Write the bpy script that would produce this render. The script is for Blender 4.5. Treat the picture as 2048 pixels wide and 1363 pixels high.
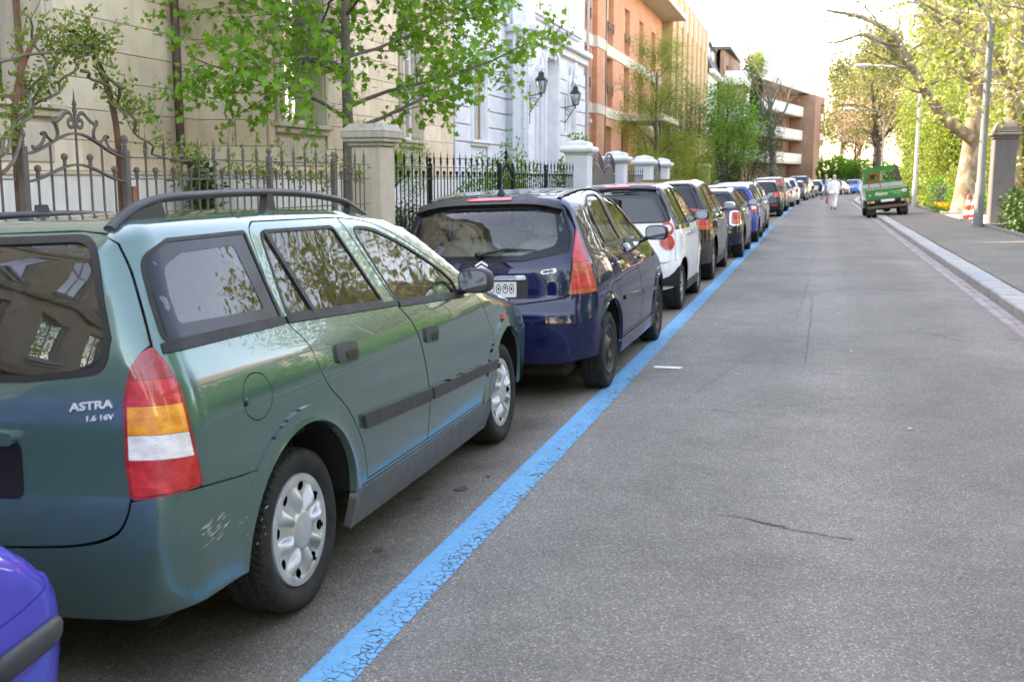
import bpy, bmesh, math, random
import numpy as np
from mathutils import Vector, Matrix
from mathutils.geometry import delaunay_2d_cdt
random.seed(7); RNG = np.random.default_rng(7)
for o in list(bpy.data.objects): bpy.data.objects.remove(o)
SC = bpy.context.scene
COL = SC.collection
R = math.radians
# ---------------------------------------------------------------- camera, sky, sun, exposure
cam_d = bpy.data.cameras.new('camera'); cam = bpy.data.objects.new('camera', cam_d); COL.objects.link(cam)
cam_d.sensor_width = 36; cam_d.lens = 36*2110/2048; cam_d.clip_start = .05; cam_d.clip_end = 3000
cam.location = (0, 0, 1.57); cam.rotation_euler = (R(90-8.77), 0, R(16.09))
cam_d.dof.use_dof = True; cam_d.dof.focus_distance = 6.0; cam_d.dof.aperture_fstop = 5.0
SC.camera = cam
SC.render.resolution_x = 1024; SC.render.resolution_y = 681
SUN_EL, SUN_AZ = 41, -79          # azimuth measured from +Y (up the street) towards +X
W = bpy.data.worlds.new('World'); SC.world = W; W.use_nodes = True
nt = W.node_tree; bg = nt.nodes['Background']
sky = nt.nodes.new('ShaderNodeTexSky'); sky.sky_type = 'NISHITA'; sky.sun_disc = False
sky.sun_elevation = R(SUN_EL); sky.sun_rotation = R(SUN_AZ); sky.dust_density = .45; sky.ozone_density = 1.0; sky.air_density = 1.0
nt.links.new(sky.outputs[0], bg.inputs[0]); bg.inputs[1].default_value = .15
sl = bpy.data.lights.new('sun', 'SUN'); so = bpy.data.objects.new('sun', sl); COL.objects.link(so)
sl.energy = 2.0; sl.angle = R(.53); sl.color = (1, .96, .90)
_d = Vector((math.sin(R(SUN_AZ))*math.cos(R(SUN_EL)), math.cos(R(SUN_AZ))*math.cos(R(SUN_EL)), math.sin(R(SUN_EL))))
so.rotation_euler = _d.to_track_quat('Z', 'Y').to_euler(); so.location = (-20, 0, 30)
SC.view_settings.view_transform = 'Standard'; SC.view_settings.look = 'None'
SC.view_settings.exposure = 3.35; SC.view_settings.use_white_balance = True; SC.view_settings.white_balance_temperature = 9900; SC.view_settings.white_balance_tint = 22; SC.view_settings.gamma = 1; SC.view_settings.use_curve_mapping = False

# ---------------------------------------------------------------- materials
MATS = {}
def nd(t, kind, **kw):
    n = t.nodes.new(kind)
    for k, v in kw.items():
        if k.startswith('i_'): n.inputs[k[2:].replace('_', ' ')].default_value = v
        else: setattr(n, k, v)
    return n
def lk(t, a, b): t.links.new(a, b)
def ramp(t, fac, stops, interp='LINEAR'):
    r = t.nodes.new('ShaderNodeValToRGB'); r.color_ramp.interpolation = interp
    el = r.color_ramp.elements
    while len(el) < len(stops): el.new(.5)
    for e, (p, c) in zip(el, stops):
        e.position = p; e.color = (c if hasattr(c, '__len__') else (c, c, c)) + (1,) if not hasattr(c, '__len__') or len(c) == 3 else c
    t.links.new(fac, r.inputs[0]); return r
def coords(t, kind='Object', scale=(1, 1, 1)):
    c = t.nodes.new('ShaderNodeTexCoord'); m = t.nodes.new('ShaderNodeMapping'); m.inputs['Scale'].default_value = scale
    t.links.new(c.outputs[kind], m.inputs[0]); return m.outputs[0]
def noise(t, vec, scale, detail=4, rough=.55, dist=0):
    n = t.nodes.new('ShaderNodeTexNoise'); n.inputs['Scale'].default_value = scale; n.inputs['Detail'].default_value = detail
    n.inputs['Roughness'].default_value = rough; n.inputs['Distortion'].default_value = dist
    if vec is not None: t.links.new(vec, n.inputs['Vector'])
    return n.outputs['Fac']
def mixc(t, fac, a, b, mode='MIX'):
    m = t.nodes.new('ShaderNodeMix'); m.data_type = 'RGBA'; m.blend_type = mode
    for sock, v in ((m.inputs['Factor'], fac), (m.inputs['A'], a), (m.inputs['B'], b)):
        pass
    ins = {'f': m.inputs[0], 'a': m.inputs[6], 'b': m.inputs[7]}
    for k, v in (('f', fac), ('a', a), ('b', b)):
        if isinstance(v, (int, float)): ins[k].default_value = v if k == 'f' else (v, v, v, 1)
        elif isinstance(v, (tuple, list)): ins[k].default_value = tuple(v)+((1,) if len(v) == 3 else ())
        else: t.links.new(v, ins[k])
    return m.outputs[2]
def mth(t, op, a, b=None, c=None):
    m = t.nodes.new('ShaderNodeMath'); m.operation = op
    for i, v in enumerate((a, b, c)):
        if v is None: continue
        if isinstance(v, (int, float)): m.inputs[i].default_value = v
        else: t.links.new(v, m.inputs[i])
    return m.outputs[0]
def bump(t, h, strength=.3, dist=.01, normal=None):
    b = t.nodes.new('ShaderNodeBump'); b.inputs['Strength'].default_value = strength; b.inputs['Distance'].default_value = dist
    t.links.new(h, b.inputs['Height'])
    if normal is not None: t.links.new(normal, b.inputs['Normal'])
    return b.outputs[0]
def newmat(name):
    m = bpy.data.materials.new(name); m.use_nodes = True; MATS[name] = m
    t = m.node_tree; return m, t, t.nodes['Principled BSDF']
def c4(c): return tuple(c)+(1,) if len(c) == 3 else tuple(c)
def simple(name, col, rough=.6, metal=0., spec=.5, coat=0., var=.12, vscale=6., bmp=0., bscale=60., obj_coords='Object', dirt=None):
    """plain surface with tone variation, optional bump and dirt"""
    if name in MATS: return MATS[name]
    m, t, p = newmat(name); v = coords(t, obj_coords)
    n = noise(t, v, vscale, 5)
    lo = tuple(max(0, x*(1-var)) for x in col); hi = tuple(min(1, x*(1+var)) for x in col)
    r = ramp(t, n, [(.3, lo), (.7, hi)]); out = r.outputs[0]
    if dirt:
        n2 = noise(t, v, vscale*.45, 6, .65); rr = ramp(t, n2, [(.5, 0.), (.72, dirt[1])])
        out = mixc(t, rr.outputs[0], out, dirt[0])
    lk(t, out, p.inputs['Base Color'])
    p.inputs['Roughness'].default_value = rough; p.inputs['Metallic'].default_value = metal
    p.inputs['Specular IOR Level'].default_value = spec; p.inputs['Coat Weight'].default_value = coat; p.inputs['Coat Roughness'].default_value = .03
    rn = ramp(t, noise(t, v, vscale*2.3, 4), [(.3, max(0, rough-.07)), (.7, min(1, rough+.07))]); lk(t, rn.outputs[0], p.inputs['Roughness'])
    if bmp: lk(t, bump(t, noise(t, v, bscale, 6, .6), bmp, .01), p.inputs['Normal'])
    return m

# ---------------------------------------------------------------- objects and meshes
def link(name, me, mat, parent=None):
    o = bpy.data.objects.new(name, me); COL.objects.link(o)
    if mat is not None and me is not None and not me.materials: me.materials.append(mat)
    if parent is not None: o.parent = parent
    return o
def tag(o, label=None, cat=None, group=None, kind=None):
    if label: o['label'] = label
    if cat: o['category'] = cat
    if group: o['group'] = group
    if kind: o['kind'] = kind
    return o
def empty(name, loc=(0, 0, 0), rz=0., label=None, cat=None, group=None):
    o = bpy.data.objects.new(name, None); COL.objects.link(o); o.location = loc; o.rotation_euler = (0, 0, rz); o.empty_display_size = .1
    return tag(o, label, cat, group)
def copy_tree(o, parent=None):
    c = o.copy(); COL.objects.link(c); c.parent = parent
    for ch in KIDS(o): copy_tree(ch, c)
    return c
def KIDS(o): return [x for x in COL.objects if x.parent == o]
class MB:
    """collects shapes and builds them as one mesh"""
    def __init__(s): s.v, s.f, s.sm = [], [], []
    def add(s, v, f, smooth=False):
        b = len(s.v); s.v += [tuple(map(float, p)) for p in v]; s.f += [tuple(i+b for i in q) for q in f]; s.sm += [smooth]*len(f); return s
    def box(s, a, b, M=None, bev=0.):
        x0, y0, z0 = a; x1, y1, z1 = b
        if bev <= 0:
            v = [(x0, y0, z0), (x1, y0, z0), (x1, y1, z0), (x0, y1, z0), (x0, y0, z1), (x1, y0, z1), (x1, y1, z1), (x0, y1, z1)]
            f = [(0, 3, 2, 1), (4, 5, 6, 7), (0, 1, 5, 4), (1, 2, 6, 5), (2, 3, 7, 6), (3, 0, 4, 7)]
        else:
            e = min(bev, .49*abs(x1-x0), .49*abs(y1-y0), .49*abs(z1-z0)); v = []; idx = {}
            for i, (X, sx) in enumerate(((x0, 1), (x1, -1))):
                for j, (Y, sy) in enumerate(((y0, 1), (y1, -1))):
                    for k, (Z, sz) in enumerate(((z0, 1), (z1, -1))):
                        for ax in range(3):
                            p = [X+sx*e, Y+sy*e, Z+sz*e]; p[ax] = (X, Y, Z)[ax]; idx[i, j, k, ax] = len(v); v.append(tuple(p))
            f = []
            for ax in range(3):
                for sd in (0, 1):
                    o = [a_ for a_ in range(3) if a_ != ax]; q = []
                    for a_, b_ in ((0, 0), (1, 0), (1, 1), (0, 1)):
                        key = [0, 0, 0]; key[ax] = sd; key[o[0]] = a_; key[o[1]] = b_; q.append(idx[key[0], key[1], key[2], ax])
                    if (sd == 0) == (ax != 1): q = q[::-1]
                    f.append(tuple(q))
            for ax in range(3):
                o = [a_ for a_ in range(3) if a_ != ax]
                for a_ in (0, 1):
                    for b_ in (0, 1):
                        k0 = [0, 0, 0]; k0[o[0]] = a_; k0[o[1]] = b_; k1 = list(k0); k1[ax] = 1
                        f.append((idx[tuple(k0)+(o[0],)], idx[tuple(k1)+(o[0],)], idx[tuple(k1)+(o[1],)], idx[tuple(k0)+(o[1],)]))
            for i in (0, 1):
                for j in (0, 1):
                    for k in (0, 1): f.append((idx[i, j, k, 0], idx[i, j, k, 1], idx[i, j, k, 2]))
        if M is not None: v = [tuple(M @ Vector(p)) for p in v]
        return s.add(v, f)
    def tube(s, path, rad, n=8, smooth=True, caps=True, squash=None):
        P = [Vector(p) for p in path]; m = len(P)
        rad = [rad]*m if isinstance(rad, (int, float)) else rad
        up = None; v = []; 
        for i, p in enumerate(P):
            d = (P[min(i+1, m-1)]-P[max(i-1, 0)])
            d = d.normalized() if d.length > 1e-9 else Vector((0, 0, 1))
            if up is None:
                up = Vector((0, 0, 1)) if abs(d.z) < .9 else Vector((1, 0, 0))
            a = d.cross(up)
            if a.length < 1e-6: a = d.cross(Vector((0, 1, 0)))
            a.normalize(); b = a.cross(d).normalized(); up = b
            sa, sb = squash if squash else (1, 1)
            for k in range(n):
                t = 2*math.pi*k/n; v.append(p+rad[i]*(sa*math.cos(t)*a+sb*math.sin(t)*b))
        f = [(i*n+k, i*n+(k+1) % n, (i+1)*n+(k+1) % n, (i+1)*n+k) for i in range(m-1) for k in range(n)]
        s.add(v, f, smooth)
        if caps: s.add(v[:n], [tuple(range(n))[::-1]]); s.add(v[-n:], [tuple(range(n))])
        return s
    def lathe(s, prof, n=24, M=None, smooth=True, closed=False):
        """prof: (radius, height) about z"""
        v = [(r*math.cos(2*math.pi*k/n), r*math.sin(2*math.pi*k/n), z) for r, z in prof for k in range(n)]
        f = [(i*n+k, i*n+(k+1) % n, (i+1)*n+(k+1) % n, (i+1)*n+k) for i in range(len(prof)-1) for k in range(n)]
        if M is not None: v = [tuple(M @ Vector(p)) for p in v]
        return s.add(v, f, smooth)
    def prism(s, poly, h0, h1, M=None, smooth=False):
        """poly in xy extruded along z"""
        n = len(poly); v = [(x, y, h0) for x, y in poly]+[(x, y, h1) for x, y in poly]
        f = [tuple(range(n))[::-1], tuple(range(n, 2*n))]+[(i, (i+1) % n, n+(i+1) % n, n+i) for i in range(n)]
        if M is not None:
            v = [tuple(M @ Vector(p)) for p in v]
            if M.determinant() < 0: f = [q[::-1] for q in f]
        s.add(v, f[:2]); b = len(s.v)-2*n
        s.f += [tuple(i+b for i in q) for q in f[2:]]; s.sm += [smooth]*n; return s
    def ellip(s, c, r, n=12, m=8, M=None, p=1.):
        v, f = [], []
        sg = lambda a: math.copysign(abs(a)**p, a)
        for i in range(m+1):
            ph = -math.pi/2+math.pi*i/m
            for k in range(n):
                th = 2*math.pi*k/n
                v.append((c[0]+r[0]*sg(math.cos(ph))*sg(math.cos(th)), c[1]+r[1]*sg(math.cos(ph))*sg(math.sin(th)), c[2]+r[2]*sg(math.sin(ph))))
        f = [(i*n+k, i*n+(k+1) % n, (i+1)*n+(k+1) % n, (i+1)*n+k) for i in range(m) for k in range(n)]
        if M is not None: v = [tuple(M @ Vector(q)) for q in v]
        return s.add(v, f, True)
    def mesh(s, name, clean=True):
        me = bpy.data.meshes.new(name); me.from_pydata(s.v, [], s.f)
        me.polygons.foreach_set('use_smooth', s.sm); me.update(); return me
    def build(s, name, mat, parent=None): return link(name, s.mesh(name), mat, parent)
def T3(x=0, y=0, z=0, rx=0, ry=0, rz=0, sc=None):
    M = Matrix.Translation((x, y, z)) @ Matrix.Rotation(rz, 4, 'Z') @ Matrix.Rotation(ry, 4, 'Y') @ Matrix.Rotation(rx, 4, 'X')
    return M @ Matrix.Diagonal(tuple(sc)+(1,)) if sc else M
TXT = {}
def text_mesh(txt, depth=.004, bold=0.):
    cu = bpy.data.curves.new('lettering', 'FONT'); cu.body = txt; cu.extrude = depth; cu.offset = bold; cu.resolution_u = 3; cu.align_x = 'LEFT'
    o = bpy.data.objects.new('lettering', cu); COL.objects.link(o)
    dg = bpy.context.evaluated_depsgraph_get(); me = bpy.data.meshes.new_from_object(o.evaluated_get(dg))
    bpy.data.objects.remove(o); bpy.data.curves.remove(cu); return me
def text_part(name, txt, p0, p1, up, nrm, h, mat, parent, depth=.003, bold=.01):
    """lettering from p0 (left base) to p1 (right base), height h along up, raised along nrm"""
    me = text_mesh(txt, 1, bold); v = np.array([q.co[:] for q in me.vertices])
    x0, x1 = v[:, 0].min(), v[:, 0].max(); y0, y1 = v[:, 1].min(), v[:, 1].max()
    p0, p1, up, nrm = (np.array(a, float) for a in (p0, p1, up, nrm))
    for q, (x, y, z) in zip(me.vertices, v):
        q.co = p0+(p1-p0)*(x-x0)/(x1-x0)+up*h*(y-y0)/(y1-y0)+nrm*depth*(z+1)/2
    me.update(); return link(name, me, mat, parent)
# ---------------------------------------------------------------- car body surfaces
def table(pts, sig, lo=None, hi=None, n=1600):
    a = np.array(sorted(pts), float)
    lo = a[0, 0] - 0.6 if lo is None else lo
    hi = a[-1, 0] + 0.6 if hi is None else hi
    t = np.linspace(lo, hi, n)
    v = np.interp(t, a[:, 0], a[:, 1])
    s0 = (a[1, 1]-a[0, 1])/(a[1, 0]-a[0, 0]); s1 = (a[-1, 1]-a[-2, 1])/(a[-1, 0]-a[-2, 0])
    v = np.where(t < a[0, 0], a[0, 1]+s0*(t-a[0, 0]), v)
    v = np.where(t > a[-1, 0], a[-1, 1]+s1*(t-a[-1, 0]), v)
    dt = t[1]-t[0]; k = int(3*sig/dt)+1
    g = np.exp(-0.5*(np.arange(-k, k+1)*dt/sig)**2); g /= g.sum()
    p = np.concatenate([v[0]+(v[0]-v[1])*np.arange(k, 0, -1)*-1*-1, v, v[-1]+(v[-1]-v[-2])*np.arange(1, k+1)])
    v = np.convolve(p, g, 'valid')
    d = np.gradient(v, dt)
    return t, v, d
def rmax(a, b, r):
    r = np.broadcast_to(np.asarray(r, float), np.shape(a+b))
    ar = a+r; br = b+r
    inner = np.minimum(np.maximum(ar, br), 0)
    return inner + np.sqrt(np.maximum(ar, 0)**2+np.maximum(br, 0)**2) - r
class Shape:
    # x to the car's right, y forward (0 = rear axle), z up
    def __init__(s, w, top, rear, front, taper, crown=.06, kx=.16, brear=.12, bfront=.22, rtop=.07, rrear=.12,
                 rfront=.14, bumps=(), sw=.035, st=.07, sr=.03, sf=.05):
        s.w = table(w, sw); s.T = table(top, st); s.R = table(rear, sr); s.Fr = table(front, sf); s.tp = table(taper, .12)
        s.crown, s.kx, s.brear, s.bfront, s.rtop, s.rrear, s.rfront, s.bumps = crown, kx, brear, bfront, rtop, rrear, rfront, bumps
        s.ymid = .5*(min(p[1] for p in rear)+max(p[1] for p in front))
    def width(s, y, z):
        W = np.interp(z, s.w[0], s.w[1]) - np.interp(y, s.tp[0], s.tp[1])
        for cy, cz, r0, sg, amp in s.bumps:      # wheel-arch flares
            d = np.sqrt((y-cy)**2+(z-cz)**2)
            W = W + amp*np.exp(-0.5*((d-r0)/sg)**2)*np.where(d < r0, 1, 1)
        return W
    def F(s, x, y, z):
        ax = np.abs(x)
        side = (ax - s.width(y, z))/np.sqrt(1+np.interp(z, s.w[0], s.w[2])**2)
        yy = y + s.kx*x*x
        top = (z - np.interp(yy, s.T[0], s.T[1]) + s.crown*x*x)/np.sqrt(1+np.interp(yy, s.T[0], s.T[2])**2)
        rear = (np.interp(z, s.R[0], s.R[1]) + s.brear*x*x + .25*s.brear*x**4 - y)/np.sqrt(1+np.interp(z, s.R[0], s.R[2])**2)
        fr = (y - np.interp(z, s.Fr[0], s.Fr[1]) + s.bfront*x*x)/np.sqrt(1+np.interp(z, s.Fr[0], s.Fr[2])**2)
        a = rmax(side, top, s.rtop); a = rmax(a, rear, s.rrear); return rmax(a, fr, s.rfront)
    def normal(s, P, e=.004):
        x, y, z = P.T
        n = np.stack([s.F(x+e, y, z)-s.F(x-e, y, z), s.F(x, y+e, z)-s.F(x, y-e, z), s.F(x, y, z+e)-s.F(x, y, z-e)], 1)
        return n/np.maximum(np.linalg.norm(n, axis=1, keepdims=True), 1e-9)
    def solve(s, P0, D, lo, hi, it=40):
        lo = np.full(len(P0), lo, float); hi = np.full(len(P0), hi, float)
        for _ in range(it):
            m = .5*(lo+hi); p = P0+m[:, None]*D
            f = s.F(p[:, 0], p[:, 1], p[:, 2]); ins = f < 0
            lo = np.where(ins, m, lo); hi = np.where(ins, hi, m)
        return P0+(.5*(lo+hi))[:, None]*D
    # 2-D frames: side (y,z) right, left; rear (x,z); front (x,z); top (x,y); corner (u,z)
    def on(s, axis, uv, off=0.):
        uv = np.asarray(uv, float); u, v = uv[:, 0], uv[:, 1]; o = np.zeros_like(u)
        if axis == 'side': P0, D = np.stack([o, u, v], 1), np.array([1., 0, 0])
        elif axis == 'left': P0, D = np.stack([o, u, v], 1), np.array([-1., 0, 0])
        elif axis == 'rear': P0, D = np.stack([u, o+s.ymid, v], 1), np.array([0, -1., 0])
        elif axis == 'front': P0, D = np.stack([u, o+s.ymid, v], 1), np.array([0, 1., 0])
        elif axis == 'top': P0, D = np.stack([u, v, o+.5], 1), np.array([0, 0, 1.])
        elif axis == 'corner':      # u runs along (1,1,0)/sqrt2, looking at the rear right corner
            P0, D = np.stack([u*SQ-.0, u*SQ, v], 1), np.array([SQ, -SQ, 0])
        elif axis == 'corner_left':
            P0, D = np.stack([-u*SQ, u*SQ, v], 1), np.array([-SQ, -SQ, 0])
        P = s.solve(P0, D, -.2 if 'corner' in axis else 0., 4.)
        N = s.normal(P)
        return P+off*N, N
SQ = math.sqrt(.5)
def astra_shape():
    return Shape(
        w=[(z, a+(z-.75)*.047) for z, a in ((.15, .80), (.30, .838), (.50, .852), (.70, .853), (.86, .846), (.95, .825), (1.10, .757), (1.25, .692), (1.38, .636), (1.5, .59))],
        top=[(-1.2, 1.44), (-.7, 1.465), (-.2, 1.477), (.4, 1.481), (.9, 1.467), (1.3, 1.435), (1.58, 1.385), (1.8, 1.285), (2.42, .99), (2.5, .965), (2.9, .895), (3.25, .79), (3.5, .66)],
        rear=[(.15, -.74), (.32, -.79), (.50, -.80), (.62, -.79), (.72, -.775), (.95, -.765), (1.1, -.745), (1.25, -.71), (1.40, -.66), (1.5, -.62)],
        front=[(.15, 3.38), (.3, 3.45), (.5, 3.48), (.65, 3.46), (.8, 3.38), (1., 3.2)],
        taper=[(-.9, .05), (-.4, .018), (0, .006), (.5, 0), (1.5, 0), (2.4, .012), (2.9, .04), (3.5, .12)],
        bumps=[(0, .30, .355, .035, .016), (2.611, .30, .355, .035, .016)], rrear=.11, brear=.08, crown=.05)
def c3_shape():
    return Shape(
        w=[(.15, .78), (.30, .812), (.50, .832), (.70, .833), (.86, .822), (.98, .795), (1.15, .715), (1.30, .655), (1.42, .61), (1.55, .55)],
        top=[(-1.2, 1.26), (-.55, 1.40), (-.1, 1.475), (.4, 1.515), (.8, 1.52), (1.2, 1.49), (1.5, 1.42), (2.35, 1.03), (2.55, .965), (2.9, .87), (3.2, .72)],
        rear=[(.15, -.56), (.32, -.62), (.50, -.64), (.62, -.635), (.72, -.60), (.95, -.575), (1.1, -.53), (1.25, -.47), (1.40, -.40), (1.5, -.34)],
        front=[(.15, 3.08), (.3, 3.16), (.5, 3.19), (.65, 3.16), (.8, 3.06), (1., 2.85)],
        taper=[(-.9, .09), (-.4, .03), (0, .008), (.5, 0), (1.5, 0), (2.2, .012), (2.7, .04), (3.2, .12)],
        bumps=[(0, .30, .34, .035, .022), (2.446, .30, .34, .035, .022)], rrear=.14, brear=.14, crown=.075, kx=.2, rtop=.10)
def rp(pts, n=5):
    """polygon with rounded corners: (u, v[, radius])"""
    out = []; m = len(pts)
    for i in range(m):
        p = np.array(pts[i][:2], float); r = pts[i][2] if len(pts[i]) > 2 else 0
        if r <= 0: out.append(tuple(p)); continue
        a = np.array(pts[i-1][:2], float)-p; b = np.array(pts[(i+1) % m][:2], float)-p
        la, lb = np.linalg.norm(a), np.linalg.norm(b); a /= la; b /= lb
        cs = float(np.clip(a@b, -1, 1)); half = math.acos(cs)/2; d = r/max(math.tan(half), 1e-6)
        d = min(d, .48*la, .48*lb); A = p+a*d; B = p+b*d
        for k in range(n+1):
            t = k/n; out.append(tuple((1-t)**2*A+2*t*(1-t)*p+t*t*B))
    return out
def curve(pts, n=6):
    """smooth open curve through points"""
    P = np.array([p[:2] for p in pts], float); m = len(P); out = []
    for i in range(m-1):
        p0, p1, p2, p3 = P[max(i-1, 0)], P[i], P[i+1], P[min(i+2, m-1)]
        for k in range(n):
            t = k/n; out.append(tuple(.5*((2*p1)+(p2-p0)*t+(2*p0-5*p1+4*p2-p3)*t*t+(3*p1-p0-3*p2+p3)*t**3)))
    out.append(tuple(P[-1])); return out
def area(p):
    p = np.array(p); return .5*np.sum(p[:, 0]*np.roll(p[:, 1], -1)-np.roll(p[:, 0], -1)*p[:, 1])
def inset(poly, d):
    """shrink (d>0) or grow (d<0) a polygon"""
    p = np.array(poly, float); keep = np.linalg.norm(p-np.roll(p, 1, 0), axis=1) > 1e-5; p = p[keep]
    if area(p) < 0: p = p[::-1]
    e0 = p-np.roll(p, 1, 0); e1 = np.roll(p, -1, 0)-p
    e0 /= np.linalg.norm(e0, axis=1, keepdims=True); e1 /= np.linalg.norm(e1, axis=1, keepdims=True)
    n0 = np.stack([-e0[:, 1], e0[:, 0]], 1); n1 = np.stack([-e1[:, 1], e1[:, 0]], 1)
    b = n0+n1; k = 2/np.maximum((b*b).sum(1), .5)
    return [tuple(q) for q in p+b*k[:, None]*d]
def clip(poly, f):
    """keep the part of poly where f(u,v) >= 0 (f linear)"""
    out = []; n = len(poly)
    for i in range(n):
        a, b = poly[i], poly[(i+1) % n]; fa, fb = f(*a), f(*b)
        if fa >= 0: out.append(tuple(a))
        if fa*fb < 0:
            t = fa/(fa-fb); out.append((a[0]+(b[0]-a[0])*t, a[1]+(b[1]-a[1])*t))
    return out
def band(poly, lo, hi): return clip(clip(poly, lambda u, v: v-lo), lambda u, v: hi-v)
def dens(poly, sp):
    out = []; n = len(poly)
    for i in range(n):
        a = np.array(poly[i], float); b = np.array(poly[(i+1) % n], float); L = np.linalg.norm(b-a)
        if L < 1e-6: continue
        k = max(1, int(math.ceil(L/sp)))
        for j in range(k): out.append(tuple(a+(b-a)*j/k))
    return out
def pip(poly, P):
    p = np.array(poly); x, y = P[:, 0], P[:, 1]; r = np.zeros(len(P), bool)
    for (ax, ay), (bx, by) in zip(p, np.roll(p, -1, 0)):
        if ay == by: continue
        c = ((ay > y) != (by > y)) & (x < (bx-ax)*(y-ay)/(by-ay)+ax); r ^= c
    return r
def tri2d(outer, holes, sp):
    V, E = [], []
    for poly in [outer]+list(holes):
        d = dens(poly, sp); b = len(V); V += d; E += [(b+i, b+(i+1) % len(d)) for i in range(len(d))]
    o = np.array(outer); lo, hi = o.min(0), o.max(0)
    gx = np.arange(lo[0]+sp/2, hi[0], sp); gy = np.arange(lo[1]+sp/2, hi[1], sp)
    if len(gx) and len(gy):
        G = np.array([(a+(.5*sp if j % 2 else 0), b) for j, b in enumerate(gy) for a in gx])
        ok = pip(outer, G)
        for h in holes: ok &= ~pip(h, G)
        B = np.array(V); G = G[ok]
        if len(G):
            dm = np.concatenate([((g[:, None, :]-B[None])**2).sum(2).min(1) for g in np.array_split(G, max(1, len(G)//200))]); G = G[dm > (.45*sp)**2]
        V += [tuple(g) for g in G]
    vv, ee, ff, *_ = delaunay_2d_cdt([Vector(p) for p in V], E, [], 0, 1e-6)
    P = np.array([p[:] for p in vv]); Fc = np.array([f[:] for f in ff if len(f) == 3])
    c = P[Fc].mean(1); ok = pip(outer, c)
    for h in holes: ok &= ~pip(h, c)
    Fc = Fc[ok]; a = P[Fc]; ar = np.cross(a[:, 1]-a[:, 0], a[:, 2]-a[:, 0]); Fc = Fc[np.abs(ar) > 1e-10]
    used = np.unique(Fc); m = -np.ones(len(P), int); m[used] = np.arange(len(used))
    return P[used], m[Fc]
def patch(name, S, axis, outer, mat, parent, holes=(), sp=.06, off=0., rim=0., out=None):
    """one panel: a 2-D outline projected on the body surface, with rolled-in edges"""
    P2, Fc = tri2d(outer, holes, sp)
    P, N = S.on(axis, P2, 0.)
    o = out(P2) if out is not None else 0.
    P = P+N*(off+(o[:, None] if out is not None else 0.))
    if out is not None:        # extra relief: estimate normals from the mesh
        pass
    fn = np.cross(P[Fc[:, 1]]-P[Fc[:, 0]], P[Fc[:, 2]]-P[Fc[:, 0]])
    flip = (fn*N[Fc].sum(1)).sum(1) < 0
    Fc = np.where(flip[:, None], Fc[:, ::-1], Fc)
    verts = [tuple(p) for p in P]; faces = [tuple(int(i) for i in f) for f in Fc]
    if out is not None:
        vn = np.zeros_like(P); fn = np.cross(P[Fc[:, 1]]-P[Fc[:, 0]], P[Fc[:, 2]]-P[Fc[:, 0]])
        for k in range(3): np.add.at(vn, Fc[:, k], fn)
        N2 = vn/np.maximum(np.linalg.norm(vn, axis=1, keepdims=True), 1e-12)
    else: N2 = N
    ln = [tuple(N2[i]) for f in Fc for i in f]
    if rim > 0:
        cnt = {}
        for f in Fc:
            for a, b in ((f[0], f[1]), (f[1], f[2]), (f[2], f[0])):
                k = (min(a, b), max(a, b)); cnt[k] = None if k in cnt else (a, b)
        low = {}
        for e in cnt.values():
            if e is None: continue
            a, b = int(e[0]), int(e[1]); q = []
            for i in (b, a):
                q.append(i)
            for i in (a, b):
                if i not in low: low[i] = len(verts); verts.append(tuple(P[i]-N[i]*rim))
                q.append(low[i])
            faces.append(tuple(q)); d = P[b]-P[a]; n = np.cross(d, N[a]); n = n/max(np.linalg.norm(n), 1e-9)
            ln += [tuple(n)]*4
    me = bpy.data.meshes.new(name); me.from_pydata(verts, [], faces); me.update()
    me.polygons.foreach_set('use_smooth', [True]*len(faces))
    me.normals_split_custom_set(ln)
    return link(name, me, mat, parent)
def mirror2(poly): return [(-u, v) for u, v in poly]
def curve3(pts, n=6):
    P = np.array(pts, float); m = len(P); out = []
    for i in range(m-1):
        p0, p1, p2, p3 = P[max(i-1, 0)], P[i], P[i+1], P[min(i+2, m-1)]
        for k in range(n):
            t = k/n; out.append(tuple(.5*((2*p1)+(p2-p0)*t+(2*p0-5*p1+4*p2-p3)*t*t+(3*p1-p0-3*p2+p3)*t**3)))
    out.append(tuple(P[-1])); return out
def paint(name, col, flake=.35, rough=.32, dust=.25):
    if name in MATS: return MATS[name]
    m, t, p = newmat(name); v = coords(t)
    n = noise(t, v, 3.5, 5); base = mixc(t, n, tuple(x*.92 for x in col), tuple(min(1, x*1.08) for x in col))
    geo = t.nodes.new('ShaderNodeNewGeometry'); sp = t.nodes.new('ShaderNodeSeparateXYZ'); lk(t, v, sp.inputs[0])
    low = ramp(t, sp.outputs['Z'], [(.18, 1.), (.75, 0.)])           # road dust thrown up along the lower edge
    dn = ramp(t, noise(t, v, 9, 8, .7), [(.35, 0.), (.75, 1.)])
    d = mth(t, 'MULTIPLY', mth(t, 'MULTIPLY', low.outputs[0], dn.outputs[0]), dust)
    base = mixc(t, d, base, (.16, .14, .12))
    base = mixc(t, geo.outputs['Backfacing'], base, (.09, .09, .09))
    lk(t, base, p.inputs['Base Color'])
    p.inputs['Metallic'].default_value = flake; p.inputs['Roughness'].default_value = rough
    p.inputs['Coat Weight'].default_value = 1.; p.inputs['Coat IOR'].default_value = 1.52; p.inputs['Specular IOR Level'].default_value = .5 if flake > .2 else .0
    cr = ramp(t, noise(t, v, 14, 6, .65), [(.35, .004), (.85, .03)]); crs = mth(t, 'ADD', cr.outputs[0], mth(t, 'MULTIPLY', d, .6))
    lk(t, crs, p.inputs['Coat Roughness'])
    return m
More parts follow.
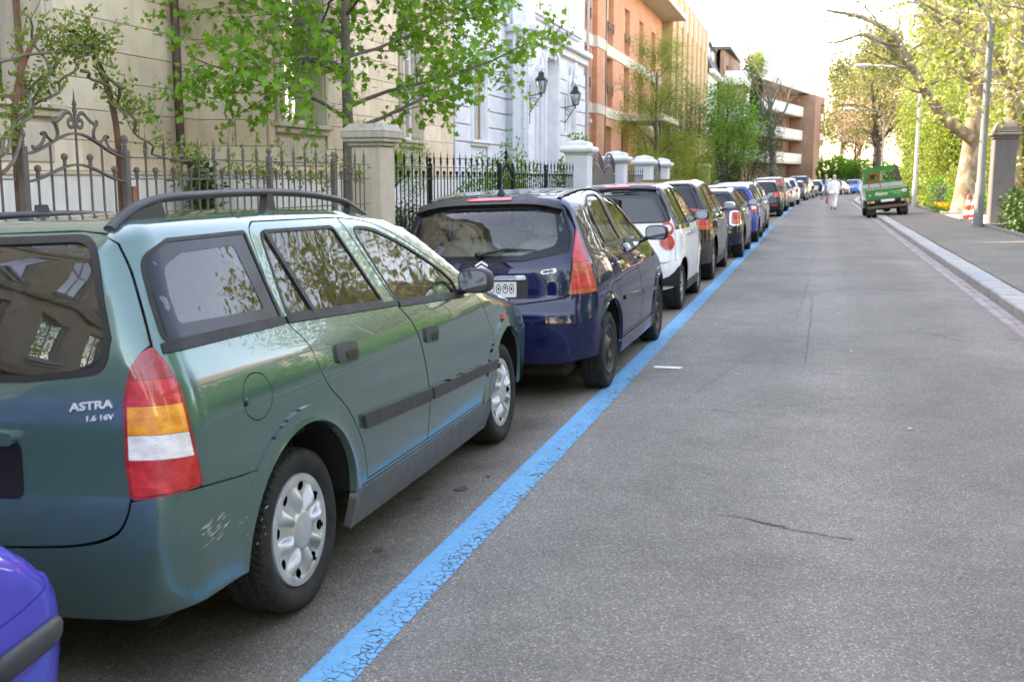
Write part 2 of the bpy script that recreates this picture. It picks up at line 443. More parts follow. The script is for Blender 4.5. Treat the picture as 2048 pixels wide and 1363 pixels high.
def glass_mat(name, tint, refl=1.0, rough=.01):
    if name in MATS: return MATS[name]
    m = bpy.data.materials.new(name); m.use_nodes = True; MATS[name] = m; t = m.node_tree; t.nodes.clear()
    o = t.nodes.new('ShaderNodeOutputMaterial'); tr = t.nodes.new('ShaderNodeBsdfTransparent'); tr.inputs[0].default_value = tint+(1,)
    gl = t.nodes.new('ShaderNodeBsdfGlossy'); gl.inputs['Roughness'].default_value = rough
    fr = t.nodes.new('ShaderNodeFresnel'); fr.inputs[0].default_value = 1.62
    # slight waviness of toughened glass
    v = coords(t); b = bump(t, noise(t, v, 5.5, 2, .4), .05, .01); lk(t, b, gl.inputs['Normal'])
    f = mth(t, 'MULTIPLY', mth(t, 'ADD', fr.outputs[0], .04), refl); f2 = t.nodes.new('ShaderNodeClamp'); lk(t, f, f2.inputs[0])
    mx = t.nodes.new('ShaderNodeMixShader'); lk(t, f2.outputs[0], mx.inputs[0]); lk(t, tr.outputs[0], mx.inputs[1]); lk(t, gl.outputs[0], mx.inputs[2])
    df = t.nodes.new('ShaderNodeBsdfDiffuse'); df.inputs[0].default_value = (.35, .33, .3, 1)
    mx2 = t.nodes.new('ShaderNodeMixShader'); dn = ramp(t, noise(t, v, 12, 6, .7), [(.4, .01), (.8, .06)]); lk(t, dn.outputs[0], mx2.inputs[0])
    lk(t, mx.outputs[0], mx2.inputs[1]); lk(t, df.outputs[0], mx2.inputs[2]); lk(t, mx2.outputs[0], o.inputs[0]); return m
def lens(name, col, bscale=90., tr=.0):
    if name in MATS: return MATS[name]
    m, t, p = newmat(name); v = coords(t, 'Object', (1, 1, 1.6))
    w = t.nodes.new('ShaderNodeTexWave'); w.inputs['Scale'].default_value = bscale*.35; w.bands_direction = 'Z'; w.inputs['Distortion'].default_value = 1.2; lk(t, v, w.inputs[0])
    n = noise(t, v, 22, 3)
    mixn = mth(t, 'ADD', mth(t, 'MULTIPLY', w.outputs['Fac'], .35), mth(t, 'MULTIPLY', n, .8))
    r = ramp(t, mixn, [(.3, tuple(x*.5 for x in col)), (.6, col), (.9, tuple(min(1, x*1.5+.04) for x in col))])
    lk(t, r.outputs[0], p.inputs['Base Color']); p.inputs['Roughness'].default_value = .35
    p.inputs['Coat Weight'].default_value = 1; p.inputs['Coat Roughness'].default_value = .03; p.inputs['Subsurface Weight'].default_value = .0
    lk(t, bump(t, w.outputs['Fac'], .25, .004), p.inputs['Normal']); return m
def rubber_mat():
    if 'tyre_rubber' in MATS: return MATS['tyre_rubber']
    m, t, p = newmat('tyre_rubber'); v = coords(t); n = noise(t, v, 18, 6, .7); n2 = noise(t, v, 140, 3)
    r = ramp(t, mth(t, 'ADD', mth(t, 'MULTIPLY', n, .75), mth(t, 'MULTIPLY', n2, .25)), [(.35, (.010, .010, .010)), (.7, (.032, .029, .027))])
    lk(t, r.outputs[0], p.inputs['Base Color']); p.inputs['Roughness'].default_value = .78; p.inputs['Specular IOR Level'].default_value = .35
    lk(t, bump(t, n2, .15, .004), p.inputs['Normal']); return m
def car_mats():
    simple('trim_grey', (.036, .036, .039), .55, var=.2, bmp=.08, bscale=300)
    simple('trim_black', (.006, .006, .007), .38, var=.2)
    simple('trim_mid', (.085, .088, .088), .5, var=.2, bmp=.08, bscale=300)
    simple('rubber_seal', (.012, .011, .011), .6, var=.25)
    simple('well_dark', (.010, .009, .008), .9, var=.3)
    simple('chrome', (.75, .75, .76), .12, metal=1., var=.04)
    simple('hub_silver', (.50, .50, .50), .34, metal=.45, var=.1, vscale=14, dirt=((.22, .17, .13), .5))
    simple('alloy', (.42, .42, .43), .3, metal=.8, var=.08)
    simple('steel_black', (.025, .025, .026), .5, var=.2)
    simple('seat_grey', (.14, .145, .15), .9, var=.15, vscale=20)
    simple('seat_dark', (.035, .037, .04), .9, var=.2, vscale=20)
    simple('seat_pale', (.42, .41, .37), .85, var=.1, vscale=20)
    simple('plate_white', (.72, .72, .70), .4, var=.05); simple('ink', (.03, .03, .03), .5)
    simple('mirror_glass', (.72, .74, .76), .03, metal=1., var=.02)
    simple('rust_pipe', (.05, .038, .03), .6, metal=.5, var=.4)
    rubber_mat(); glass_mat('glass_clear', (.84, .90, .88), .8); glass_mat('glass_mid', (.66, .71, .71), .9); glass_mat('glass_tint', (.42, .46, .47)); glass_mat('glass_dark', (.10, .12, .13), .62)
    simple('frit_black', (.010, .012, .022), .12, var=.1, spec=.3); simple('badge_silver', (.78, .78, .78), .28, metal=.35, var=.05)
    lens('lens_red', (.60, .012, .016)); lens('lens_deep', (.34, .006, .012)); lens('lens_amber', (.95, .30, .01)); lens('lens_white', (.80, .78, .76)); lens('lens_orange', (.55, .07, .02))
car_mats()
# ---------------------------------------------------------------- car building
WHEELS = {}
def tyre_mesh(r, w, rr, fine):
    k = ('t', r, w, rr, fine)
    if k in WHEELS: return WHEELS[k]
    n = 288 if fine else 40
    h = w/2; sw = [(rr-.012, -h+.03), (rr+.012, -h+.012), (rr+.3*(r-rr), -h+.001), (rr+.6*(r-rr), -h-.003), (r-.028, -h+.004), (r-.012, -h+.012)]
    m = 22 if fine else 5
    tr = [(r-.012+(.012-.004)*min(1, 6*min(i+1, m-i)/m), -h+.012+(w-.024)*(i+1)/(m+1)) for i in range(m)]
    prof = sw+tr+[(a, -b) for a, b in sw[::-1]]
    v = np.zeros((len(prof), n, 3))
    th = np.arange(n)*2*math.pi/n
    for i, (a, b) in enumerate(prof):
        rad = np.full(n, a)
        if fine and len(sw)-1 <= i <= len(sw)+m:
            u = b/h; ph = th*62/(2*math.pi)+ .55*abs(math.sin(u*9))*1.1+.25*math.sin(u*17)
            gro = (np.mod(ph, 1) < .2)
            if abs(abs(u)-.33) < .07: gro[:] = True
            elif abs(u) < .28: gro = np.mod(ph*1.0+.5, 1) < .2
            rad = np.where(gro, a-.009, a)
        if fine and i < len(sw) and 1 < i < 4: rad = rad+.0008*np.sin(th*120)
        v[i, :, 0] = b; v[i, :, 1] = rad*np.cos(th); v[i, :, 2] = rad*np.sin(th)
    mb = MB(); N = n
    f = [(i*N+j, (i+1)*N+j, (i+1)*N+(j+1) % N, i*N+(j+1) % N) for i in range(len(prof)-1) for j in range(N)]
    mb.add(v.reshape(-1, 3), f, True); mb.sm = [(i < len(sw)-1 or i > len(sw)+m-1) for i in range(len(prof)-1) for j in range(N)] if fine else mb.sm
    WHEELS[k] = mb.mesh('tyre'); WHEELS[k].materials.append(MATS['tyre_rubber']); return WHEELS[k]
def hub_mesh(R0, style, fine):
    k = ('h', R0, style, fine)
    if k in WHEELS: return WHEELS[k]
    nt_, nr = (256, 40) if fine else (60, 10)
    N = {'cap8': 8, 'five': 5, 'six': 6, 'seven': 7, 'nine': 9, 'steel': 12}[style]
    def hgt(q, t):       # height outwards as a function of radius ratio and angle
        c = math.cos(N*t)
        if style == 'cap8':
            if q < .36: return .024-.006*(q/.36)**2+(-.004 if q > .345 else 0)
            rid = max(0, c)**.7*math.exp(-((q-.58)/.2)**2)
            return .014*(1-q)+.004+.024*rid-.011*(1-max(0, c))*math.exp(-((q-.62)/.2)**2)+(.004 if q > .86 else 0)
        if style == 'steel':
            return .004+.020*math.exp(-((q-.35)/.14)**2)-.012*math.exp(-((q-.62)/.15)**2)+(.012 if q > .88 else 0)-.006*(q < .18)
        rid = max(0, c)**.5
        return .012*(1-q*q)+.010*rid*(.3+.7*(1-q))-(.012 if q < .15 else 0)+(.006 if q > .9 else 0)
    def hole(q, t):
        c = math.cos(N*t)
        if style == 'cap8':
            dt = (((t+math.pi/N) % (2*math.pi/N))-math.pi/N) if False else math.atan2(math.sin(N*t+math.pi), math.cos(N*t+math.pi))/N
            return ((q-.78)/.09)**2+(dt*.78/.095)**2 < 1
        if style == 'steel': return ((q-.66)/.07)**2+(math.atan2(math.sin(N*t), math.cos(N*t))/N*.66/.07)**2 < 1
        wsp = .30 if N < 7 else .38
        return .28 < q < .88 and c < math.cos(math.pi*(1-wsp))*-1+.0 and c < (.15 if N < 7 else .0)
    v, f = [], []
    for i in range(nr+1):
        q = i/nr
        for j in range(nt_):
            t = 2*math.pi*j/nt_; v.append((hgt(q, t), R0*q*math.cos(t), R0*q*math.sin(t)))
    for i in range(nr):
        for j in range(nt_):
            t = 2*math.pi*(j+.5)/nt_; q = (i+.5)/nr
            if hole(q, t): continue
            f.append((i*nt_+j, i*nt_+(j+1) % nt_, (i+1)*nt_+(j+1) % nt_, (i+1)*nt_+j))
    mb = MB(); mb.add(v, f, True)
    n = nt_; b = len(mb.v)     # outer lip rolled in
    rim = [(hgt(1, 0)-.004, R0*1.012), (hgt(1, 0)-.03, R0*1.02)]
    vv = [(a, r*math.cos(2*math.pi*j/n), r*math.sin(2*math.pi*j/n)) for a, r in [(hgt(1, 0), R0)]+rim for j in range(n)]
    mb.add(vv, [(i*n+j, i*n+(j+1) % n, (i+1)*n+(j+1) % n, (i+1)*n+j) for i in range(2) for j in range(n)], True)
    WHEELS[k] = mb.mesh('wheel_face'); return WHEELS[k]
def disc_mesh(R0):
    k = ('d', R0)
    if k not in WHEELS:
        mb = MB(); mb.lathe([(0, 0), (R0*.45, .012), (R0*.5, 0), (R0*1.05, -.006), (R0*1.06, -.07)], 32, T3(ry=R(90))); WHEELS[k] = mb.mesh('brake'); WHEELS[k].materials.append(MATS['well_dark'])
    return WHEELS[k]
def add_wheels(car, c, fine):
    S = c['S']; r, w, rr = c['wr'], c['ww'], c['rr']
    for y in (0, c['wb']):
        for sd in (1, -1):
            xo = float(S.width(np.array([y]), np.array([.55]))[0])-c.get('wheel_in', .02)
            hub = link('tyre', tyre_mesh(r, w, rr, fine), None, car)
            hub.location = (sd*(xo-w/2), y, r-.004); hub.rotation_euler = (R(37*y+11), 0, 0 if sd > 0 else math.pi)
            me = hub_mesh(rr*c.get('hubk', 1.0), c['hub'], fine)
            fc = link(c.get('hubname', 'hubcap'), me, MATS[c.get('hubmat', 'hub_silver')], hub); fc.location = (w/2-.022+c.get('hubout', 0), 0, 0)
            bk = link('wheel_disc', disc_mesh(rr), None, hub); bk.location = (w/2-.045, 0, 0)
def arc(cy, cz, r, z0, z1, n=18):
    """arch points from the rear foot (height z0) over the top to the front foot (height z1)"""
    a0 = math.pi-math.asin(max(-1, min(1, (z0-cz)/r))); a1 = math.asin(max(-1, min(1, (z1-cz)/r)))
    return [(cy+r*math.cos(a0+(a1-a0)*i/n), cz+r*math.sin(a0+(a1-a0)*i/n)) for i in range(n+1)]
def seat(mb, x, y, z, w, hgt, rest=True, lean=.2):
    mb.ellip((x, y+.22, z), (w/2, .27, .09), 12, 8, p=.6)
    mb.ellip((0, 0, 0), (w/2*.96, .09, hgt/2), 12, 8, M=T3(x, y-.03, z+hgt/2, rx=lean), p=.6)
    if rest: mb.ellip((0, 0, 0), (.13, .05, .10), 12, 8, M=T3(x, y-.03-lean*(hgt/2+.1), z+hgt+.10, rx=lean), p=.7)
def build_car(c):
    S = c['S']; sp = c.get('sp', .06); fine = c.get('fine', False); P = MATS[c['paint']]
    rl = math.sin(R(c.get('roll', 2.2))); pw, pz = c.get('pivot', (.8, .45))     # the parking lane falls towards the kerb
    car = empty(c.get('name', 'parked_car'), (c['X']+pz*rl, c['Y'], -pw*rl), R(c.get('rot', 0)), c['label'], 'car', c.get('group')); car.rotation_euler = (0, -math.asin(rl), R(c.get('rot', 0)))
    ar, acz, wb = c['ar'], c['acz'], c['wb']; blk = MATS['trim_black']; dark = MATS['well_dark']
    sides = (('side', 1), ('left', -1))
    # --- outlines
    g3 = S.on('top', curve(c['gut'], 5))[0]; gut = [(p[1], p[2]) for p in g3]         # rear -> front along the roof edge and bonnet edge
    gx = [(p[0], p[1]) for p in g3]
    bt, sz, fb = c['bump_top'], c['sill'], c['fbump_top']
    A_f = arc(wb, acz, ar, sz, fb[-1][1]); A_r = arc(0, acz, ar, bt[0][1], sz)
    tail = c['tail_side']                # (y,z) from the bumper up to the roof edge
    outline = gut+list(fb)+A_f[::-1]+A_r[::-1]+list(bt)+list(tail)
    doors = c['doors']; ap = c.get('apertures', [])
    gap = .0026
    for ax, sg in sides:
        holes = [inset(d['poly'], -gap) for d in doors]+[inset(a['glass'], -.001) for a in ap]
        if c.get('flap') and sg > 0: holes.append(inset(c['flap'], -.0022))
        patch('body_side', S, ax, outline, P, car, holes, sp, rim=.012)
        allg = [inset(d['glass'], -.02) for d in doors]+[inset(a['glass'], -.02) for a in ap]
        if fine: patch('inner_shell', S, ax, inset(outline, .004), dark, car, allg, sp*2, off=-.014)
        for d in doors:
            do = patch('door', S, ax, inset(d['poly'], gap), P, car, [inset(d['glass'], -.001)], sp, rim=.014)
            go = patch('door_window', S, ax, d['glass'], MATS[d.get('mat', 'glass_tint')], do, (), sp, off=-.004)
            patch('window_seal', S, ax, inset(d['glass'], -c.get('seal', .008)), MATS['rubber_seal'], do, [inset(d['glass'], .007)], sp, off=.002, rim=.008)
            for kind, poly, mat, of, rm in d.get('extra', ()):
                patch(kind, S, ax, poly, MATS[mat], do, (), sp*.7, off=of, rim=rm)
        for a in ap:
            patch('side_window', S, ax, a['glass'], MATS[a.get('mat', 'glass_tint')], car, (), sp, off=-.004)
            patch('window_seal', S, ax, inset(a['glass'], -c.get('seal', .008)), MATS['rubber_seal'], car, [inset(a['glass'], .007)], sp, off=.002, rim=.008)
            if 'frit' in a: patch('window_border', S, ax, inset(a['glass'], .006), MATS['frit_black'], car, [a['frit']], sp, off=-.002)
        if c.get('flap') and sg > 0: patch('fuel_flap', S, ax, inset(c['flap'], .0016), P, car, (), sp*.6, rim=.01)
        for kind, poly, mat, of, rm in c.get('side_extra', ()):
            patch(kind, S, ax, poly, P if mat == 'paint' else MATS[mat], car, (), sp*.7, off=of, rim=rm)
        if c.get('flare'):
            for cy in (0, wb):
                a0 = arc(cy, acz, ar+.001, bt[0][1] if cy == 0 else sz, sz if cy == 0 else fb[-1][1], 22); a1 = arc(cy, acz, ar+c['flare'], bt[0][1] if cy == 0 else sz, sz if cy == 0 else fb[-1][1], 22)
                patch('wheel_arch', S, ax, a0+a1[::-1], P if c.get('flare_paint', True) else MATS['trim_grey'], car, (), .03, off=.009, rim=.03)
        # sill
        sl0 = [(ar*.93, sz-.004), (wb-ar*.93, sz-.004), (wb-ar*.97, c['sill_bot']), (ar*.97, c['sill_bot'])]
        patch('sill', S, ax, rp([(u, v, .02) for u, v in sl0]), MATS[c.get('sill_mat', 'trim_grey')] if c.get('sill_mat') != 'paint' else P, car, (), sp, off=c.get('sill_off', .004), rim=.03)
        # wheel wells
        for cy in (0, wb):
            mb = MB(); n = 20; r0 = ar+.012; xo = float(S.width(np.array([cy]), np.array([.6]))[0])-.03; xi = xo-.27
            v = [(sg*xx, cy+r0*math.cos(R(4)+R(172)*i/n), acz+r0*math.sin(R(4)+R(172)*i/n)) for xx in (xo, xi) for i in range(n+1)]
            mb.add(v, [(i, i+1, n+2+i, n+1+i) for i in range(n)], True)
            ii = len(mb.v); mb.add([v[i+n+1] for i in range(n+1)], [tuple(range(n+1))]); mb.build('wheel_well', dark, car)
    # --- roof, windscreen, bonnet
    yh, yb = c['header_y'], c['base_y']
    def span(y0, y1): return [p for p in gx if y0 < p[1] < y1]
    def gxat(y): return float(np.interp(y, [p[1] for p in gx], [p[0] for p in gx]))
    te = [tuple(S.on('rear', [[x, z]])[0][0][:2]) for x, z in c['gate_top']]           # right -> left along the tailgate top
    e = .003
    right = [(gxat(te[0][1])-e, te[0][1]+.004)]+[(x-e, y) for x, y in span(te[0][1]+.02, yh)]+[(gxat(yh)-e, yh)]
    hdr = [(x, yh+c.get('hdr_bow', .05)*(1-(x/gxat(yh))**2)) for x in np.linspace(gxat(yh)-e, -gxat(yh)+e, 9)]
    te_in = [(x, y+.004) for x, y in te]
    roof = right[:-1]+hdr+[(-x, y) for x, y in right[:-1]][::-1]+te_in[::-1][1:-1]
    ro = patch('roof', S, 'top', roof, P if not c.get('roof_mat') else MATS[c['roof_mat']], car, (), sp, rim=.01)
    patch('headliner', S, 'top', inset(roof, .02), MATS['seat_pale' if c.get('pale') else 'seat_grey'], car, (), sp*1.5, off=-.035)
    ws_r = [(gxat(yh)-e, yh)]+[(x-e, y) for x, y in span(yh, yb)]+[(gxat(yb)-e, yb)]
    base = [(x, yb+.16*(1-(x/gxat(yb))**2)) for x in np.linspace(gxat(yb)-e, -gxat(yb)+e, 9)]
    ws = [(hdr[-1-i][0], hdr[-1-i][1]+.006) for i in range(9)]+ws_r[1:-1]+base+[(-x, y) for x, y in ws_r[1:-1]][::-1]
    patch('windscreen', S, 'top', ws, MATS['glass_clear'], car, (), sp, off=-.003)
    patch('windscreen_seal', S, 'top', inset(ws, -.004), MATS['trim_black'], car, [inset(ws, .03)], sp, off=-.001)
    yf = max(p[1] for p in gx)-.01
    bn = [(gxat(yb)-e, yb+.01)]+[(x-e, y) for x, y in span(yb+.02, yf)]+[(gxat(yf)-e, yf)]
    nose = [(x, yf+S.bfront*gxat(yf)**2-S.bfront*x*x*1.0-.0) for x in np.linspace(gxat(yf)-e, -gxat(yf)+e, 9)][1:-1]
    bon = bn+nose+[(-x, y) for x, y in bn][::-1]+[(x, y+.012) for x, y in base[::-1]][1:-1]
    patch('bonnet', S, 'top', bon, P, car, (), sp, rim=.012)
    # --- tail
    gate = c['gate']; rg = c['rear_glass']
    full = gate+[(-x, z) for x, z in gate[::-1]]
    full = [q for i, q in enumerate(full) if i == 0 or (abs(q[0]-full[i-1][0])+abs(q[1]-full[i-1][1])) > 1e-4]
    rgf = rp([(x, z, r) for x, z, r in rg]+[(-x, z, r) for x, z, r in rg[::-1]], 7)
    GP = MATS[c['gate_mat']] if c.get('gate_mat') else P
    gt = patch('tailgate', S, 'rear', inset(full, gap), GP, car, [inset(rgf, -.001)], sp, rim=.014)
    patch('rear_window', S, 'rear', rgf, MATS[c.get('rear_glass_mat', 'glass_tint')], gt, (), sp, off=-.004)
    patch('window_seal', S, 'rear', inset(rgf, -c.get('rseal', .012)), MATS['rubber_seal'], gt, [inset(rgf, .008)], sp, off=.003, rim=.01)
    if c.get('rear_frit'):
        ri = rp([(x, z, r) for x, z, r in c['rear_frit']]+[(-x, z, r) for x, z, r in c['rear_frit'][::-1]], 7)
        patch('window_border', S, 'rear', inset(rgf, .006), MATS['frit_black'], gt, [ri], sp, off=-.002)
    # --- bumpers
    for end in ('rear', 'front'):
        xs = c['xs'] if end == 'rear' else c['xsf']; zt, zb = (c['rb_top'], c['rb_bot']) if end == 'rear' else (fb[0][1], c['rb_bot'])
        if end == 'rear': topc = list(c['rb_edge'])            # (x,z) from x = xs to the centre
        else: topc = [(xs, zt), (0, zt)]
        poly = topc+[(-x, z) for x, z in topc[::-1] if x > 1e-6]+[(-xs, zb+.03), (-xs*.8, zb), (xs*.8, zb), (xs, zb+.03)]
        BM = MATS[c['bump_mat']] if c.get('bump_mat') else P
        b = patch(end+'_bumper', S, end, poly, BM, car, (), sp, off=c.get('bump_off', .004), rim=.02)
        zs = np.linspace(zb+.03, topc[0][1], 9); seamy = [(float(q[1]), float(q[2])) for q in S.on(end, [(xs, z) for z in zs])[0]]
        cy = 0 if end == 'rear' else wb; top = bt if end == 'rear' else fb
        if end == 'rear':
            A = arc(0, acz, ar, zb+.04, bt[0][1], 10)
            A = [(-abs(y), z) if True else (y, z) for y, z in arc(0, acz, ar, bt[0][1], zb+.04, 40) if y < 0 and z <= bt[0][1]+1e-6]
            A = sorted([(y, z) for y, z in [(-math.sqrt(max(ar*ar-(z-acz)**2, 0)), z) for z in np.linspace(zb+.04, bt[0][1], 9)]], key=lambda q: q[1])
            pl = A+[(y, z-.0035) for y, z in bt[1:]]+[(y, z) for y, z in seamy[::-1]][0:]
        else:
            A = [(wb+math.sqrt(max(ar*ar-(z-acz)**2, 0)), z) for z in np.linspace(zb+.04, fb[-1][1], 9)]
            pl = A+[(y, z-.0035) for y, z in fb[::-1][1:]]+seamy[::-1]
        for ax, sg in sides: patch('bumper_end', S, ax, pl, BM, b, (), sp, off=c.get('bump_off', .004), rim=.02)
    # --- lamps
    for sgn, ax in ((1, 'corner'), (-1, 'corner_left')):
        for L in c['lamps']:
            poly = inset(L['poly'], -.004)
            lo = patch('tail_lamp', S, ax, poly, MATS[L['frame']], car, (), .03, off=L.get('off', .006), rim=.03)
            inn = inset(poly, L.get('ins', .010))
            for z0, z1, mt in L['bands']:
                q = band(inn, z0, z1)
                if len(q) > 2: patch('lamp_lens', S, ax, q, MATS[mt], lo, (), .03, off=L.get('off', .006)+.003, rim=.006)
    # --- wheels, underbody, interior
    add_wheels(car, c, fine)
    yr, yfm = c['ylen']
    mb = MB(); mb.box((-.60, yr+.10, .165), (.60, yfm-.15, .62), bev=.03); mb.build('underbody', dark, car)
    mb = MB(); hw = c.get('cabin_w', .70)
    mb.box((-hw, yr+.16, .60), (hw, c['base_y']+.1, .72), bev=.02); mb.box((-hw, c['base_y']-.15, .70), (hw, c['base_y']+.18, c['belt']-.06), bev=.05)
    mb.build('cabin_floor', MATS['seat_dark'], car)
    sm = MATS['seat_pale' if c.get('pale') else 'seat_grey']
    for x in (-.35, .35):
        mb = MB(); seat(mb, x, c['seat_y'], .66, .50, .56); mb.build('front_seat', sm, car)
    if c.get('rear_seat_y') is not None:
        mb = MB(); seat(mb, -.33, c['rear_seat_y'], .66, .62, .48); seat(mb, .33, c['rear_seat_y'], .66, .62, .48); mb.build('rear_seat', sm, car)
    mb = MB(); M = T3(-.35, c['seat_y']+.62, .98, rx=R(60))
    n = 24; mb.tube([tuple(M @ Vector((.18*math.cos(2*math.pi*i/n), .18*math.sin(2*math.pi*i/n), 0))) for i in range(n+1)], .014, 6); mb.tube([tuple(M @ Vector((-.17, 0, 0))), tuple(M @ Vector((.17, 0, 0)))], .02, 6); mb.build('steering_wheel', blk, car)
    return car, gt
def door_mirror(car, S, y, z, mat_shell, sides=(1, -1), size=(.10, .055, .062), reach=.11, base_mat='trim_black'):
    for sg in sides:
        x0 = float(S.on('side', [[y, z]])[0][0][0]); mb = MB()
        mb.tube([(sg*(x0-.02), y, z-.02), (sg*(x0+.05), y-.01, z+.0)], [.035, .028], 8, squash=(1, .7)); b = mb.build('mirror_arm', MATS[base_mat], car)
        mb = MB(); M = T3(sg*(x0+reach), y-.02, z+.045, rz=sg*R(-10))
        # shell: superellipsoid, flat on the rear
        mb.ellip((0, 0, 0), size, 20, 12, M=M, p=.62); v = mb.v; mb.v = []
        Mi = M.inverted()
        for p in v:
            q = Mi @ Vector(p); q.y = max(q.y, -size[1]*.55); mb.v.append(tuple(M @ q))
        sh = mb.build('mirror_shell', MATS[mat_shell], car)
        mb = MB(); pts = [(size[0]*.86*math.copysign(abs(math.cos(a))**.6, math.cos(a)), size[2]*.84*math.copysign(abs(math.sin(a))**.6, math.sin(a))) for a in np.linspace(0, 2*math.pi, 28, endpoint=False)]
        mb.add([tuple(M @ Vector((u, -size[1]*.55-.003, w))) for u, w in pts], [tuple(range(len(pts)))[::-1]]); mb.build('mirror_glass', MATS['mirror_glass'], sh)
# ---------------------------------------------------------------- ground, road, kerbs, pavements
def bend(y): return .0031*max(0., y-70)**2
def asphalt(name, tone, warm=1.0, grain=1.0, patchy=True):
    m, t, p = newmat(name); v = coords(t)
    vor = t.nodes.new('ShaderNodeTexVoronoi'); vor.inputs['Scale'].default_value = 160; lk(t, v, vor.inputs['Vector'])
    sep = t.nodes.new('ShaderNodeSeparateColor'); lk(t, vor.outputs['Color'], sep.inputs[0])
    n1 = noise(t, v, 420, 2, .6); n2 = noise(t, v, .55, 6, .62, .4); n3 = noise(t, v, 4.5, 6, .65)
    chip = ramp(t, sep.outputs[0], [(0., tone*.62), (.5, tone*.95), (.80, tone*1.1), (.93, tone*1.4), (1., tone*2.15)])
    tint = ramp(t, sep.outputs[1], [(0., (1.08, 1.0, .87)), (.8, (1.10, 1.0, .85)), (1., (1.24, 1.0, .72))])
    col = mixc(t, 1., chip.outputs[0], tint.outputs[0], 'MULTIPLY')
    big = ramp(t, n2, [(.28, .74), (.5, 1.0), (.72, 1.2)]); mid = ramp(t, n3, [(.25, .86), (.75, 1.12)]); fine_ = ramp(t, n1, [(.3, .86), (.7, 1.14)])
    for r in (big, mid, fine_): col = mixc(t, 1., col, r.outputs[0], 'MULTIPLY')
    if patchy:
        # worn wheel tracks along the street
        sx = t.nodes.new('ShaderNodeSeparateXYZ'); lk(t, v, sx.inputs[0])
        wv = mth(t, 'SINE', mth(t, 'MULTIPLY', mth(t, 'ADD', sx.outputs[0], mth(t, 'MULTIPLY', n2, .5)), 3.9)); tr = ramp(t, wv, [(0., .91), (1., 1.07)])
        col = mixc(t, 1., col, tr.outputs[0], 'MULTIPLY')
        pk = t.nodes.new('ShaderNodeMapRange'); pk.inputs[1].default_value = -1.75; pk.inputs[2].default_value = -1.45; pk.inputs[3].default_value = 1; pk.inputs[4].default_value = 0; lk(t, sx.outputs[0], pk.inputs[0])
        oil_shade = ramp(t, noise(t, v, 1.6, 7, .7), [(.38, .92), (.60, .58), (.75, .36)])          # oil and dirt in the parking bays, darkened further to paint shade under the cars
        col = mixc(t, mth(t, 'MULTIPLY', pk.outputs[0], .85), col, mixc(t, 1., col, mixc(t, 1., oil_shade.outputs[0], (.92, .84, .74), 'MULTIPLY'), 'MULTIPLY'))
        vc = t.nodes.new('ShaderNodeTexVoronoi'); vc.feature = 'DISTANCE_TO_EDGE'; vc.inputs['Scale'].default_value = .42
        wn = noise(t, v, 2.2, 6, .7); wc = t.nodes.new('ShaderNodeVectorMath'); wc.operation = 'ADD'; cb = t.nodes.new('ShaderNodeCombineXYZ'); lk(t, mth(t, 'MULTIPLY', wn, .9), cb.inputs[0]); lk(t, mth(t, 'MULTIPLY', n3, .5), cb.inputs[1]); lk(t, v, wc.inputs[0]); lk(t, cb.outputs[0], wc.inputs[1]); lk(t, wc.outputs[0], vc.inputs['Vector'])
        ck = ramp(t, vc.outputs['Distance'], [(.0, .55), (.0035, .72), (.006, 1.)]); keep = ramp(t, noise(t, v, .5, 3), [(.56, 0.), (.62, 1.)])
        col = mixc(t, keep.outputs[0], col, mixc(t, 1., col, ck.outputs[0], 'MULTIPLY'))
    lk(t, col, p.inputs['Base Color']); p.inputs['Roughness'].default_value = .85; p.inputs['Specular IOR Level'].default_value = .35
    hgt = mth(t, 'ADD', vor.outputs['Distance'], mth(t, 'MULTIPLY', n1, .4))
    lk(t, bump(t, hgt, .55*grain, .004), p.inputs['Normal']); return m
def strip(name, xl, xr, y0, y1, z, mat, step=3., wob=0., zr=None, kind='structure', follow=True, parent=None):
    ys = list(np.arange(y0, y1, step))+[y1]; v, f = [], []
    for i, y in enumerate(ys):
        b = bend(y) if follow else 0
        wl = wob*(random.random()-.5); wr = wob*(random.random()-.5)
        v += [(xl+b+wl, y, z), (xr+b+wr, y, z if zr is None else zr)]
    f = [(2*i, 2*i+1, 2*i+3, 2*i+2) for i in range(len(ys)-1)]
    mb = MB(); mb.add(v, f); o = mb.build(name, mat, parent)
    if kind and parent is None: tag(o, kind=kind)
    return o
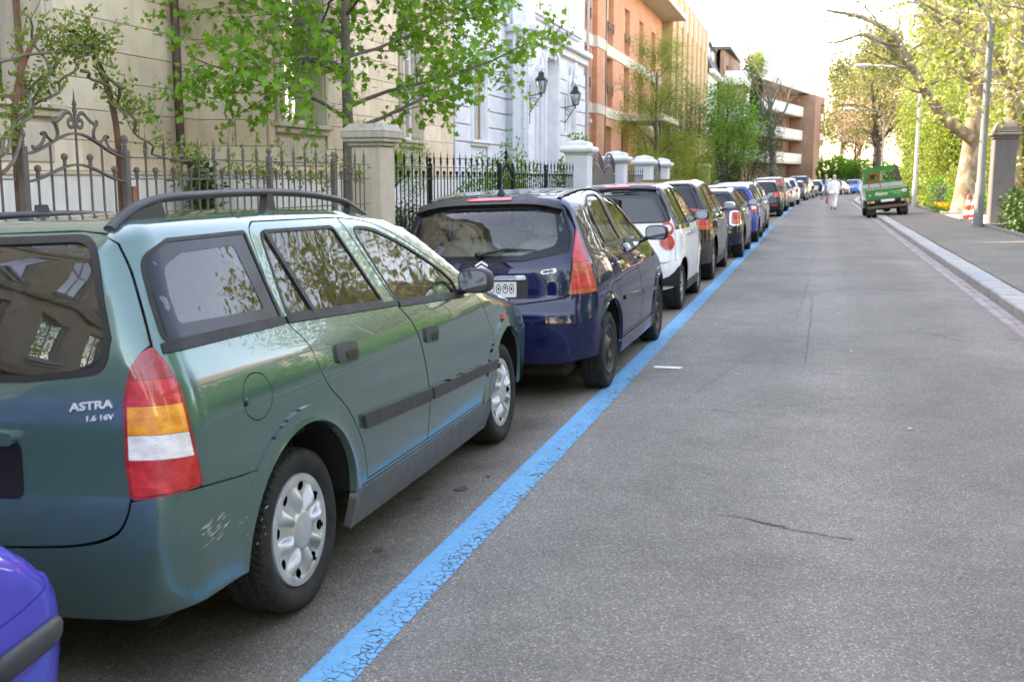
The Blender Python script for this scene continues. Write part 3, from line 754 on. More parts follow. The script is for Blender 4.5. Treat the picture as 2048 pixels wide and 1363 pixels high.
def build_ground():
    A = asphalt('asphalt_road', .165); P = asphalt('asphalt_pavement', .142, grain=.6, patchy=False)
    soil = simple('garden_soil', (.055, .07, .03), .95, var=.5, vscale=2, bmp=.6, bscale=12)
    mb = MB(); mb.add([(-900, -300, -.10), (900, -300, -.10), (900, 1500, -.10), (-900, 1500, -.10)], [(0, 1, 2, 3)]); tag(mb.build('ground', soil), kind='structure')
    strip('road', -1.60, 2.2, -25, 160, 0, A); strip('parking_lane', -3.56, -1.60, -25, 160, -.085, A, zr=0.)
    # pavements with a real kerb step
    strip('pavement_left', -5.75, -3.70, -25, 160, .03, P); strip('pavement_right', 2.56, 4.62, -25, 160, .13, P, zr=.19)
    strip('drive_right', 4.60, 9.5, 33.6, 43.6, .185, simple('drive_gravel', (.42, .39, .34), .95, var=.25, vscale=9, bmp=.5, bscale=90), zr=.25)
    # blue parking line, white ticks
    m, t, p = newmat('blue_paint'); v = coords(t)
    vo = t.nodes.new('ShaderNodeTexVoronoi'); vo.feature = 'DISTANCE_TO_EDGE'; vo.inputs['Scale'].default_value = 24
    wn = noise(t, v, 24, 5, .7); cb = t.nodes.new('ShaderNodeCombineXYZ'); lk(t, mth(t, 'MULTIPLY', wn, .05), cb.inputs[0]); lk(t, mth(t, 'MULTIPLY', noise(t, v, 31, 5, .7), .05), cb.inputs[1])
    ad = t.nodes.new('ShaderNodeVectorMath'); ad.operation = 'ADD'; lk(t, v, ad.inputs[0]); lk(t, cb.outputs[0], ad.inputs[1]); lk(t, ad.outputs[0], vo.inputs['Vector'])
    sx = t.nodes.new('ShaderNodeSeparateXYZ'); lk(t, v, sx.inputs[0])
    # cracks widen towards the traffic side; the other edge is ragged over spray
    wid = t.nodes.new('ShaderNodeMapRange'); lk(t, sx.outputs[0], wid.inputs[0]); wid.inputs[1].default_value = -1.47; wid.inputs[2].default_value = -1.33; wid.inputs[3].default_value = .008; wid.inputs[4].default_value = .075
    cr = mth(t, 'LESS_THAN', vo.outputs['Distance'], mth(t, 'MULTIPLY', wid.outputs[0], ramp(t, noise(t, v, 6, 4), [(.3, .25), (.7, 1.25)]).outputs[0]))
    eg = t.nodes.new('ShaderNodeMapRange'); lk(t, mth(t, 'ABSOLUTE', mth(t, 'ADD', sx.outputs[0], 1.43)), eg.inputs[0]); eg.inputs[1].default_value = .055; eg.inputs[2].default_value = .088; eg.inputs[3].default_value = 0; eg.inputs[4].default_value = .58
    rag = mth(t, 'GREATER_THAN', eg.outputs[0], noise(t, v, 120, 5, .75))
    wr = mth(t, 'GREATER_THAN', ramp(t, noise(t, v, 1.1, 5), [(.45, 0.), (.8, .55)]).outputs[0], noise(t, v, 160, 4, .8))
    hole = mth(t, 'MAXIMUM', mth(t, 'MAXIMUM', cr, rag), wr)
    blue = mixc(t, noise(t, v, 9, 6), (.055, .29, .47), (.085, .39, .61)); dirt = ramp(t, noise(t, v, 60, 5, .7), [(.45, 0.), (.8, .5)])
    blue = mixc(t, dirt.outputs[0], blue, (.14, .22, .32))
    lk(t, blue, p.inputs['Base Color']); p.inputs['Roughness'].default_value = .75
    tr = t.nodes.new('ShaderNodeBsdfTransparent'); mx = t.nodes.new('ShaderNodeMixShader'); lk(t, hole, mx.inputs[0]); lk(t, p.outputs[0], mx.inputs[1]); lk(t, tr.outputs[0], mx.inputs[2]); lk(t, mx.outputs[0], t.nodes['Material Output'].inputs[0])
    lk(t, bump(t, mth(t, 'ADD', vo.outputs['Distance'], noise(t, v, 300, 2)), .3, .003), p.inputs['Normal'])
    strip('parking_line', -1.52, -1.345, .6, 35.7, .004, m, follow=True); strip('parking_line', -1.52, -1.345, 43.4, 118, .004, m)
    wp = simple('white_paint', (.62, .62, .60), .8, var=.2, vscale=40)
    for x0, x1, y in ((-1.27, -1.05, 8.72), (-1.30, -.55, 43.6), (-.9, -.2, 71)):
        mb = MB(); mb.add([(x0, y-.05, .005), (x1, y-.04, .005), (x1+.01, y+.05, .005), (x0, y+.05, .005)], [(0, 1, 2, 3)]); tag(mb.build('white_tick', wp), kind='structure')
    # open cracks and a shallow pothole edge in the asphalt
    ckm = simple('crack_dark', (.06, .058, .055), .95, var=.3)
    road = bpy.data.objects['road']
    def crack(pts, w):
        mb = MB(); v = []; n = len(pts)
        for i, (x, y) in enumerate(pts):
            d = np.array(pts[min(i+1, n-1)])-np.array(pts[max(i-1, 0)]); nn = np.array([-d[1], d[0]])/max(np.linalg.norm(d), 1e-6); ww = w*random.uniform(.4, 1.3)*(0.15 if i in (0, n-1) else 1)
            v += [(x+nn[0]*ww, y+nn[1]*ww, .003), (x-nn[0]*ww, y-nn[1]*ww, .003)]
        mb.add(v, [(2*i, 2*i+1, 2*i+3, 2*i+2) for i in range(n-1)]); mb.build('crack', ckm, road)
    def wander(a, b, n, j): return [(a[0]+(b[0]-a[0])*i/n+random.uniform(-j, j)*(0 < i < n), a[1]+(b[1]-a[1])*i/n+random.uniform(-j, j)*(0 < i < n)) for i in range(n+1)]
    crack(wander((-.27, 4.86), (-.06, 4.76), 9, .012), .011); crack(wander((-.06, 4.76), (.22, 4.68), 8, .01), .004); crack(wander((-.42, 4.88), (-.27, 4.86), 5, .006), .003)
    for a, b, n, w in (((-.05, 9.2), (-.02, 14.5), 26, .006), ((-.20, 12.), (-.1, 17), 20, .005), ((-.5, 28.6), (.25, 28.9), 10, .02), ((-.45, 33), (.1, 33.2), 8, .02), ((-1.3, 5.25), (-.75, 5.2), 9, .003), ((-.9, 7.2), (-.4, 10.5), 16, .003), ((-.1, 19), (.0, 25), 18, .006)): crack(wander(a, b, n*2, .016), w*.5)
    stain = simple('tar_stain', (.06, .055, .05), .8, var=.3)
    for x, y, r in ((-1.86, 4.75, .045), (-1.70, 4.95, .05), (-1.63, 5.2, .02), (-1.75, 4.0, .028)):
        mb = MB(); n = 14; mb.add([(x+r*random.uniform(.7, 1.3)*math.cos(2*math.pi*k/n)*.7, y+r*random.uniform(.7, 1.3)*math.sin(2*math.pi*k/n)*.8, .003) for k in range(n)], [tuple(range(n))]); [None for _ in [0]]; mb.v = [(a_, b_, .004+min(0, (a_+1.60)*.0434)) for a_, b_, _c in mb.v]; mb.build('oil_stain', stain, road)
    for x, y in ((.62, 6.95), (-1.0, 11.5), (.35, 10.)):
        mb = MB(); mb.add([(x-.02, y-.01, .006), (x+.015, y-.008, .012), (x+.02, y+.01, .006), (x-.012, y+.012, .01)], [(0, 1, 2, 3)]); tag(mb.build('paper_scrap', wp), 'tiny white paper scrap lying on the open road' if y < 8 else ('white speck of paper beside the blue line' if x < 0 else 'white speck of litter in mid road'), 'litter')
    # kerb stones and gutter setts
    gm = simple('granite_kerb', (.30, .295, .28), .8, var=.22, vscale=3, bmp=.3, bscale=120, dirt=((.26, .25, .22), .5), obj_coords='Generated'); gm2 = simple('granite_kerb_warm', (.31, .30, .275), .8, var=.2, vscale=3, bmp=.3, bscale=120); gm3 = simple('granite_kerb_grey', (.27, .28, .28), .8, var=.2, vscale=3, bmp=.3, bscale=120)
    kr = empty('kerb_right', (0, 0, 0)); tag(kr, kind='structure'); kl = empty('kerb_left', (0, 0, 0)); tag(kl, kind='structure')
    def kerbmesh(L, w, h):
        mb = MB(); mb.box((-w/2, -L/2, -.06), (w/2, L/2, h), bev=.018); return mb.mesh('kerb_stone')
    lens_ = [1.15, 1.0, .85]; ms = {(L, k): None for L in lens_ for k in range(3)}
    for L in lens_:
        for k, mm in enumerate((gm, gm2, gm3)):
            me = kerbmesh(L, .335, .132); me.materials.append(mm); ms[L, k] = me
    y = 3.; i = 0
    while y < 75:
        L = lens_[(i*7+i//3) % 3]; o = link('kerb_stone', ms[L, (i*5+i//2) % 3], None, kr); o.location = (2.38+random.uniform(-.006, .006), y+L/2, random.uniform(-.004, .004)); y += L+.012; i += 1
    mb = MB(); 
    for yy in np.arange(75, 150, 2.): mb.box((2.22+bend(yy), yy, -.05), (2.55+bend(yy), yy+2.0, .13))
    tag(mb.build('far_kerb', gm, kr), kind='stuff')
    y = -4.
    while y < 60:
        L = 1.15; o = link('kerb_stone', ms[L, 0], None, kl); o.location = (-3.62, y+L/2, -.10); o.scale = (.45, 1, 1); y += L+.012
    mb = MB()
    for yy in np.arange(60, 150, 2.): mb.box((-3.69+bend(yy), yy, -.12), (-3.55+bend(yy), yy+2.0, .03))
    tag(mb.build('far_kerb', gm, kl), kind='stuff')
    gut = empty('gutter', (0, 0, 0)); tag(gut, kind='structure')
    sm = [simple('sett_red', (.26, .20, .175), .85, var=.2, vscale=12, bmp=.3, bscale=150), simple('sett_pink', (.30, .26, .235), .85, var=.2, vscale=12, bmp=.3, bscale=150), simple('sett_grey', (.27, .26, .25), .85, var=.2, vscale=12, bmp=.3, bscale=150)]
    mes = []
    for mm in sm:
        mb = MB(); mb.box((-.050, -.101, -.03), (.050, .101, .009), bev=.008); me = mb.mesh('paver'); me.materials.append(mm); mes.append(me)
    cnt = 0; y = 10.5; far = MB()
    while y < 80:
        for r_ in (0, 1):
            x = 2.155-.108*r_; yy = y+.105*r_
            if cnt < 300:
                o = link('paver', mes[random.choice((0, 0, 1, 1, 2))], None, gut); o.location = (x, yy, random.uniform(-.002, .002)); cnt += 1
            else: far.box((x-.05+bend(yy), yy-.10, -.03), (x+.05+bend(yy), yy+.10, .008))
        y += .212
    tag(far.build('far_pavers', sm[1], gut), kind='stuff')
    mb = MB(); mb.add([(1.985, 3, .0022), (2.215, 3, .0022), (2.215, 80, .0022), (1.985, 80, .0022)], [(0, 1, 2, 3)]); mb.build('joint_bed', simple('joint_sand', (.17, .155, .14), .95, var=.3, vscale=30), gut)
    # edging kerbs of the hedge bed and the flower bed
    ed = simple('edge_stone', (.20, .20, .20), .85, var=.25, vscale=4)
    for nm, pts in (('hedge_edging', [(4.66, -10), (4.66, 20), (4.66, 27), (4.62, 33.3), (9.5, 33.5)]), ('bed_edging', [(9.5, 44.2), (5.5, 44.3), (4.75, 44.9), (4.60, 47), (4.62, 54.5), (4.62, 75)])):
        e = empty(nm); tag(e, kind='structure')
        for a, b in zip(pts[:-1], pts[1:]):
            d = np.array(b)-np.array(a); L = np.linalg.norm(d); k = max(1, int(L/1.0)); ang = math.atan2(d[1], d[0])
            for i in range(k):
                c = np.array(a)+d*(i+.5)/k; mb = MB(); mb.box((-L/k/2+.004, -.045, .1), (L/k/2-.004, .045, .27), bev=.01); o = mb.build('edging_stone', ed, e); o.location = (c[0], c[1], 0); o.rotation_euler = (0, 0, ang)
build_ground()
# ---------------------------------------------------------------- buildings
def frame2(A, B):
    """matrix: local (s along the wall, out, z) -> world; 'out' is to the right of A->B"""
    A = Vector(A+(0,)) if len(A) == 2 else Vector(A); B = Vector(B+(0,)) if len(B) == 2 else Vector(B)
    d = (B-A).normalized(); o = Vector((d.y, -d.x, 0)); M = Matrix.Identity(4)
    for i in range(3): M[i][0] = d[i]; M[i][1] = o[i]; M[i][2] = (0, 0, 1)[i]; M[i][3] = A[i]
    return M, (B-A).length
def wall_with(M, L, z0, z1, thick, ops, name, mat, parent, s0=0.):
    """solid wall with rectangular openings (a, b, za, zb)"""
    ss = sorted({s0, L}|{v for o in ops for v in (o[0], o[1]) if s0 < v < L}); zs = sorted({z0, z1}|{v for o in ops for v in (o[2], o[3]) if z0 < v < z1})
    mb = MB()
    for a, b in zip(ss[:-1], ss[1:]):
        run = None
        for c, d in zip(zs[:-1], zs[1:]):
            if any(o[0] < (a+b)/2 < o[1] and o[2] < (c+d)/2 < o[3] for o in ops):
                if run: mb.box((a, -thick, run[0]), (b, 0, run[1]), M); run = None
            else: run = (run[0], d) if run else (c, d)
        if run: mb.box((a, -thick, run[0]), (b, 0, run[1]), M)
    return mb.build(name, mat, parent)
BLK = {}
def blocks(parent, M, L, z0, n, h, blen, ops, mats, name='block', depth=.045, gap=.007, bev=.008, s0=0.):
    """ashlar: every stone an object, cut at the openings"""
    for r in range(n):
        za, zb = z0+r*h, z0+(r+1)*h
        cuts = [(s0, L)]
        for o in ops:
            if o[2] < zb-.05 and o[3] > za+.05:
                new = []
                for a, b in cuts:
                    if o[1] <= a or o[0] >= b: new.append((a, b)); continue
                    if o[0] > a+.06: new.append((a, o[0]))
                    if o[1] < b-.06: new.append((o[1], b))
                cuts = new
        for a, b in cuts:
            s = a; first = True
            while s < b-.05:
                l = blen*(.55 if (first and r % 2) else 1.)*random.choice((1., 1., .9, 1.1)); e = min(b, s+l)
                if b-e < .3: e = b
                w = round(e-s-gap, 2); key = (name, w, round(h, 3), depth, bev)
                if key not in BLK:
                    mb = MB(); mb.box((-w/2, 0, gap/2), (w/2, depth, h-gap/2), bev=bev); BLK[key] = mb.mesh(name)
                o_ = bpy.data.objects.new(name, BLK[key]); COL.objects.link(o_); o_.parent = parent
                if not BLK[key].materials: BLK[key].materials.append(mats[0])
                o_.matrix_world = M @ Matrix.Translation(((s+e)/2, random.uniform(0, .003), za))
                o_.material_slots[0].link = 'OBJECT'; o_.material_slots[0].material = random.choice(mats)
                s = e; first = False
def window(parent, M, a, b, z0, z1, frame_mat, rec=.16, fw=.06, mull=1, trans=0, pane='pane', sill=None, curtain=None, name='window'):
    """window frame with its panes and glazing bars, set back in its opening"""
    mb = MB(); y = -rec
    for x0, x1, c0, c1 in ((a, a+fw, z0, z1), (b-fw, b, z0, z1), (a+fw, b-fw, z0, z0+fw), (a+fw, b-fw, z1-fw, z1)): mb.box((x0, y-.05, c0), (x1, y, c1), M, bev=.006)
    fo = mb.build(name, MATS[frame_mat], parent)
    xs = np.linspace(a+fw, b-fw, mull+2)
    zs = [z0+fw]+([z0+(z1-z0)*trans] if trans else [])+[z1-fw]
    for x in xs[1:-1]:
        m2 = MB(); m2.box((x-fw*.45, y-.045, z0+fw), (x+fw*.45, y-.004, z1-fw), M, bev=.005); m2.build('mullion', MATS[frame_mat], fo)
    for z in zs[1:-1]:
        m2 = MB(); m2.box((a+fw, y-.04, z-fw*.4), (b-fw, y-.006, z+fw*.4), M, bev=.005); m2.build('transom', MATS[frame_mat], fo)
    for x0, x1 in zip(xs[:-1], xs[1:]):
        for c0, c1 in zip(zs[:-1], zs[1:]):
            m2 = MB(); m2.box((x0, y-.028, c0), (x1, y-.022, c1), M); m2.build('pane', MATS[pane], fo)
    if curtain:
        m2 = MB(); n = 28
        for x0, x1 in curtain:
            v = []
            for i in range(n+1):
                s = x0+(x1-x0)*i/n; v += [tuple(M @ Vector((s, y-.12+.025*math.sin(i*1.7), z0))), tuple(M @ Vector((s, y-.12+.02*math.sin(i*1.7+.4), z1)))]
            m2.add(v, [(2*i, 2*i+2, 2*i+3, 2*i+1) for i in range(n)], True)
        m2.build('curtain', MATS['net_curtain'], fo)
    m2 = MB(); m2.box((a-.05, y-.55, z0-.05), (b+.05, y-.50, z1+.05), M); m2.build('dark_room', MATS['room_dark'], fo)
    return fo
def brick_mat(name, c1, c2, mortar, scale=1.):
    m, t, p = newmat(name); v = coords(t); s = t.nodes.new('ShaderNodeSeparateXYZ'); lk(t, v, s.inputs[0]); cb = t.nodes.new('ShaderNodeCombineXYZ')
    lk(t, mth(t, 'ADD', s.outputs[0], s.outputs[1]), cb.inputs[0]); lk(t, s.outputs[2], cb.inputs[1])
    b = t.nodes.new('ShaderNodeTexBrick'); lk(t, cb.outputs[0], b.inputs['Vector']); b.inputs['Scale'].default_value = 1/.25*scale
    b.inputs['Brick Width'].default_value = 1.; b.inputs['Row Height'].default_value = .30; b.inputs['Mortar Size'].default_value = .035; b.inputs['Mortar Smooth'].default_value = .2
    b.inputs['Color1'].default_value = c4(c1); b.inputs['Color2'].default_value = c4(c2); b.inputs['Mortar'].default_value = c4(mortar); b.inputs['Bias'].default_value = -.1
    n = ramp(t, noise(t, v, 1.2, 6), [(.3, .85), (.7, 1.12)]); col = mixc(t, 1., b.outputs['Color'], n.outputs[0], 'MULTIPLY'); lk(t, col, p.inputs['Base Color']); p.inputs['Roughness'].default_value = .9
    lk(t, bump(t, b.outputs['Fac'], -.4, .006), p.inputs['Normal']); return m
def stained(name, col, stain=(.25, .22, .18), amt=.5, scale=1., var=.1, streak=True, bmp=.1):
    """stone or render with rain streaks"""
    m, t, p = newmat(name); v = coords(t); v2 = coords(t, 'Object', (2.2, 2.2, .22)); n = noise(t, v, 2.2*scale, 6, .6); n2 = noise(t, v2, 2.4*scale, 6, .65); n3 = noise(t, v, 60, 4)
    lo = tuple(x*(1-var) for x in col); hi = tuple(min(1, x*(1+var)) for x in col); c = ramp(t, n, [(.3, lo), (.7, hi)]).outputs[0]
    r = ramp(t, n2 if streak else n, [(.48, 0.), (.78, amt)]); c = mixc(t, r.outputs[0], c, stain); lk(t, c, p.inputs['Base Color']); p.inputs['Roughness'].default_value = .88; p.inputs['Specular IOR Level'].default_value = .25
    lk(t, bump(t, n3, bmp, .01), p.inputs['Normal']); return m
def building_mats():
    stained('sandstone', (.70, .565, .41), (.42, .34, .25), .5); stained('sandstone_b', (.73, .605, .45), (.46, .38, .28), .4); stained('sandstone_c', (.67, .53, .38), (.41, .32, .23), .55); stained('sandstone_trim', (.55, .47, .37), (.30, .26, .21), .6)
    stained('plinth_plaster', (.74, .71, .66), (.40, .38, .34), .5, bmp=.7); simple('joint_dark', (.17, .14, .10), .95, var=.2)
    stained('pale_render', (.62, .65, .685), (.50, .53, .57), .25); stained('pale_render_b', (.61, .645, .68), (.50, .53, .57), .25); stained('pale_trim', (.67, .69, .715), (.50, .53, .56), .3)
    brick_mat('brick_orange', (.62, .24, .12), (.55, .20, .10), (.50, .36, .28)); brick_mat('brick_brown', (.42, .22, .15), (.36, .18, .12), (.30, .24, .20)); stained('concrete_band', (.60, .55, .46), (.34, .31, .26), .4)
    stained('ochre_panel', (.55, .36, .21), (.40, .25, .13), .3); stained('ochre_dark', (.22, .13, .08), (.15, .09, .06), .3); simple('panel_grey', (.42, .43, .45), .5, var=.08)
    simple('brown_wood', (.17, .085, .05), .5, var=.2, vscale=9); simple('oak_wood', (.34, .17, .07), .45, var=.2, vscale=9); simple('white_frame', (.68, .68, .68), .45, var=.05); simple('dark_metal', (.03, .03, .032), .45, var=.2); simple('copper_pipe', (.085, .052, .042), .45, metal=.4, var=.25); simple('grey_pipe', (.33, .35, .37), .45, var=.1)
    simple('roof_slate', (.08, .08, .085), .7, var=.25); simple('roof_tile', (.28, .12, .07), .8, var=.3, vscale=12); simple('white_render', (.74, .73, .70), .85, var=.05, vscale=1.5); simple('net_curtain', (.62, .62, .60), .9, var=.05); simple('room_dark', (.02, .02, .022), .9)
    simple('shutter_cream', (.60, .56, .46), .6, var=.06); simple('alu_panel', (.36, .37, .39), .4, metal=.2, var=.08); simple('door_paint', (.50, .52, .55), .5, var=.06)
    glass_mat('pane', (.30, .34, .36), 1.15)
    simple('cream_render', (.60, .55, .46), .88, var=.06, vscale=1.2)
building_mats()
def box_part(parent, name, a, b, mat, M=None, bev=.0):
    mb = MB(); mb.box(a, b, M, bev=bev); return mb.build(name, MATS[mat], parent)
def pipe_part(parent, name, pts, r, mat):
    mb = MB(); mb.tube(pts, r, 12); return mb.build(name, MATS[mat], parent)
def sill(parent, M, a, b, z, d=.16, h=.07, mat='sandstone_trim'):
    mb = MB(); mb.box((a, -.05, z-h), (b, d, z), M, bev=.012); mb.box((a+.05, -.05, z-h-.09), (b-.05, d*.6, z-h-.004), M, bev=.01); mb.build('sill', MATS[mat], parent)
def surround(parent, M, a, b, z0, z1, w=.2, d=.10, mat='sandstone_trim'):
    for x0, x1 in ((a-w, a-.002), (b+.002, b+w)):
        mb = MB(); mb.box((x0, -.03, z0), (x1, d, z1), M, bev=.012); mb.box((x0+w*.25, d-.004, z0), (x1-w*.25, d+.03, z1), M, bev=.008); mb.build('jamb', MATS[mat], parent)
    mb = MB(); mb.box((a-w, -.03, z1+.004), (b+w, d+.02, z1+w), M, bev=.012); mb.build('lintel', MATS[mat], parent)
def house_sandstone():
    h = empty('sandstone_house', (-9, 10, 0), 0, 'beige sandstone house with ashlar blocks and a bay, behind the grey iron fence', 'house')
    h.matrix_world = Matrix.Identity(4)
    SM = [MATS['sandstone'], MATS['sandstone_b'], MATS['sandstone_c']]
    seg = [((-9., 3.), (-9., 14.18), [(6.2, 7.85, 2.46, 5.2), (2.0, 3.6, 2.46, 5.2)]), ((-9., 14.18), (-8., 14.47), []), ((-8., 14.47), (-8., 17.25), [(.42, 1.72, 2.42, 5.2)]), ((-8., 17.25), (-9., 17.55), []), ((-9., 17.55), (-9., 25.7), [(4.75, 5.75, 2.42, 5.2)])]
    for k, (A, B, ops) in enumerate(seg):
        M, L = frame2(A, B)
        wall_with(M, L, -.1, 12.2, .4, ops, 'wall', MATS['joint_dark' if False else 'sandstone_trim'], h)
        sw = [(a-.24, b+.24, c-.22, d+.3) for a, b, c, d in ops]
        blocks(h, M, L, 1.655, 9, .3855, 1.15, sw, SM, s0=.0 if k != 1 else .01)
        mb = MB(); mb.box((0, .0, -.1), (L, .10, 1.60), M, bev=.0); mb.build('plinth', MATS['plinth_plaster'], h)
        mb = MB(); mb.box((0, .0, 1.602), (L, .125, 1.652), M, bev=.012); mb.build('plinth_moulding', MATS['sandstone_trim'], h)
        mb = MB(); mb.box((-.1, .0, 5.62), (L+.1, .22, 5.82), M, bev=.02); mb.box((-.1, .0, 5.45), (L+.1, .12, 5.616), M, bev=.02); mb.build('cornice', MATS['sandstone_trim'], h)
        mb = MB(); mb.box((-.2, .0, 11.9), (L+.2, .45, 12.3), M, bev=.03); mb.build('eaves', MATS['sandstone_trim'], h)
        for i, (a, b, c, d) in enumerate(ops):
            if k == 0: window(h, M, a, b, c, d, 'brown_wood', rec=.2, fw=.085, mull=1, curtain=[(a+.1, a+.45), (b-.55, b-.1)])
            else: window(h, M, a, b, c, d, 'white_frame', rec=.14, fw=.075, mull=1, trans=.66, curtain=[(a+.05, b-.05)])
            surround(h, M, a, b, c-.08, d); sill(h, M, a-.28, b+.28, c-.004)
            mb = MB(); mb.box((a-.12, .004, 1.75), (b+.12, .07, c-.24), M, bev=.02); mb.build('apron_panel', MATS['sandstone_trim'], h)
        # upper storey windows
        for a, b, c, d in ops: window(h, M, a, b, 7.2, 9.6, 'white_frame', rec=-.02, fw=.08, mull=1, trans=.66); surround(h, M, a, b, 7.1, 9.6)
    mb = MB(); mb.prism([(-9.5, 2.9), (-7.6, 14.2), (-7.6, 17.5), (-8.6, 25.9), (-17, 25.9), (-17, 2.9)], 12.3, 12.5); mb.build('roof', MATS['roof_slate'], h)
    mb = MB(); mb.box((-17, 3.0, -.1), (-9.42, 25.6, 12.28)); mb.build('house_core', MATS['cream_render'], h)
    # downpipe with a bend near the ground
    pipe_part(h, 'downpipe', [(-8.84, 13.48, 12), (-8.84, 13.48, 1.95), (-8.82, 13.50, 1.86), (-8.74, 13.66, 1.74), (-8.73, 13.68, 1.64), (-8.73, 13.68, .05)], .062, 'copper_pipe')
    for z in (2.05, 4.4, 7.): mb = MB(); mb.lathe([(.062, -.02), (.072, -.018), (.072, .018), (.062, .02)], 14, T3(-8.84, 13.48, z)); mb.build('pipe_clip', MATS['copper_pipe'], h)
    # small cellar arch by the gate and a house number
    M, L = frame2((-9., 3.), (-9., 14.18)); mb = MB(); n = 12; pts = [(8.1+.42*math.cos(math.pi*i/n), .55+.42*math.sin(math.pi*i/n)) for i in range(n+1)]+[(7.68, .0), (8.52, .0)]
    mb.prism([(u, v) for u, v in pts[:n+1]]+[(7.68, .05), (8.52, .05)], .098, .104, M @ Matrix(((1, 0, 0, 0), (0, 0, 1, 0), (0, 1, 0, 0), (0, 0, 0, 1)))); mb.build('cellar_window', MATS['room_dark'], h)
    return h
house_sandstone()
def scroll(mb, M, c, r0, turns, rad, start=0., dirn=1, n=26):
    pts = []
    for i in range(n+1):
        t = i/n; r = r0*(1-.8*t); a = start+dirn*t*turns*2*math.pi; pts.append(tuple(M @ Vector((c[0]+r*math.cos(a), 0, c[1]+r*math.sin(a)))))
    mb.tube(pts, rad, 6)
def house_pale():
    h = empty('pale_blue_house', (0, 0, 0), 0, 'pale blue-grey rendered villa with banded stonework and two wall lanterns', 'house')
    PM = [MATS['pale_render'], MATS['pale_render_b']]
    segs = [((-10., 28.3), (-10., 33.9), [(1.95, 3.25, 2.70, 5.0)]), ((-10., 33.9), (-9.2, 33.55), []), ((-9.2, 33.55), (-9.2, 42.2), [(1.05, 1.5, 1.9, 5.0), (2.2, 3.9, .3, 5.7), (5.75, 6.6, 1.9, 5.2)])]
    for k, (A, B, ops) in enumerate(segs):
        M, L = frame2(A, B); wall_with(M, L, -.1, 12., .45, ops, 'wall', MATS['pale_trim'], h)
        sw = [(a-.2, b+.2, c-.25, d+.25) for a, b, c, d in ops]
        blocks(h, M, L, 1.1, 9, .5, 9., sw, PM, name='stone_course', depth=.07, gap=.03, bev=.022)
        mb = MB(); mb.box((0, 0, -.1), (L, .12, 1.08), M, bev=.02); mb.build('plinth', MATS['pale_trim'], h)
        if k == 0: mb = MB(); mb.box((0, 0, 5.62), (L, .10, 6.4), M); mb.box((0, 0, 6.404), (L, .25, 6.62), M, bev=.03); mb.build('cornice', MATS['pale_trim'], h)
        else:
            mb = MB(); mb.box((-.05, 0, 5.95), (L+.1, .16, 6.2), M, bev=.02); mb.box((-.1, 0, 6.204), (L+.15, .34, 6.42), M, bev=.04); mb.build('cornice', MATS['pale_trim'], h)
    M, L = frame2(*segs[0][:2]); a, b, c, d = segs[0][2][0]
    window(h, M, a, b, c, d, 'oak_wood', rec=.12, fw=.085, mull=1, curtain=[(a+.1, b-.1)]); surround(h, M, a, b, c-.06, d, .16, .09, 'pale_trim'); sill(h, M, a-.25, b+.25, c-.004, .2, .09, 'pale_trim')
    M, L = frame2(*segs[2][:2]); o1, o2, o3 = segs[2][2]
    # entrance: arched door recess with surround, carved cartouche, steps
    for (a, b, c, d), rec in ((o1, .3), (o2, .5), (o3, .3)):
        mb = MB(); mb.box((a, -rec-.05, c), (b, -rec, d), M); mb.build('recess_panel', MATS['door_paint'], h)
        for x0, x1 in ((a-.17, a-.002), (b+.002, b+.17)): mb = MB(); mb.box((x0, -.02, c-.1), (x1, .13, d-.2), M, bev=.02); mb.box((x0+.05, .128, c-.1), (x1-.05, .16, d-.25), M, bev=.01); mb.build('jamb', MATS['pale_trim'], h)
        n = 14; r0 = (b-a)/2; cx = (a+b)/2; mb = MB(); zz = d-.22
        outer = [(cx+(r0+.18)*math.cos(math.pi*i/n), zz+(r0*.55+.18)*math.sin(math.pi*i/n)) for i in range(n+1)]; inner = [(cx+r0*math.cos(math.pi*i/n), zz+r0*.55*math.sin(math.pi*i/n)) for i in range(n+1)]
        MM = M @ Matrix(((1, 0, 0, 0), (0, 0, 1, 0), (0, 1, 0, 0), (0, 0, 0, 1)))
        for i in range(n): mb.prism([outer[i], outer[i+1], inner[i+1], inner[i]], -.02, .15, MM)
        mb.build('arch', MATS['pale_trim'], h)
        mb = MB(); rr = random.Random(int(a*10))      # carved keystone ornament
        for i in range(26): mb.ellip((cx+rr.gauss(0, .13), .16+rr.random()*.07, zz+r0*.55+.22+rr.gauss(0, .20)), (rr.uniform(.05, .1), .05, rr.uniform(.05, .12)), 7, 5, M)
        mb.build('cartouche', MATS['pale_trim'], h)
    for i in range(4): box_part(h, 'step', (2.0, .0, .12+.0), (4.1, 1.2-.3*i, .12+.18*(i+1)), 'pale_trim', M, .01)
    # first-floor windows with white shutters above the cornice
    for a in (.9, 2.6, 4.3, 6.0):
        window(h, M, a, a+1.0, 7.0, 9.4, 'white_frame', rec=-.04, fw=.08, mull=1, trans=.6)
        for s_ in (-.42, 1.03): box_part(h, 'shutter', (a+s_, .02, 6.95), (a+s_+.38, .07, 9.45), 'white_frame', M, .01)
        sill(h, M, a-.5, a+1.5, 6.93, .22, .1, 'pale_trim')
    box_part(h, 'house_core', (-17, 25.75, -.1), (-10.46, 42., 11.98), 'cream_render'); box_part(h, 'entrance_core', (-10.45, 34.0, -.1), (-9.9, 42.1, 11.96), 'cream_render')  # house core runs on unseen before the front wall to close a sun gap
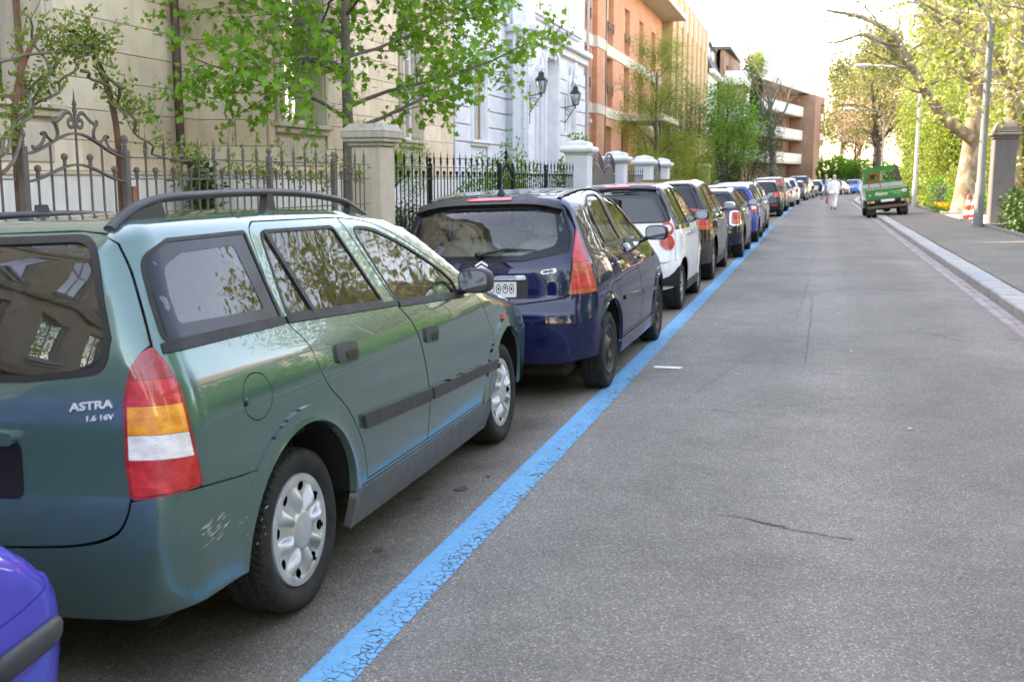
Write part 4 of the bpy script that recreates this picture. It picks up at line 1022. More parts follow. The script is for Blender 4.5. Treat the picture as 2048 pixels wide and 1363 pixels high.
    box_part(h, 'sun_blocker', (-17, 25.76, 11.99), (-10.5, 28.3, 15.), 'cream_render'); box_part(h, 'roof', (-17.3, 28.32, 12.0), (-8.8, 42.4, 12.3), 'roof_slate'); box_part(h, 'name_plate', (2.5, .02, 2.55), (2.95, .06, 3.1), 'brown_wood', M @ Matrix.Translation((0, -.3, 0)), .01)  # tall box over the core is unseen, added to keep sun off the pavement
    pipe_part(h, 'downpipe', [(-9.9, 28.42, .1), (-9.9, 28.42, 12)], .05, 'grey_pipe'); pipe_part(h, 'downpipe', [(-9.08, 42.35, .1), (-9.08, 42.35, 12)], .06, 'grey_pipe')
    # wall lanterns
    for lab, s, z in (('black iron lantern on the pale house wall, left of its door', .15, 4.24), ('black iron lantern on the pale house wall, right of its door', 5.15, 4.19)):
        root = empty('wall_lantern', (0, 0, 0), 0, lab, 'lantern', 'wall lanterns on the pale blue-grey villa'); L0 = M @ Vector((s, .47, z))
        mb = MB(); mb.tube([tuple(M @ Vector((s, .06, z-.05))), tuple(M @ Vector((s, .25, z-.02))), tuple(M @ Vector((s, .47, z)))], .018, 6); mb.tube([tuple(M @ Vector((s, .06, z-.6))), tuple(M @ Vector((s, .24, z-.36))), tuple(M @ Vector((s, .46, z-.02)))], .016, 6); mb.tube([tuple(M @ Vector((s, .07, z-.95))), tuple(M @ Vector((s, .07, z+.3)))], .02, 6)
        R3 = M @ Matrix.Translation((s, .2, z-.25)) @ Matrix.Rotation(R(90), 4, 'Z'); scroll(mb, R3, (0, 0), .16, 1.4, .012); mb.build('bracket', MATS['dark_metal'], root)
        base = Matrix.Translation(L0) @ Matrix.Scale(.78, 4); mb = MB(); w0, w1, hh = .11, .20, .55
        for sx in (-1, 1):
            for sy in (-1, 1): mb.tube([tuple(base @ Vector((sx*w0, sy*w0, .05))), tuple(base @ Vector((sx*w1, sy*w1, hh)))], .014, 4)
        mb.box((-w0-.02, -w0-.02, .02), (w0+.02, w0+.02, .06), base); mb.lathe([(.30, hh), (.31, hh+.03), (.2, hh+.14), (.15, hh+.22), (.17, hh+.24), (.13, hh+.32), (.03, hh+.37), (.025, hh+.45), (0, hh+.46)], 4, base @ Matrix.Rotation(R(45), 4, 'Z'), smooth=False); mb.tube([tuple(base @ Vector((0, 0, -.12))), tuple(base @ Vector((0, 0, .03)))], .02, 6); mb.build('lantern_cage', MATS['dark_metal'], root)
        for i in range(4):
            Rz = base @ Matrix.Rotation(R(90)*i, 4, 'Z'); mb = MB(); mb.add([tuple(Rz @ Vector(p)) for p in ((-w0, -w0, .06), (w0, -w0, .06), (w1, -w1, hh), (-w1, -w1, hh))], [(0, 1, 2, 3)]); mb.build('lantern_pane', MATS['pane_clear'], root)
        mb = MB(); mb.tube([tuple(base @ Vector((0, 0, .06))), tuple(base @ Vector((0, 0, .2)))], .015, 6); mb.ellip(tuple(base @ Vector((0, 0, .26))), (.05, .05, .075), 8, 6); mb.build('bulb', MATS['bulb'], root)
    return h
glass_mat('pane_clear', (.75, .8, .8)); simple('bulb', (.75, .62, .35), .3)
house_pale()
def house_orange():
    h = empty('orange_brick_building', (0, 0, 0), 0, 'orange brick apartment building with concrete bands and slim railed windows', 'building')
    M, L = frame2((-10.2, 46.6), (-10.2, 70.2)); o = 46.6
    cols = [(46.95, 48.1), (52.0, 53.6), (56.7, 58.3), (61.4, 63.0), (66.0, 67.6)]
    rows = [(5.05, 7.40), (8.05, 10.4)]; ops = [(a-o, b-o, c, d) for a, b in cols for c, d in rows]+[(52.0-o, 53.4-o, 2.0, 4.1), (61.4-o, 63-o, 1.9, 4.1), (66-o, 67.6-o, 1.9, 4.1), (56.2-o, 58.4-o, .2, 4.2)]
    wall_with(M, L, -.1, 11.6, .45, ops, 'wall', MATS['brick_orange'], h)
    box_part(h, 'house_core', (-20, 42.5, -.1), (-11.2, 70.1, 11.5), 'cream_render')  # core starts unseen ahead of the brick wall, shutting out a band of sun
    for z0, z1 in ((4.50, 4.96), (7.45, 7.98)): box_part(h, 'concrete_band', (0, -.3, z0), (L, .05, z1), 'concrete_band', M, .01)
    box_part(h, 'pilaster', (2.0, .004, -.1), (3.9, .22, 11.6), 'brick_orange', M)
    box_part(h, 'pilaster_band', (1.98, .0, 4.52), (3.92, .26, 4.94), 'concrete_band', M, .01); box_part(h, 'pilaster_band', (1.98, .0, 7.47), (3.92, .26, 7.96), 'concrete_band', M, .01)
    for a, b, c, d in ops:
        if d-c < 2.2 or c < 1: window(h, M, a, b, c, d, 'dark_metal', rec=.3, fw=.06, mull=1); continue
        w = window(h, M, a, b, c+.75, d, 'dark_metal', rec=.3, fw=.06, mull=0)
        box_part(h, 'spandrel_panel', (a, -.32, c), (b, -.26, c+.74), 'alu_panel', M)
        if c > 8: box_part(h, 'blind', (a+.05, -.27, c+1.2), (b-.05, -.25, d), 'shutter_cream', M)
        mb = MB()
        for z in (c+.8, c+1.0): mb.box((a-.02, .02, z), (b+.02, .06, z+.04), M)
        for s in (a+.1, b-.14): mb.box((s, .022, c+.55), (s+.04, .058, c+1.02), M)
        mb.build('railing', MATS['dark_metal'], h)
    box_part(h, 'eaves', (-.4, -.6, 11.6), (L+.9, 1.5, 11.95), 'concrete_band', M, .03); box_part(h, 'roof', (-20.2, 42.4, 11.96), (-9.0, 71.0, 12.3), 'roof_slate')
    box_part(h, 'canopy', (9.3, .02, 4.52), (15.2, 2.3, 4.86), 'concrete_band', M, .02)
    for s in (10.0, 13.6): pipe_part(h, 'canopy_post', [tuple(M @ Vector((s, 2.0, .1))), tuple(M @ Vector((s, 2.0, 4.55)))], .07, 'dark_metal')
    box_part(h, 'attic_wall', (-13, 50, 12.3), (-12.6, 70, 14.6), 'brick_orange'); box_part(h, 'attic_eaves', (-20, 49.5, 14.6), (-11.6, 70.6, 14.9), 'concrete_band')
    pipe_part(h, 'downpipe', [tuple(M @ Vector((4.35, .12, .1))), tuple(M @ Vector((4.35, .12, 12)))], .075, 'dark_metal'); mb = MB(); mb.ellip(tuple(M @ Vector((1.3, .08, 4.1))), (.09, .1, .12), 8, 6); mb.build('wall_lamp', MATS['white_frame'], h)
house_orange()
def house_ochre():
    h = empty('ochre_panel_building', (0, 0, 0), 0, 'ochre building with tall vertical ribs beyond the orange brick one', 'building')
    M, L = frame2((-10.0, 71.2), (-10.0, 95)); n = 8; st = L/n; ops = [(i*st+st*.62, (i+1)*st-.04, c, c+2.6) for i in range(n) for c in (1.2, 4.4, 7.6, 10.4)]
    wall_with(M, L, -.1, 13.4, .4, ops, 'wall', MATS['ochre_panel'], h); box_part(h, 'house_core', (-20, 71.3, -.1), (-10.9, 94.9, 13.2), 'ochre_dark')
    for i in range(n):
        box_part(h, 'rib', (i*st+.02, .004, -.1), (i*st+st*.58, .38, 13.9), 'ochre_panel', M, .02)
        a, b = i*st+st*.62, (i+1)*st-.04
        for k, c in enumerate((1.2, 4.4, 7.6, 10.4)):
            window(h, M, a, b, c, c+2.6, 'dark_metal', rec=.2, fw=.05, mull=0)
        box_part(h, 'parapet_panel', (a-.03, .05, 12.0), (b+.02, .3, 13.7), 'panel_grey', M, .01); box_part(h, 'spandrel_panel', (a-.03, .05, 6.9), (b+.02, .2, 8.0), 'panel_grey', M, .01)
    box_part(h, 'roof', (-20.2, 71.1, 13.92), (-9.9, 95.1, 14.1), 'roof_slate')
house_ochre()
def house_white_old():
    h = empty('white_mansard_house', (0, 0, 0), 0, 'narrow white old house with a grey mansard roof and dormer', 'house')
    M, L = frame2((-9.7, 95.6), (-9.7, 104)); ops = [(s, s+1.1, z, z+2) for s in (1, 3.6, 6.2) for z in (1.6, 4.9, 7.9)]; wall_with(M, L, -.1, 10.6, .4, ops, 'wall', MATS['white_render'], h)
    for a, b, c, d in ops: window(h, M, a, b, c, d, 'white_frame', rec=.2, fw=.08, mull=1); surround(h, M, a, b, c, d, .15, .08, 'white_render')
    box_part(h, 'house_core', (-19, 95.7, -.1), (-10.3, 103.9, 10.5), 'cream_render'); box_part(h, 'cornice', (-.2, 0, 10.6), (L+.2, .5, 11.0), 'white_render', M, .05)
    mb = MB(); mb.add([(-9.4, 95.4, 11.0), (-9.4, 104.2, 11.0), (-10.6, 104.2, 13.8), (-10.6, 95.4, 13.8), (-19, 95.4, 11), (-19, 104.2, 11), (-18, 104.2, 13.8), (-18, 95.4, 13.8)], [(0, 1, 2, 3), (4, 7, 6, 5), (3, 2, 6, 7), (0, 3, 7, 4), (1, 5, 6, 2)]); mb.build('roof', MATS['roof_slate'], h)
    for s in (1.2, 5.2):
        box_part(h, 'dormer', (s, -1.5, 11.3), (s+1.7, -.25, 13.1), 'white_frame', M); box_part(h, 'dormer_roof', (s-.2, -1.8, 13.1), (s+1.9, .0, 13.4), 'roof_slate', M); window(h, M, s+.3, s+1.4, 11.5, 12.9, 'white_frame', rec=.2, fw=.07, mull=1)
house_white_old()
def house_terrace():
    h = empty('brick_terrace_building', (0, 0, 0), 0, 'brick building with planted corner balconies high above the street', 'building')
    M, L = frame2((-9.2, 104.8), (-8.6, 118)); wall_with(M, L, -.1, 13.6, .4, [(s, s+1.8, z, z+1.8) for s in (1.5, 5, 8.5) for z in (1.2, 4.3, 7.4, 10.5)], 'wall', MATS['brick_brown'], h)
    for s in (1.5, 5, 8.5):
        for z in (1.2, 4.3, 7.4, 10.5): window(h, M, s, s+1.8, z, z+1.8, 'dark_metal', rec=.2, mull=1)
    box_part(h, 'house_core', (-20, 105, -.1), (-10.0, 118, 13.5), 'brick_brown'); box_part(h, 'roof', (-20, 104.5, 13.6), (-8.6, 118.4, 13.9), 'roof_slate')
    for z in (7.0, 10.4):
        b = box_part(h, 'balcony', (.5, .02, z), (6.0, 1.9, z+.25), 'concrete_band', M); mb = MB(); mb.box((.5, 1.78, z+.254), (6, 1.9, z+1.3), M); mb.box((.5, .02, z+.254), (.62, 1.776, z+1.3), M); mb.build('parapet', MATS['white_render'], b)
house_terrace()
def house_apartments():
    h = empty('balcony_apartment_block', (0, 0, 0), 0, 'long low brick apartment block with white balcony bands and flat white roof', 'building')
    A, B = (-9.5, 119), (-3.2, 150); M, L = frame2(A, B); floors = (.6, 3.6, 6.6, 9.6)
    ops = [(s, s+1.5, z+.9, z+2.5) for s in np.arange(1., L-3, 2.6) for z in floors]; wall_with(M, L, -.1, 12.4, .4, ops, 'wall', MATS['brick_brown'], h)
    for a, b, c, d in ops: window(h, M, a, b, c, d, 'white_frame', rec=.2, fw=.1, mull=1)
    for z in floors[1:]: b = box_part(h, 'balcony_slab', (.0, .02, z-.25), (L-4.6, 1.7, z-.05), 'concrete_band', M); box_part(b, 'balcony_parapet', (.0, 1.55, z-.046), (L-4.6, 1.72, z+1.05), 'white_render', M)
    box_part(h, 'roof', (-.5, -9, 12.4), (L+.5, 2.2, 13.1), 'white_render', M); box_part(h, 'house_core', (.2, -8.8, -.1), (L-.2, -.9, 12.3), 'brick_brown', M)
    t = box_part(h, 'stair_tower', (L-4.5, .02, -.1), (L+1.6, 3.2, 12.2), 'brick_brown', M)
    for z in (1.5, 4.5, 7.5, 10): box_part(t, 'tower_window', (L-.9, 3.21, z), (L+.4, 3.26, z+1.3), 'pane', M); box_part(t, 'tower_panel', (L-1., 3.21, z-1.0), (L+.5, 3.30, z-.05), 'white_render', M)
house_apartments()
def far_tower():
    h = empty('glass_tower', (0, 0, 0), 0, 'slim pale glass tower far off above the roofs', 'tower'); D = 520; x = -33
    mb = MB(); mb.box((x, D, 0), (x+9.5, D+10, 62)); mb.build('shaft', simple('tower_haze', (.24, .28, .32), .25, var=.1, vscale=.05), h)
    for z in range(4, 62, 4): mb = MB(); mb.box((x-.15, D-.15, z), (x+9.65, D, z+.5)); mb.build('floor_line', MATS['white_render'], h)
far_tower()
def plain_house(name, label, A, B, depth, H, wallm, roofm, cols, rows, gable=False, frame='white_frame', ww=1.2, wh=1.7, side=1):
    """detached house: front A->B, body behind it"""
    h = empty(name, (0, 0, 0), 0, label, 'house'); M, L = frame2(A, B); ops = [(s-ww/2, s+ww/2, z, z+wh) for s in cols for z in rows]
    wall_with(M, L, -.1, H, .35, ops, 'wall', MATS[wallm], h); box_part(h, 'house_core', (.0, -depth, -.1), (L, -.9, H-.02), wallm, M)
    for x0 in (0, L-.9): box_part(h, 'end_wall', (x0+.002, -.9, -.1), (x0+.898, -.352, H-.02), wallm, M)
    for a, b, c, d in ops: window(h, M, a, b, c, d, frame, rec=.15, fw=.08, mull=1, trans=.66); sill(h, M, a-.15, b+.15, c-.004, .14, .08, 'pale_trim')
    if gable:
        mb = MB(); e = .5; mb.add([tuple(M @ Vector(p)) for p in ((-e, e, H), (L+e, e, H), (L+e, -depth/2, H+depth*.38), (-e, -depth/2, H+depth*.38), (L+e, -depth-e, H), (-e, -depth-e, H))], [(0, 1, 2, 3), (3, 2, 4, 5), (0, 3, 5), (1, 4, 2), (0, 5, 4, 1)]); mb.build('roof', MATS[roofm], h)
    else: box_part(h, 'roof', (-.4, -depth-.3, H), (L+.4, .5, H+.35), roofm, M)
    return h
# the houses across the street and behind the camera, seen in the car windows and paint
plain_house('beige_town_house', 'beige town house with white windows reflected in the estate car rear window', (-8.6, -24), (-8.6, 2.9), 9, 12.5, 'sandstone_b', 'roof_slate', [2, 5, 8, 11, 14, 17, 20, 23.5], [1.9, 5.2, 8.6], ww=1.5, wh=2.2)
for z in (1.4, 4.6, 8.0, 11.6): box_part(bpy.data.objects['beige_town_house'], 'string_course', (0, .004, z), (26.9, .16, z+.22), 'sandstone_trim', frame2((-8.6, -24), (-8.6, 2.9))[0])
plain_house('white_garden_house', 'white sunlit house with brown base behind the grey gate pillar', (14., 62), (10.5, 45.5), 10, 9, 'white_render', 'roof_tile', [2.5, 6, 9.5, 13], [2.6, 5.6], gable=True)
plain_house('cream_gable_house', 'cream gabled house across the street, reflected in the green car door', (15, 34), (15, 16), 9, 6.5, 'white_render', 'roof_tile', [2.5, 6, 9.5, 13, 16], [1.2, 4.0], gable=True)
box_part(bpy.data.objects['white_garden_house'], 'brown_base', (.0, .004, -.1), (17, .12, 2.2), 'brick_brown', frame2((14., 62), (10.5, 45.5))[0])
plain_house('grey_villa', 'pale villa behind the camera on the right, seen only in reflections', (17, 8), (17, -26), 9, 8.5, 'cream_render', 'roof_tile', [3, 7, 11, 15, 19, 23, 27, 31], [1.4, 4.8], gable=True)
# ---------------------------------------------------------------- fences, gates, pillars
stained('iron_grey', (.135, .12, .108), (.16, .11, .08), .6, scale=3, var=.2); stained('iron_black', (.018, .018, .018), (.035, .03, .025), .5, scale=3, var=.3); simple('iron_dull', (.085, .085, .088), .6, var=.2, vscale=5)
stained('rail_worn', (.15, .14, .095), (.06, .055, .045), .6, scale=3, var=.25); simple('rust_iron', (.16, .07, .04), .7, var=.4, vscale=8, dirt=((.12, .11, .10), .7)); simple('rust_bright', (.32, .11, .05), .75, var=.3)
FX = -5.6
def bar_mesh(h0, h1, kind, r=.0095):
    mb = MB(); mb.tube([(0, 0, h0), (0, 0, h1-.0)], r, 8)
    if kind == 'ball': mb.lathe([(r, h1-.02), (.017, h1-.012), (.017, h1-.004), (.010, h1+.004), (.018, h1+.012), (.012, h1+.02), (.020, h1+.03), (.026, h1+.045), (.026, h1+.058), (.018, h1+.072), (0, h1+.08)], 10)
    else: mb.lathe([(r, h1-.05), (.017, h1-.045), (.012, h1-.035), (.018, h1-.02), (.018, h1+.005), (.012, h1+.018), (.019, h1+.03), (.015, h1+.05), (.008, h1+.07), (.006, h1+.10), (0, h1+.16)], 8)
    return mb.mesh('bar')
def flat_rail(pts, w, h, name, mat, parent):
    """flat iron swept along points in the fence plane"""
    mb = MB(); v = []
    for y, z in pts: v += [(FX-w/2, y, z), (FX+w/2, y, z), (FX+w/2, y, z+h), (FX-w/2, y, z+h)]
    n = len(pts); f = [(4*i+k, 4*i+(k+1) % 4, 4*i+4+(k+1) % 4, 4*i+4+k) for i in range(n-1) for k in range(4)]+[(0, 3, 2, 1), (4*n-4, 4*n-3, 4*n-2, 4*n-1)]
    mb.add(v, f); return mb.build(name, MATS[mat], parent)
def fence(name, label, y0, y1, mat, railmat, tall, short, z_hi, z_lo, pitch, posts=(), low=.30, group=None, skip=()):
    e = empty(name, (0, 0, 0), 0, label, 'fence', group); mt = bar_mesh(.12, tall, 'spear'); ms = bar_mesh(.12, short, 'ball'); mt.materials.append(MATS[mat]); ms.materials.append(MATS[mat])
    y = y0+pitch/2; i = 0
    while y < y1:
        if not any(a < y < b for a, b in skip) and all(abs(y-p) > .06 for p in posts): o = link('bar', mt if i % 2 else ms, None, e); o.location = (FX, y, 0)
        y += pitch; i += 1
    for z in (z_hi, z_lo, low): flat_rail([(y0, z), (y1, z)], .030, .012, 'rail', railmat, e)
    for p in posts:
        mb = MB(); mb.box((FX-.028, p-.028, .12), (FX+.028, p+.028, z_hi+.06), bev=.006); mb.lathe([(.012, 0), (.02, .01), (.014, .02), (.03, .05), (.03, .065), (.02, .085), (0, .095)], 10, T3(FX, p, z_hi+.055)); mb.build('post', MATS[mat], e)
    mb = MB(); mb.box((FX-.14, y0, .10), (FX+.14, y1, .34), bev=.02); mb.build('base_wall', MATS['concrete_band'], e)
    return e
def pillar(name, label, y, s, h, cap, mats, x=FX, group=None, chamfer=True, style='flat'):
    e = empty(name, (x, y, 0), 0, label, 'pillar', group); mb = MB(); mb.box((-s/2, -s/2, .1), (s/2, s/2, h), bev=.025); mb.build('shaft', MATS[mats[0]], e)
    mb = MB(); c = s/2+.03; mb.box((-c, -c, h+.002), (c, c, h+.05), bev=.01)
    d = s/2+cap
    if style == 'flat':
        mb.box((-d*.93, -d*.93, h+.052), (d*.93, d*.93, h+.10), bev=.012); mb.box((-d, -d, h+.102), (d, d, h+.19), bev=.012)
        v = [(-d, -d), (d, -d), (d, d), (-d, d)]; k = .72; mb.add([(x_, y_, h+.192) for x_, y_ in v]+[(x_*k, y_*k, h+.29) for x_, y_ in v], [(0, 1, 5, 4), (1, 2, 6, 5), (2, 3, 7, 6), (3, 0, 4, 7), (4, 5, 6, 7)])
    else:
        mb.lathe([(1.38*d*.92, h+.052), (1.41*d, h+.10), (1.41*d, h+.15), (1.41*d*.9, h+.19), (1.41*d*.70, h+.205), (1.41*d*.66, h+.29), (1.41*d*.5, h+.31), (0, h+.36)], 4, Matrix.Rotation(R(45), 4, 'Z'), smooth=False)
    mb.build('cap', MATS[mats[1]], e); return e
def build_fences():
    # grey iron fence and gate in front of the sandstone house
    fence('grey_iron_fence', 'grey wrought iron fence with spear and ball finials between gate and stone pillar', 7.80, 12.72, 'iron_grey', 'iron_grey', 1.80, 1.585, 1.735, 1.555, .135, posts=(10.15, 11.7), group='wrought iron fences', low=1.24)
    fence('grey_iron_fence', 'short run of grey iron fence left of the rose arch gate', 4.2, 6.42, 'iron_grey', 'iron_grey', 1.80, 1.585, 1.735, 1.555, .135, group='wrought iron fences', low=1.24)
    g = empty('iron_gate', (0, 0, 0), 0, 'grey wrought iron gate with wavy top rails and scrolls under the arch', 'gate'); y0, y1 = 6.52, 7.72
    for y in (y0, y1):
        mb = MB(); mb.box((FX-.03, y-.03, .12), (FX+.03, y+.03, 1.80), bev=.006); mb.lathe([(.014, 0), (.022, .01), (.016, .025), (.024, .035), (.016, .05), (.032, .085), (.032, .10), (.02, .125), (0, .135)], 12, T3(FX, y, 1.795)); mb.build('gate_post', MATS['iron_grey'], g)
    wave = lambda z0, a: [(y0+(y1-y0)*t, z0+a*math.sin(math.pi*t)**2) for t in np.linspace(0.02, .98, 26)]
    flat_rail(wave(1.735, .17), .034, .016, 'wavy_rail', 'iron_grey', g); flat_rail(wave(1.535, .13), .034, .016, 'wavy_rail', 'iron_grey', g); flat_rail([(y0, 1.24), (y1, 1.24)], .03, .014, 'rail', 'iron_grey', g); flat_rail([(y0, .30), (y1, .30)], .03, .014, 'rail', 'iron_grey', g)
    for i in range(1, 8):
        t = i/8; y = y0+(y1-y0)*t; tall = i % 2 == 0; zt = (1.735+.17*math.sin(math.pi*t)**2) if tall else (1.535+.13*math.sin(math.pi*t)**2+.035)
        if i == 4: zt = 2.10
        me = bar_mesh(.14, zt, 'spear' if i == 4 else 'ball') if not tall or i == 4 else None
        if me is None: mb = MB(); mb.tube([(0, 0, .14), (0, 0, zt)], .0095, 8); me = mb.mesh('bar')
        me.materials.append(MATS['iron_grey']); o = link('bar', me, None, g); o.location = (FX, y, 0)
    yc = .5*(y0+y1)
    def ribbon(pts, w=.034, th=.008):
        P = [Vector((FX, yc+a, b)) for a, b in curve(pts, 6)]; mb = MB(); mb.tube(P, 1., 4, squash=(w/2, th), smooth=False); mb.build('scroll', MATS['iron_grey'], g)
    for s in (1, -1):
        ribbon([(s*.015, 2.0), (s*.03, 1.965), (s*.07, 1.965), (s*.085, 2.0), (s*.06, 2.02), (s*.045, 2.005)]); ribbon([(s*.02, 2.0), (s*.05, 2.06), (s*.10, 2.07), (s*.17, 2.02), (s*.25, 1.99), (s*.262, 2.01), (s*.245, 2.02)])
        ribbon([(s*.25, 1.995), (s*.22, 1.95), (s*.21, 1.90), (s*.24, 1.85), (s*.28, 1.842), (s*.30, 1.86)]); ribbon([(s*.28, 1.842), (s*.33, 1.88), (s*.355, 1.91), (s*.385, 1.905), (s*.38, 1.885)]); ribbon([(s*.35, 1.90), (s*.37, 1.85), (s*.42, 1.80), (s*.48, 1.79), (s*.49, 1.81)])
    hp = [(.60*math.cos(a), 1.80+.92*math.sin(a)) for a in np.linspace(0, math.pi, 26)]
    a_ = empty('rose_arch', (0, 0, 0), 0, 'rusty flat iron arch over the gate with climbing rose stems', 'arch'); mb = MB(); P = [Vector((FX-.06, yc+u, v)) for u, v in [(.60, 1.2)]+hp+[(-.60, 1.2)]]; mb.tube(P, 1., 4, squash=(.010, .032), smooth=False); mb.build('arch_band', MATS['rust_iron'], a_)
    mb = MB(); mb.box((FX-.035, y1+.04, .2), (FX+.03, y1+.10, 1.50)); mb.build('arch_foot', MATS['rust_bright'], a_)
    # stone pillar, then the black fence with its own small gate
    stained('stone_pillar', (.52, .44, .34), (.32, .29, .25), .6, scale=2.5, bmp=.3); stained('stone_cap', (.44, .40, .32), (.14, .14, .12), .7, scale=3, bmp=.35)
    pillar('stone_gate_pillar', 'beige stone pillar with broad cap between the grey and the black fence', 13.12, .44, 1.98, .10, ('stone_pillar', 'stone_cap'), x=FX-.1)
    fence('black_iron_fence', 'black iron fence with pale worn rails left of its small gate', 13.45, 18.5, 'iron_black', 'rail_worn', 1.82, 1.60, 1.725, 1.555, .15, posts=(15.0,), group='wrought iron fences')
    fence('black_iron_fence', 'black iron fence with pale worn rails right of its small gate', 19.55, 24.6, 'iron_black', 'rail_worn', 1.80, 1.585, 1.70, 1.53, .15, posts=(22.0,), group='wrought iron fences')
    g = empty('black_iron_gate', (0, 0, 0), 0, 'small black iron gate with arched top and finial in the black fence', 'gate'); y0, y1 = 18.6, 19.45
    for y in (y0, y1): mb = MB(); mb.box((FX-.03, y-.03, .12), (FX+.03, y+.03, 1.78), bev=.005); mb.lathe([(.02, 0), (.03, .03), (.03, .05), (0, .08)], 8, T3(FX, y, 1.775)); mb.build('gate_post', MATS['iron_black'], g)
    for z, a in ((1.70, .16), (1.52, .12)): flat_rail([(y0+(y1-y0)*t, z+a*math.sin(math.pi*t)**2) for t in np.linspace(0, 1, 20)], .03, .02, 'wavy_rail', 'rail_worn', g)
    for i in range(1, 7):
        t = i/7; me = bar_mesh(.12, 1.66+.14*math.sin(math.pi*t)**2, 'spear'); me.materials.append(MATS['iron_black']); o = link('bar', me, None, g); o.location = (FX, y0+(y1-y0)*t, 0)
    mb = MB(); mb.lathe([(.01, 0), (.02, .05), (.05, .09), (.02, .13), (.035, .17), (.01, .22), (0, .3)], 8, T3(FX, .5*(y0+y1), 1.86)); mb.build('finial', MATS['iron_black'], g)
    # pale rendered pillars with dull metal gates
    labs = ['large pale rendered pillar at the end of the black fence', 'pale rendered pillar between the grey boarded gate and the short railing', 'pale rendered pillar right of the short railing', 'smallest and farthest of the pale rendered pillars']
    for y, s, hh, lb in ((25.25, .55, 2.12, labs[0]), (30.2, .55, 1.98, labs[1]), (35.2, .55, 1.96, labs[2]), (39.2, .55, 1.94, labs[3])): pillar('rendered_pillar', lb, y, s, hh, .13, ('pale_render', 'pale_trim'), group='pale pillars along the left pavement', style='round')
    for y0, y1, lb in ((26.6, 29.9, 'grey metal boarded double gate with curved top, nearer the camera'), (35.6, 38.9, 'grey metal boarded double gate with curved top, the farther one')):
        g = empty('boarded_gate', (0, 0, 0), 0, lb, 'gate', 'boarded metal gates'); n = 16
        for i in range(n):
            t = (i+.5)/n; mb = MB(); zt = 1.62+.28*math.sin(math.pi*((t*2) % 1)); mb.box((FX-.02, y0+(y1-y0)*i/n+.006, .15), (FX+.02, y0+(y1-y0)*(i+1)/n-.006, zt), bev=.004); mb.build('board', MATS['iron_dull'], g)
        for dz in (.10, .20, .30): flat_rail([(y0+(y1-y0)*t, 1.62+dz+.28*math.sin(math.pi*((t*2) % 1))) for t in np.linspace(0, 1, 41)], .035, .05, 'top_rail', 'iron_dull', g)
    fence('short_railing', 'short black railing between two pale rendered pillars', 30.6, 34.9, 'iron_dull', 'iron_dull', 1.78, 1.6, 1.55, 1.1, .22)
    pillar('old_gate_pillar', 'weathered stone pillar beside the dark hedge far up the street', 57.0, .60, 2.02, .06, ('stone_pillar', 'stone_cap'), x=-5.9)
    # big grey gate pillar on the right
    stained('dark_pillar', (.15, .15, .155), (.10, .10, .10), .6, scale=1.5, bmp=.3); stained('dark_cap', (.16, .16, .15), (.09, .095, .08), .8, scale=3, bmp=.5)
    e = empty('dark_gate_pillar', (5.27, 35.0, 0), 0, 'tall grey stone gate pillar beside the lamp post on the right', 'pillar'); mb = MB(); mb.box((-.32, -.32, .1), (.32, .32, 2.72), bev=.03); mb.build('shaft', MATS['dark_pillar'], e)
    mb = MB(); mb.box((-.36, -.36, 2.722), (.36, .36, 2.80), bev=.02); mb.box((-.42, -.42, 2.802), (.42, .42, 2.90), bev=.025); mb.box((-.35, -.35, 2.902), (.35, .35, 2.98), bev=.03); mb.lathe([(.47, 2.982), (.43, 3.08), (.36, 3.17), (.30, 3.22), (0, 3.25)], 4, Matrix.Rotation(R(45), 4, 'Z'), smooth=False); mb.build('cap', MATS['dark_cap'], e)
build_fences()
# ---------------------------------------------------------------- vegetation
def leaf_mat(name, c1, c2, trans=.35):
    if name in MATS: return MATS[name]
    m, t, p = newmat(name); g = t.nodes.new('ShaderNodeNewGeometry'); r = ramp(t, g.outputs['Random Per Island'], [(0., c1), (1., c2)])
    lk(t, r.outputs[0], p.inputs['Base Color']); p.inputs['Roughness'].default_value = .55; p.inputs['Specular IOR Level'].default_value = .35
    tr = t.nodes.new('ShaderNodeBsdfTranslucent'); c = mixc(t, 1., r.outputs[0], (1.25, 1.2, .55), 'MULTIPLY'); lk(t, c, tr.inputs[0]); mx = t.nodes.new('ShaderNodeMixShader'); mx.inputs[0].default_value = trans
    lk(t, p.outputs[0], mx.inputs[1]); lk(t, tr.outputs[0], mx.inputs[2]); lk(t, mx.outputs[0], t.nodes['Material Output'].inputs[0]); return m
def bark(name, c1, c2, scale=8., blotch=None):
    if name in MATS: return MATS[name]
    m, t, p = newmat(name); v = coords(t, 'Object', (1, 1, .35 if not blotch else .7)); n = noise(t, v, scale, 8, .7); r = ramp(t, n, [(.35, c1), (.65, c2)]); col = r.outputs[0]
    if blotch: n2 = noise(t, v, scale*.5, 4, .5, .6); rr = ramp(t, n2, [(.46, 0.), (.52, 1.)]); col = mixc(t, rr.outputs[0], col, blotch)
    lk(t, col, p.inputs['Base Color']); p.inputs['Roughness'].default_value = .9; lk(t, bump(t, n, .6, .02), p.inputs['Normal']); return m
STAR = [(0, 0), (.12, .14), (.46, .02), (.34, .30), (.62, .56), (.30, .52), (.22, .66), (0, 1.05), (-.22, .66), (-.30, .52), (-.62, .56), (-.34, .30), (-.46, .02), (-.12, .14)]
OVAL = [(0, 0), (.22, .25), (.26, .55), (0, 1.), (-.26, .55), (-.22, .25)]
NEED = [(-.06, 0), (.06, 0), (.03, 1.), (-.03, 1.)]
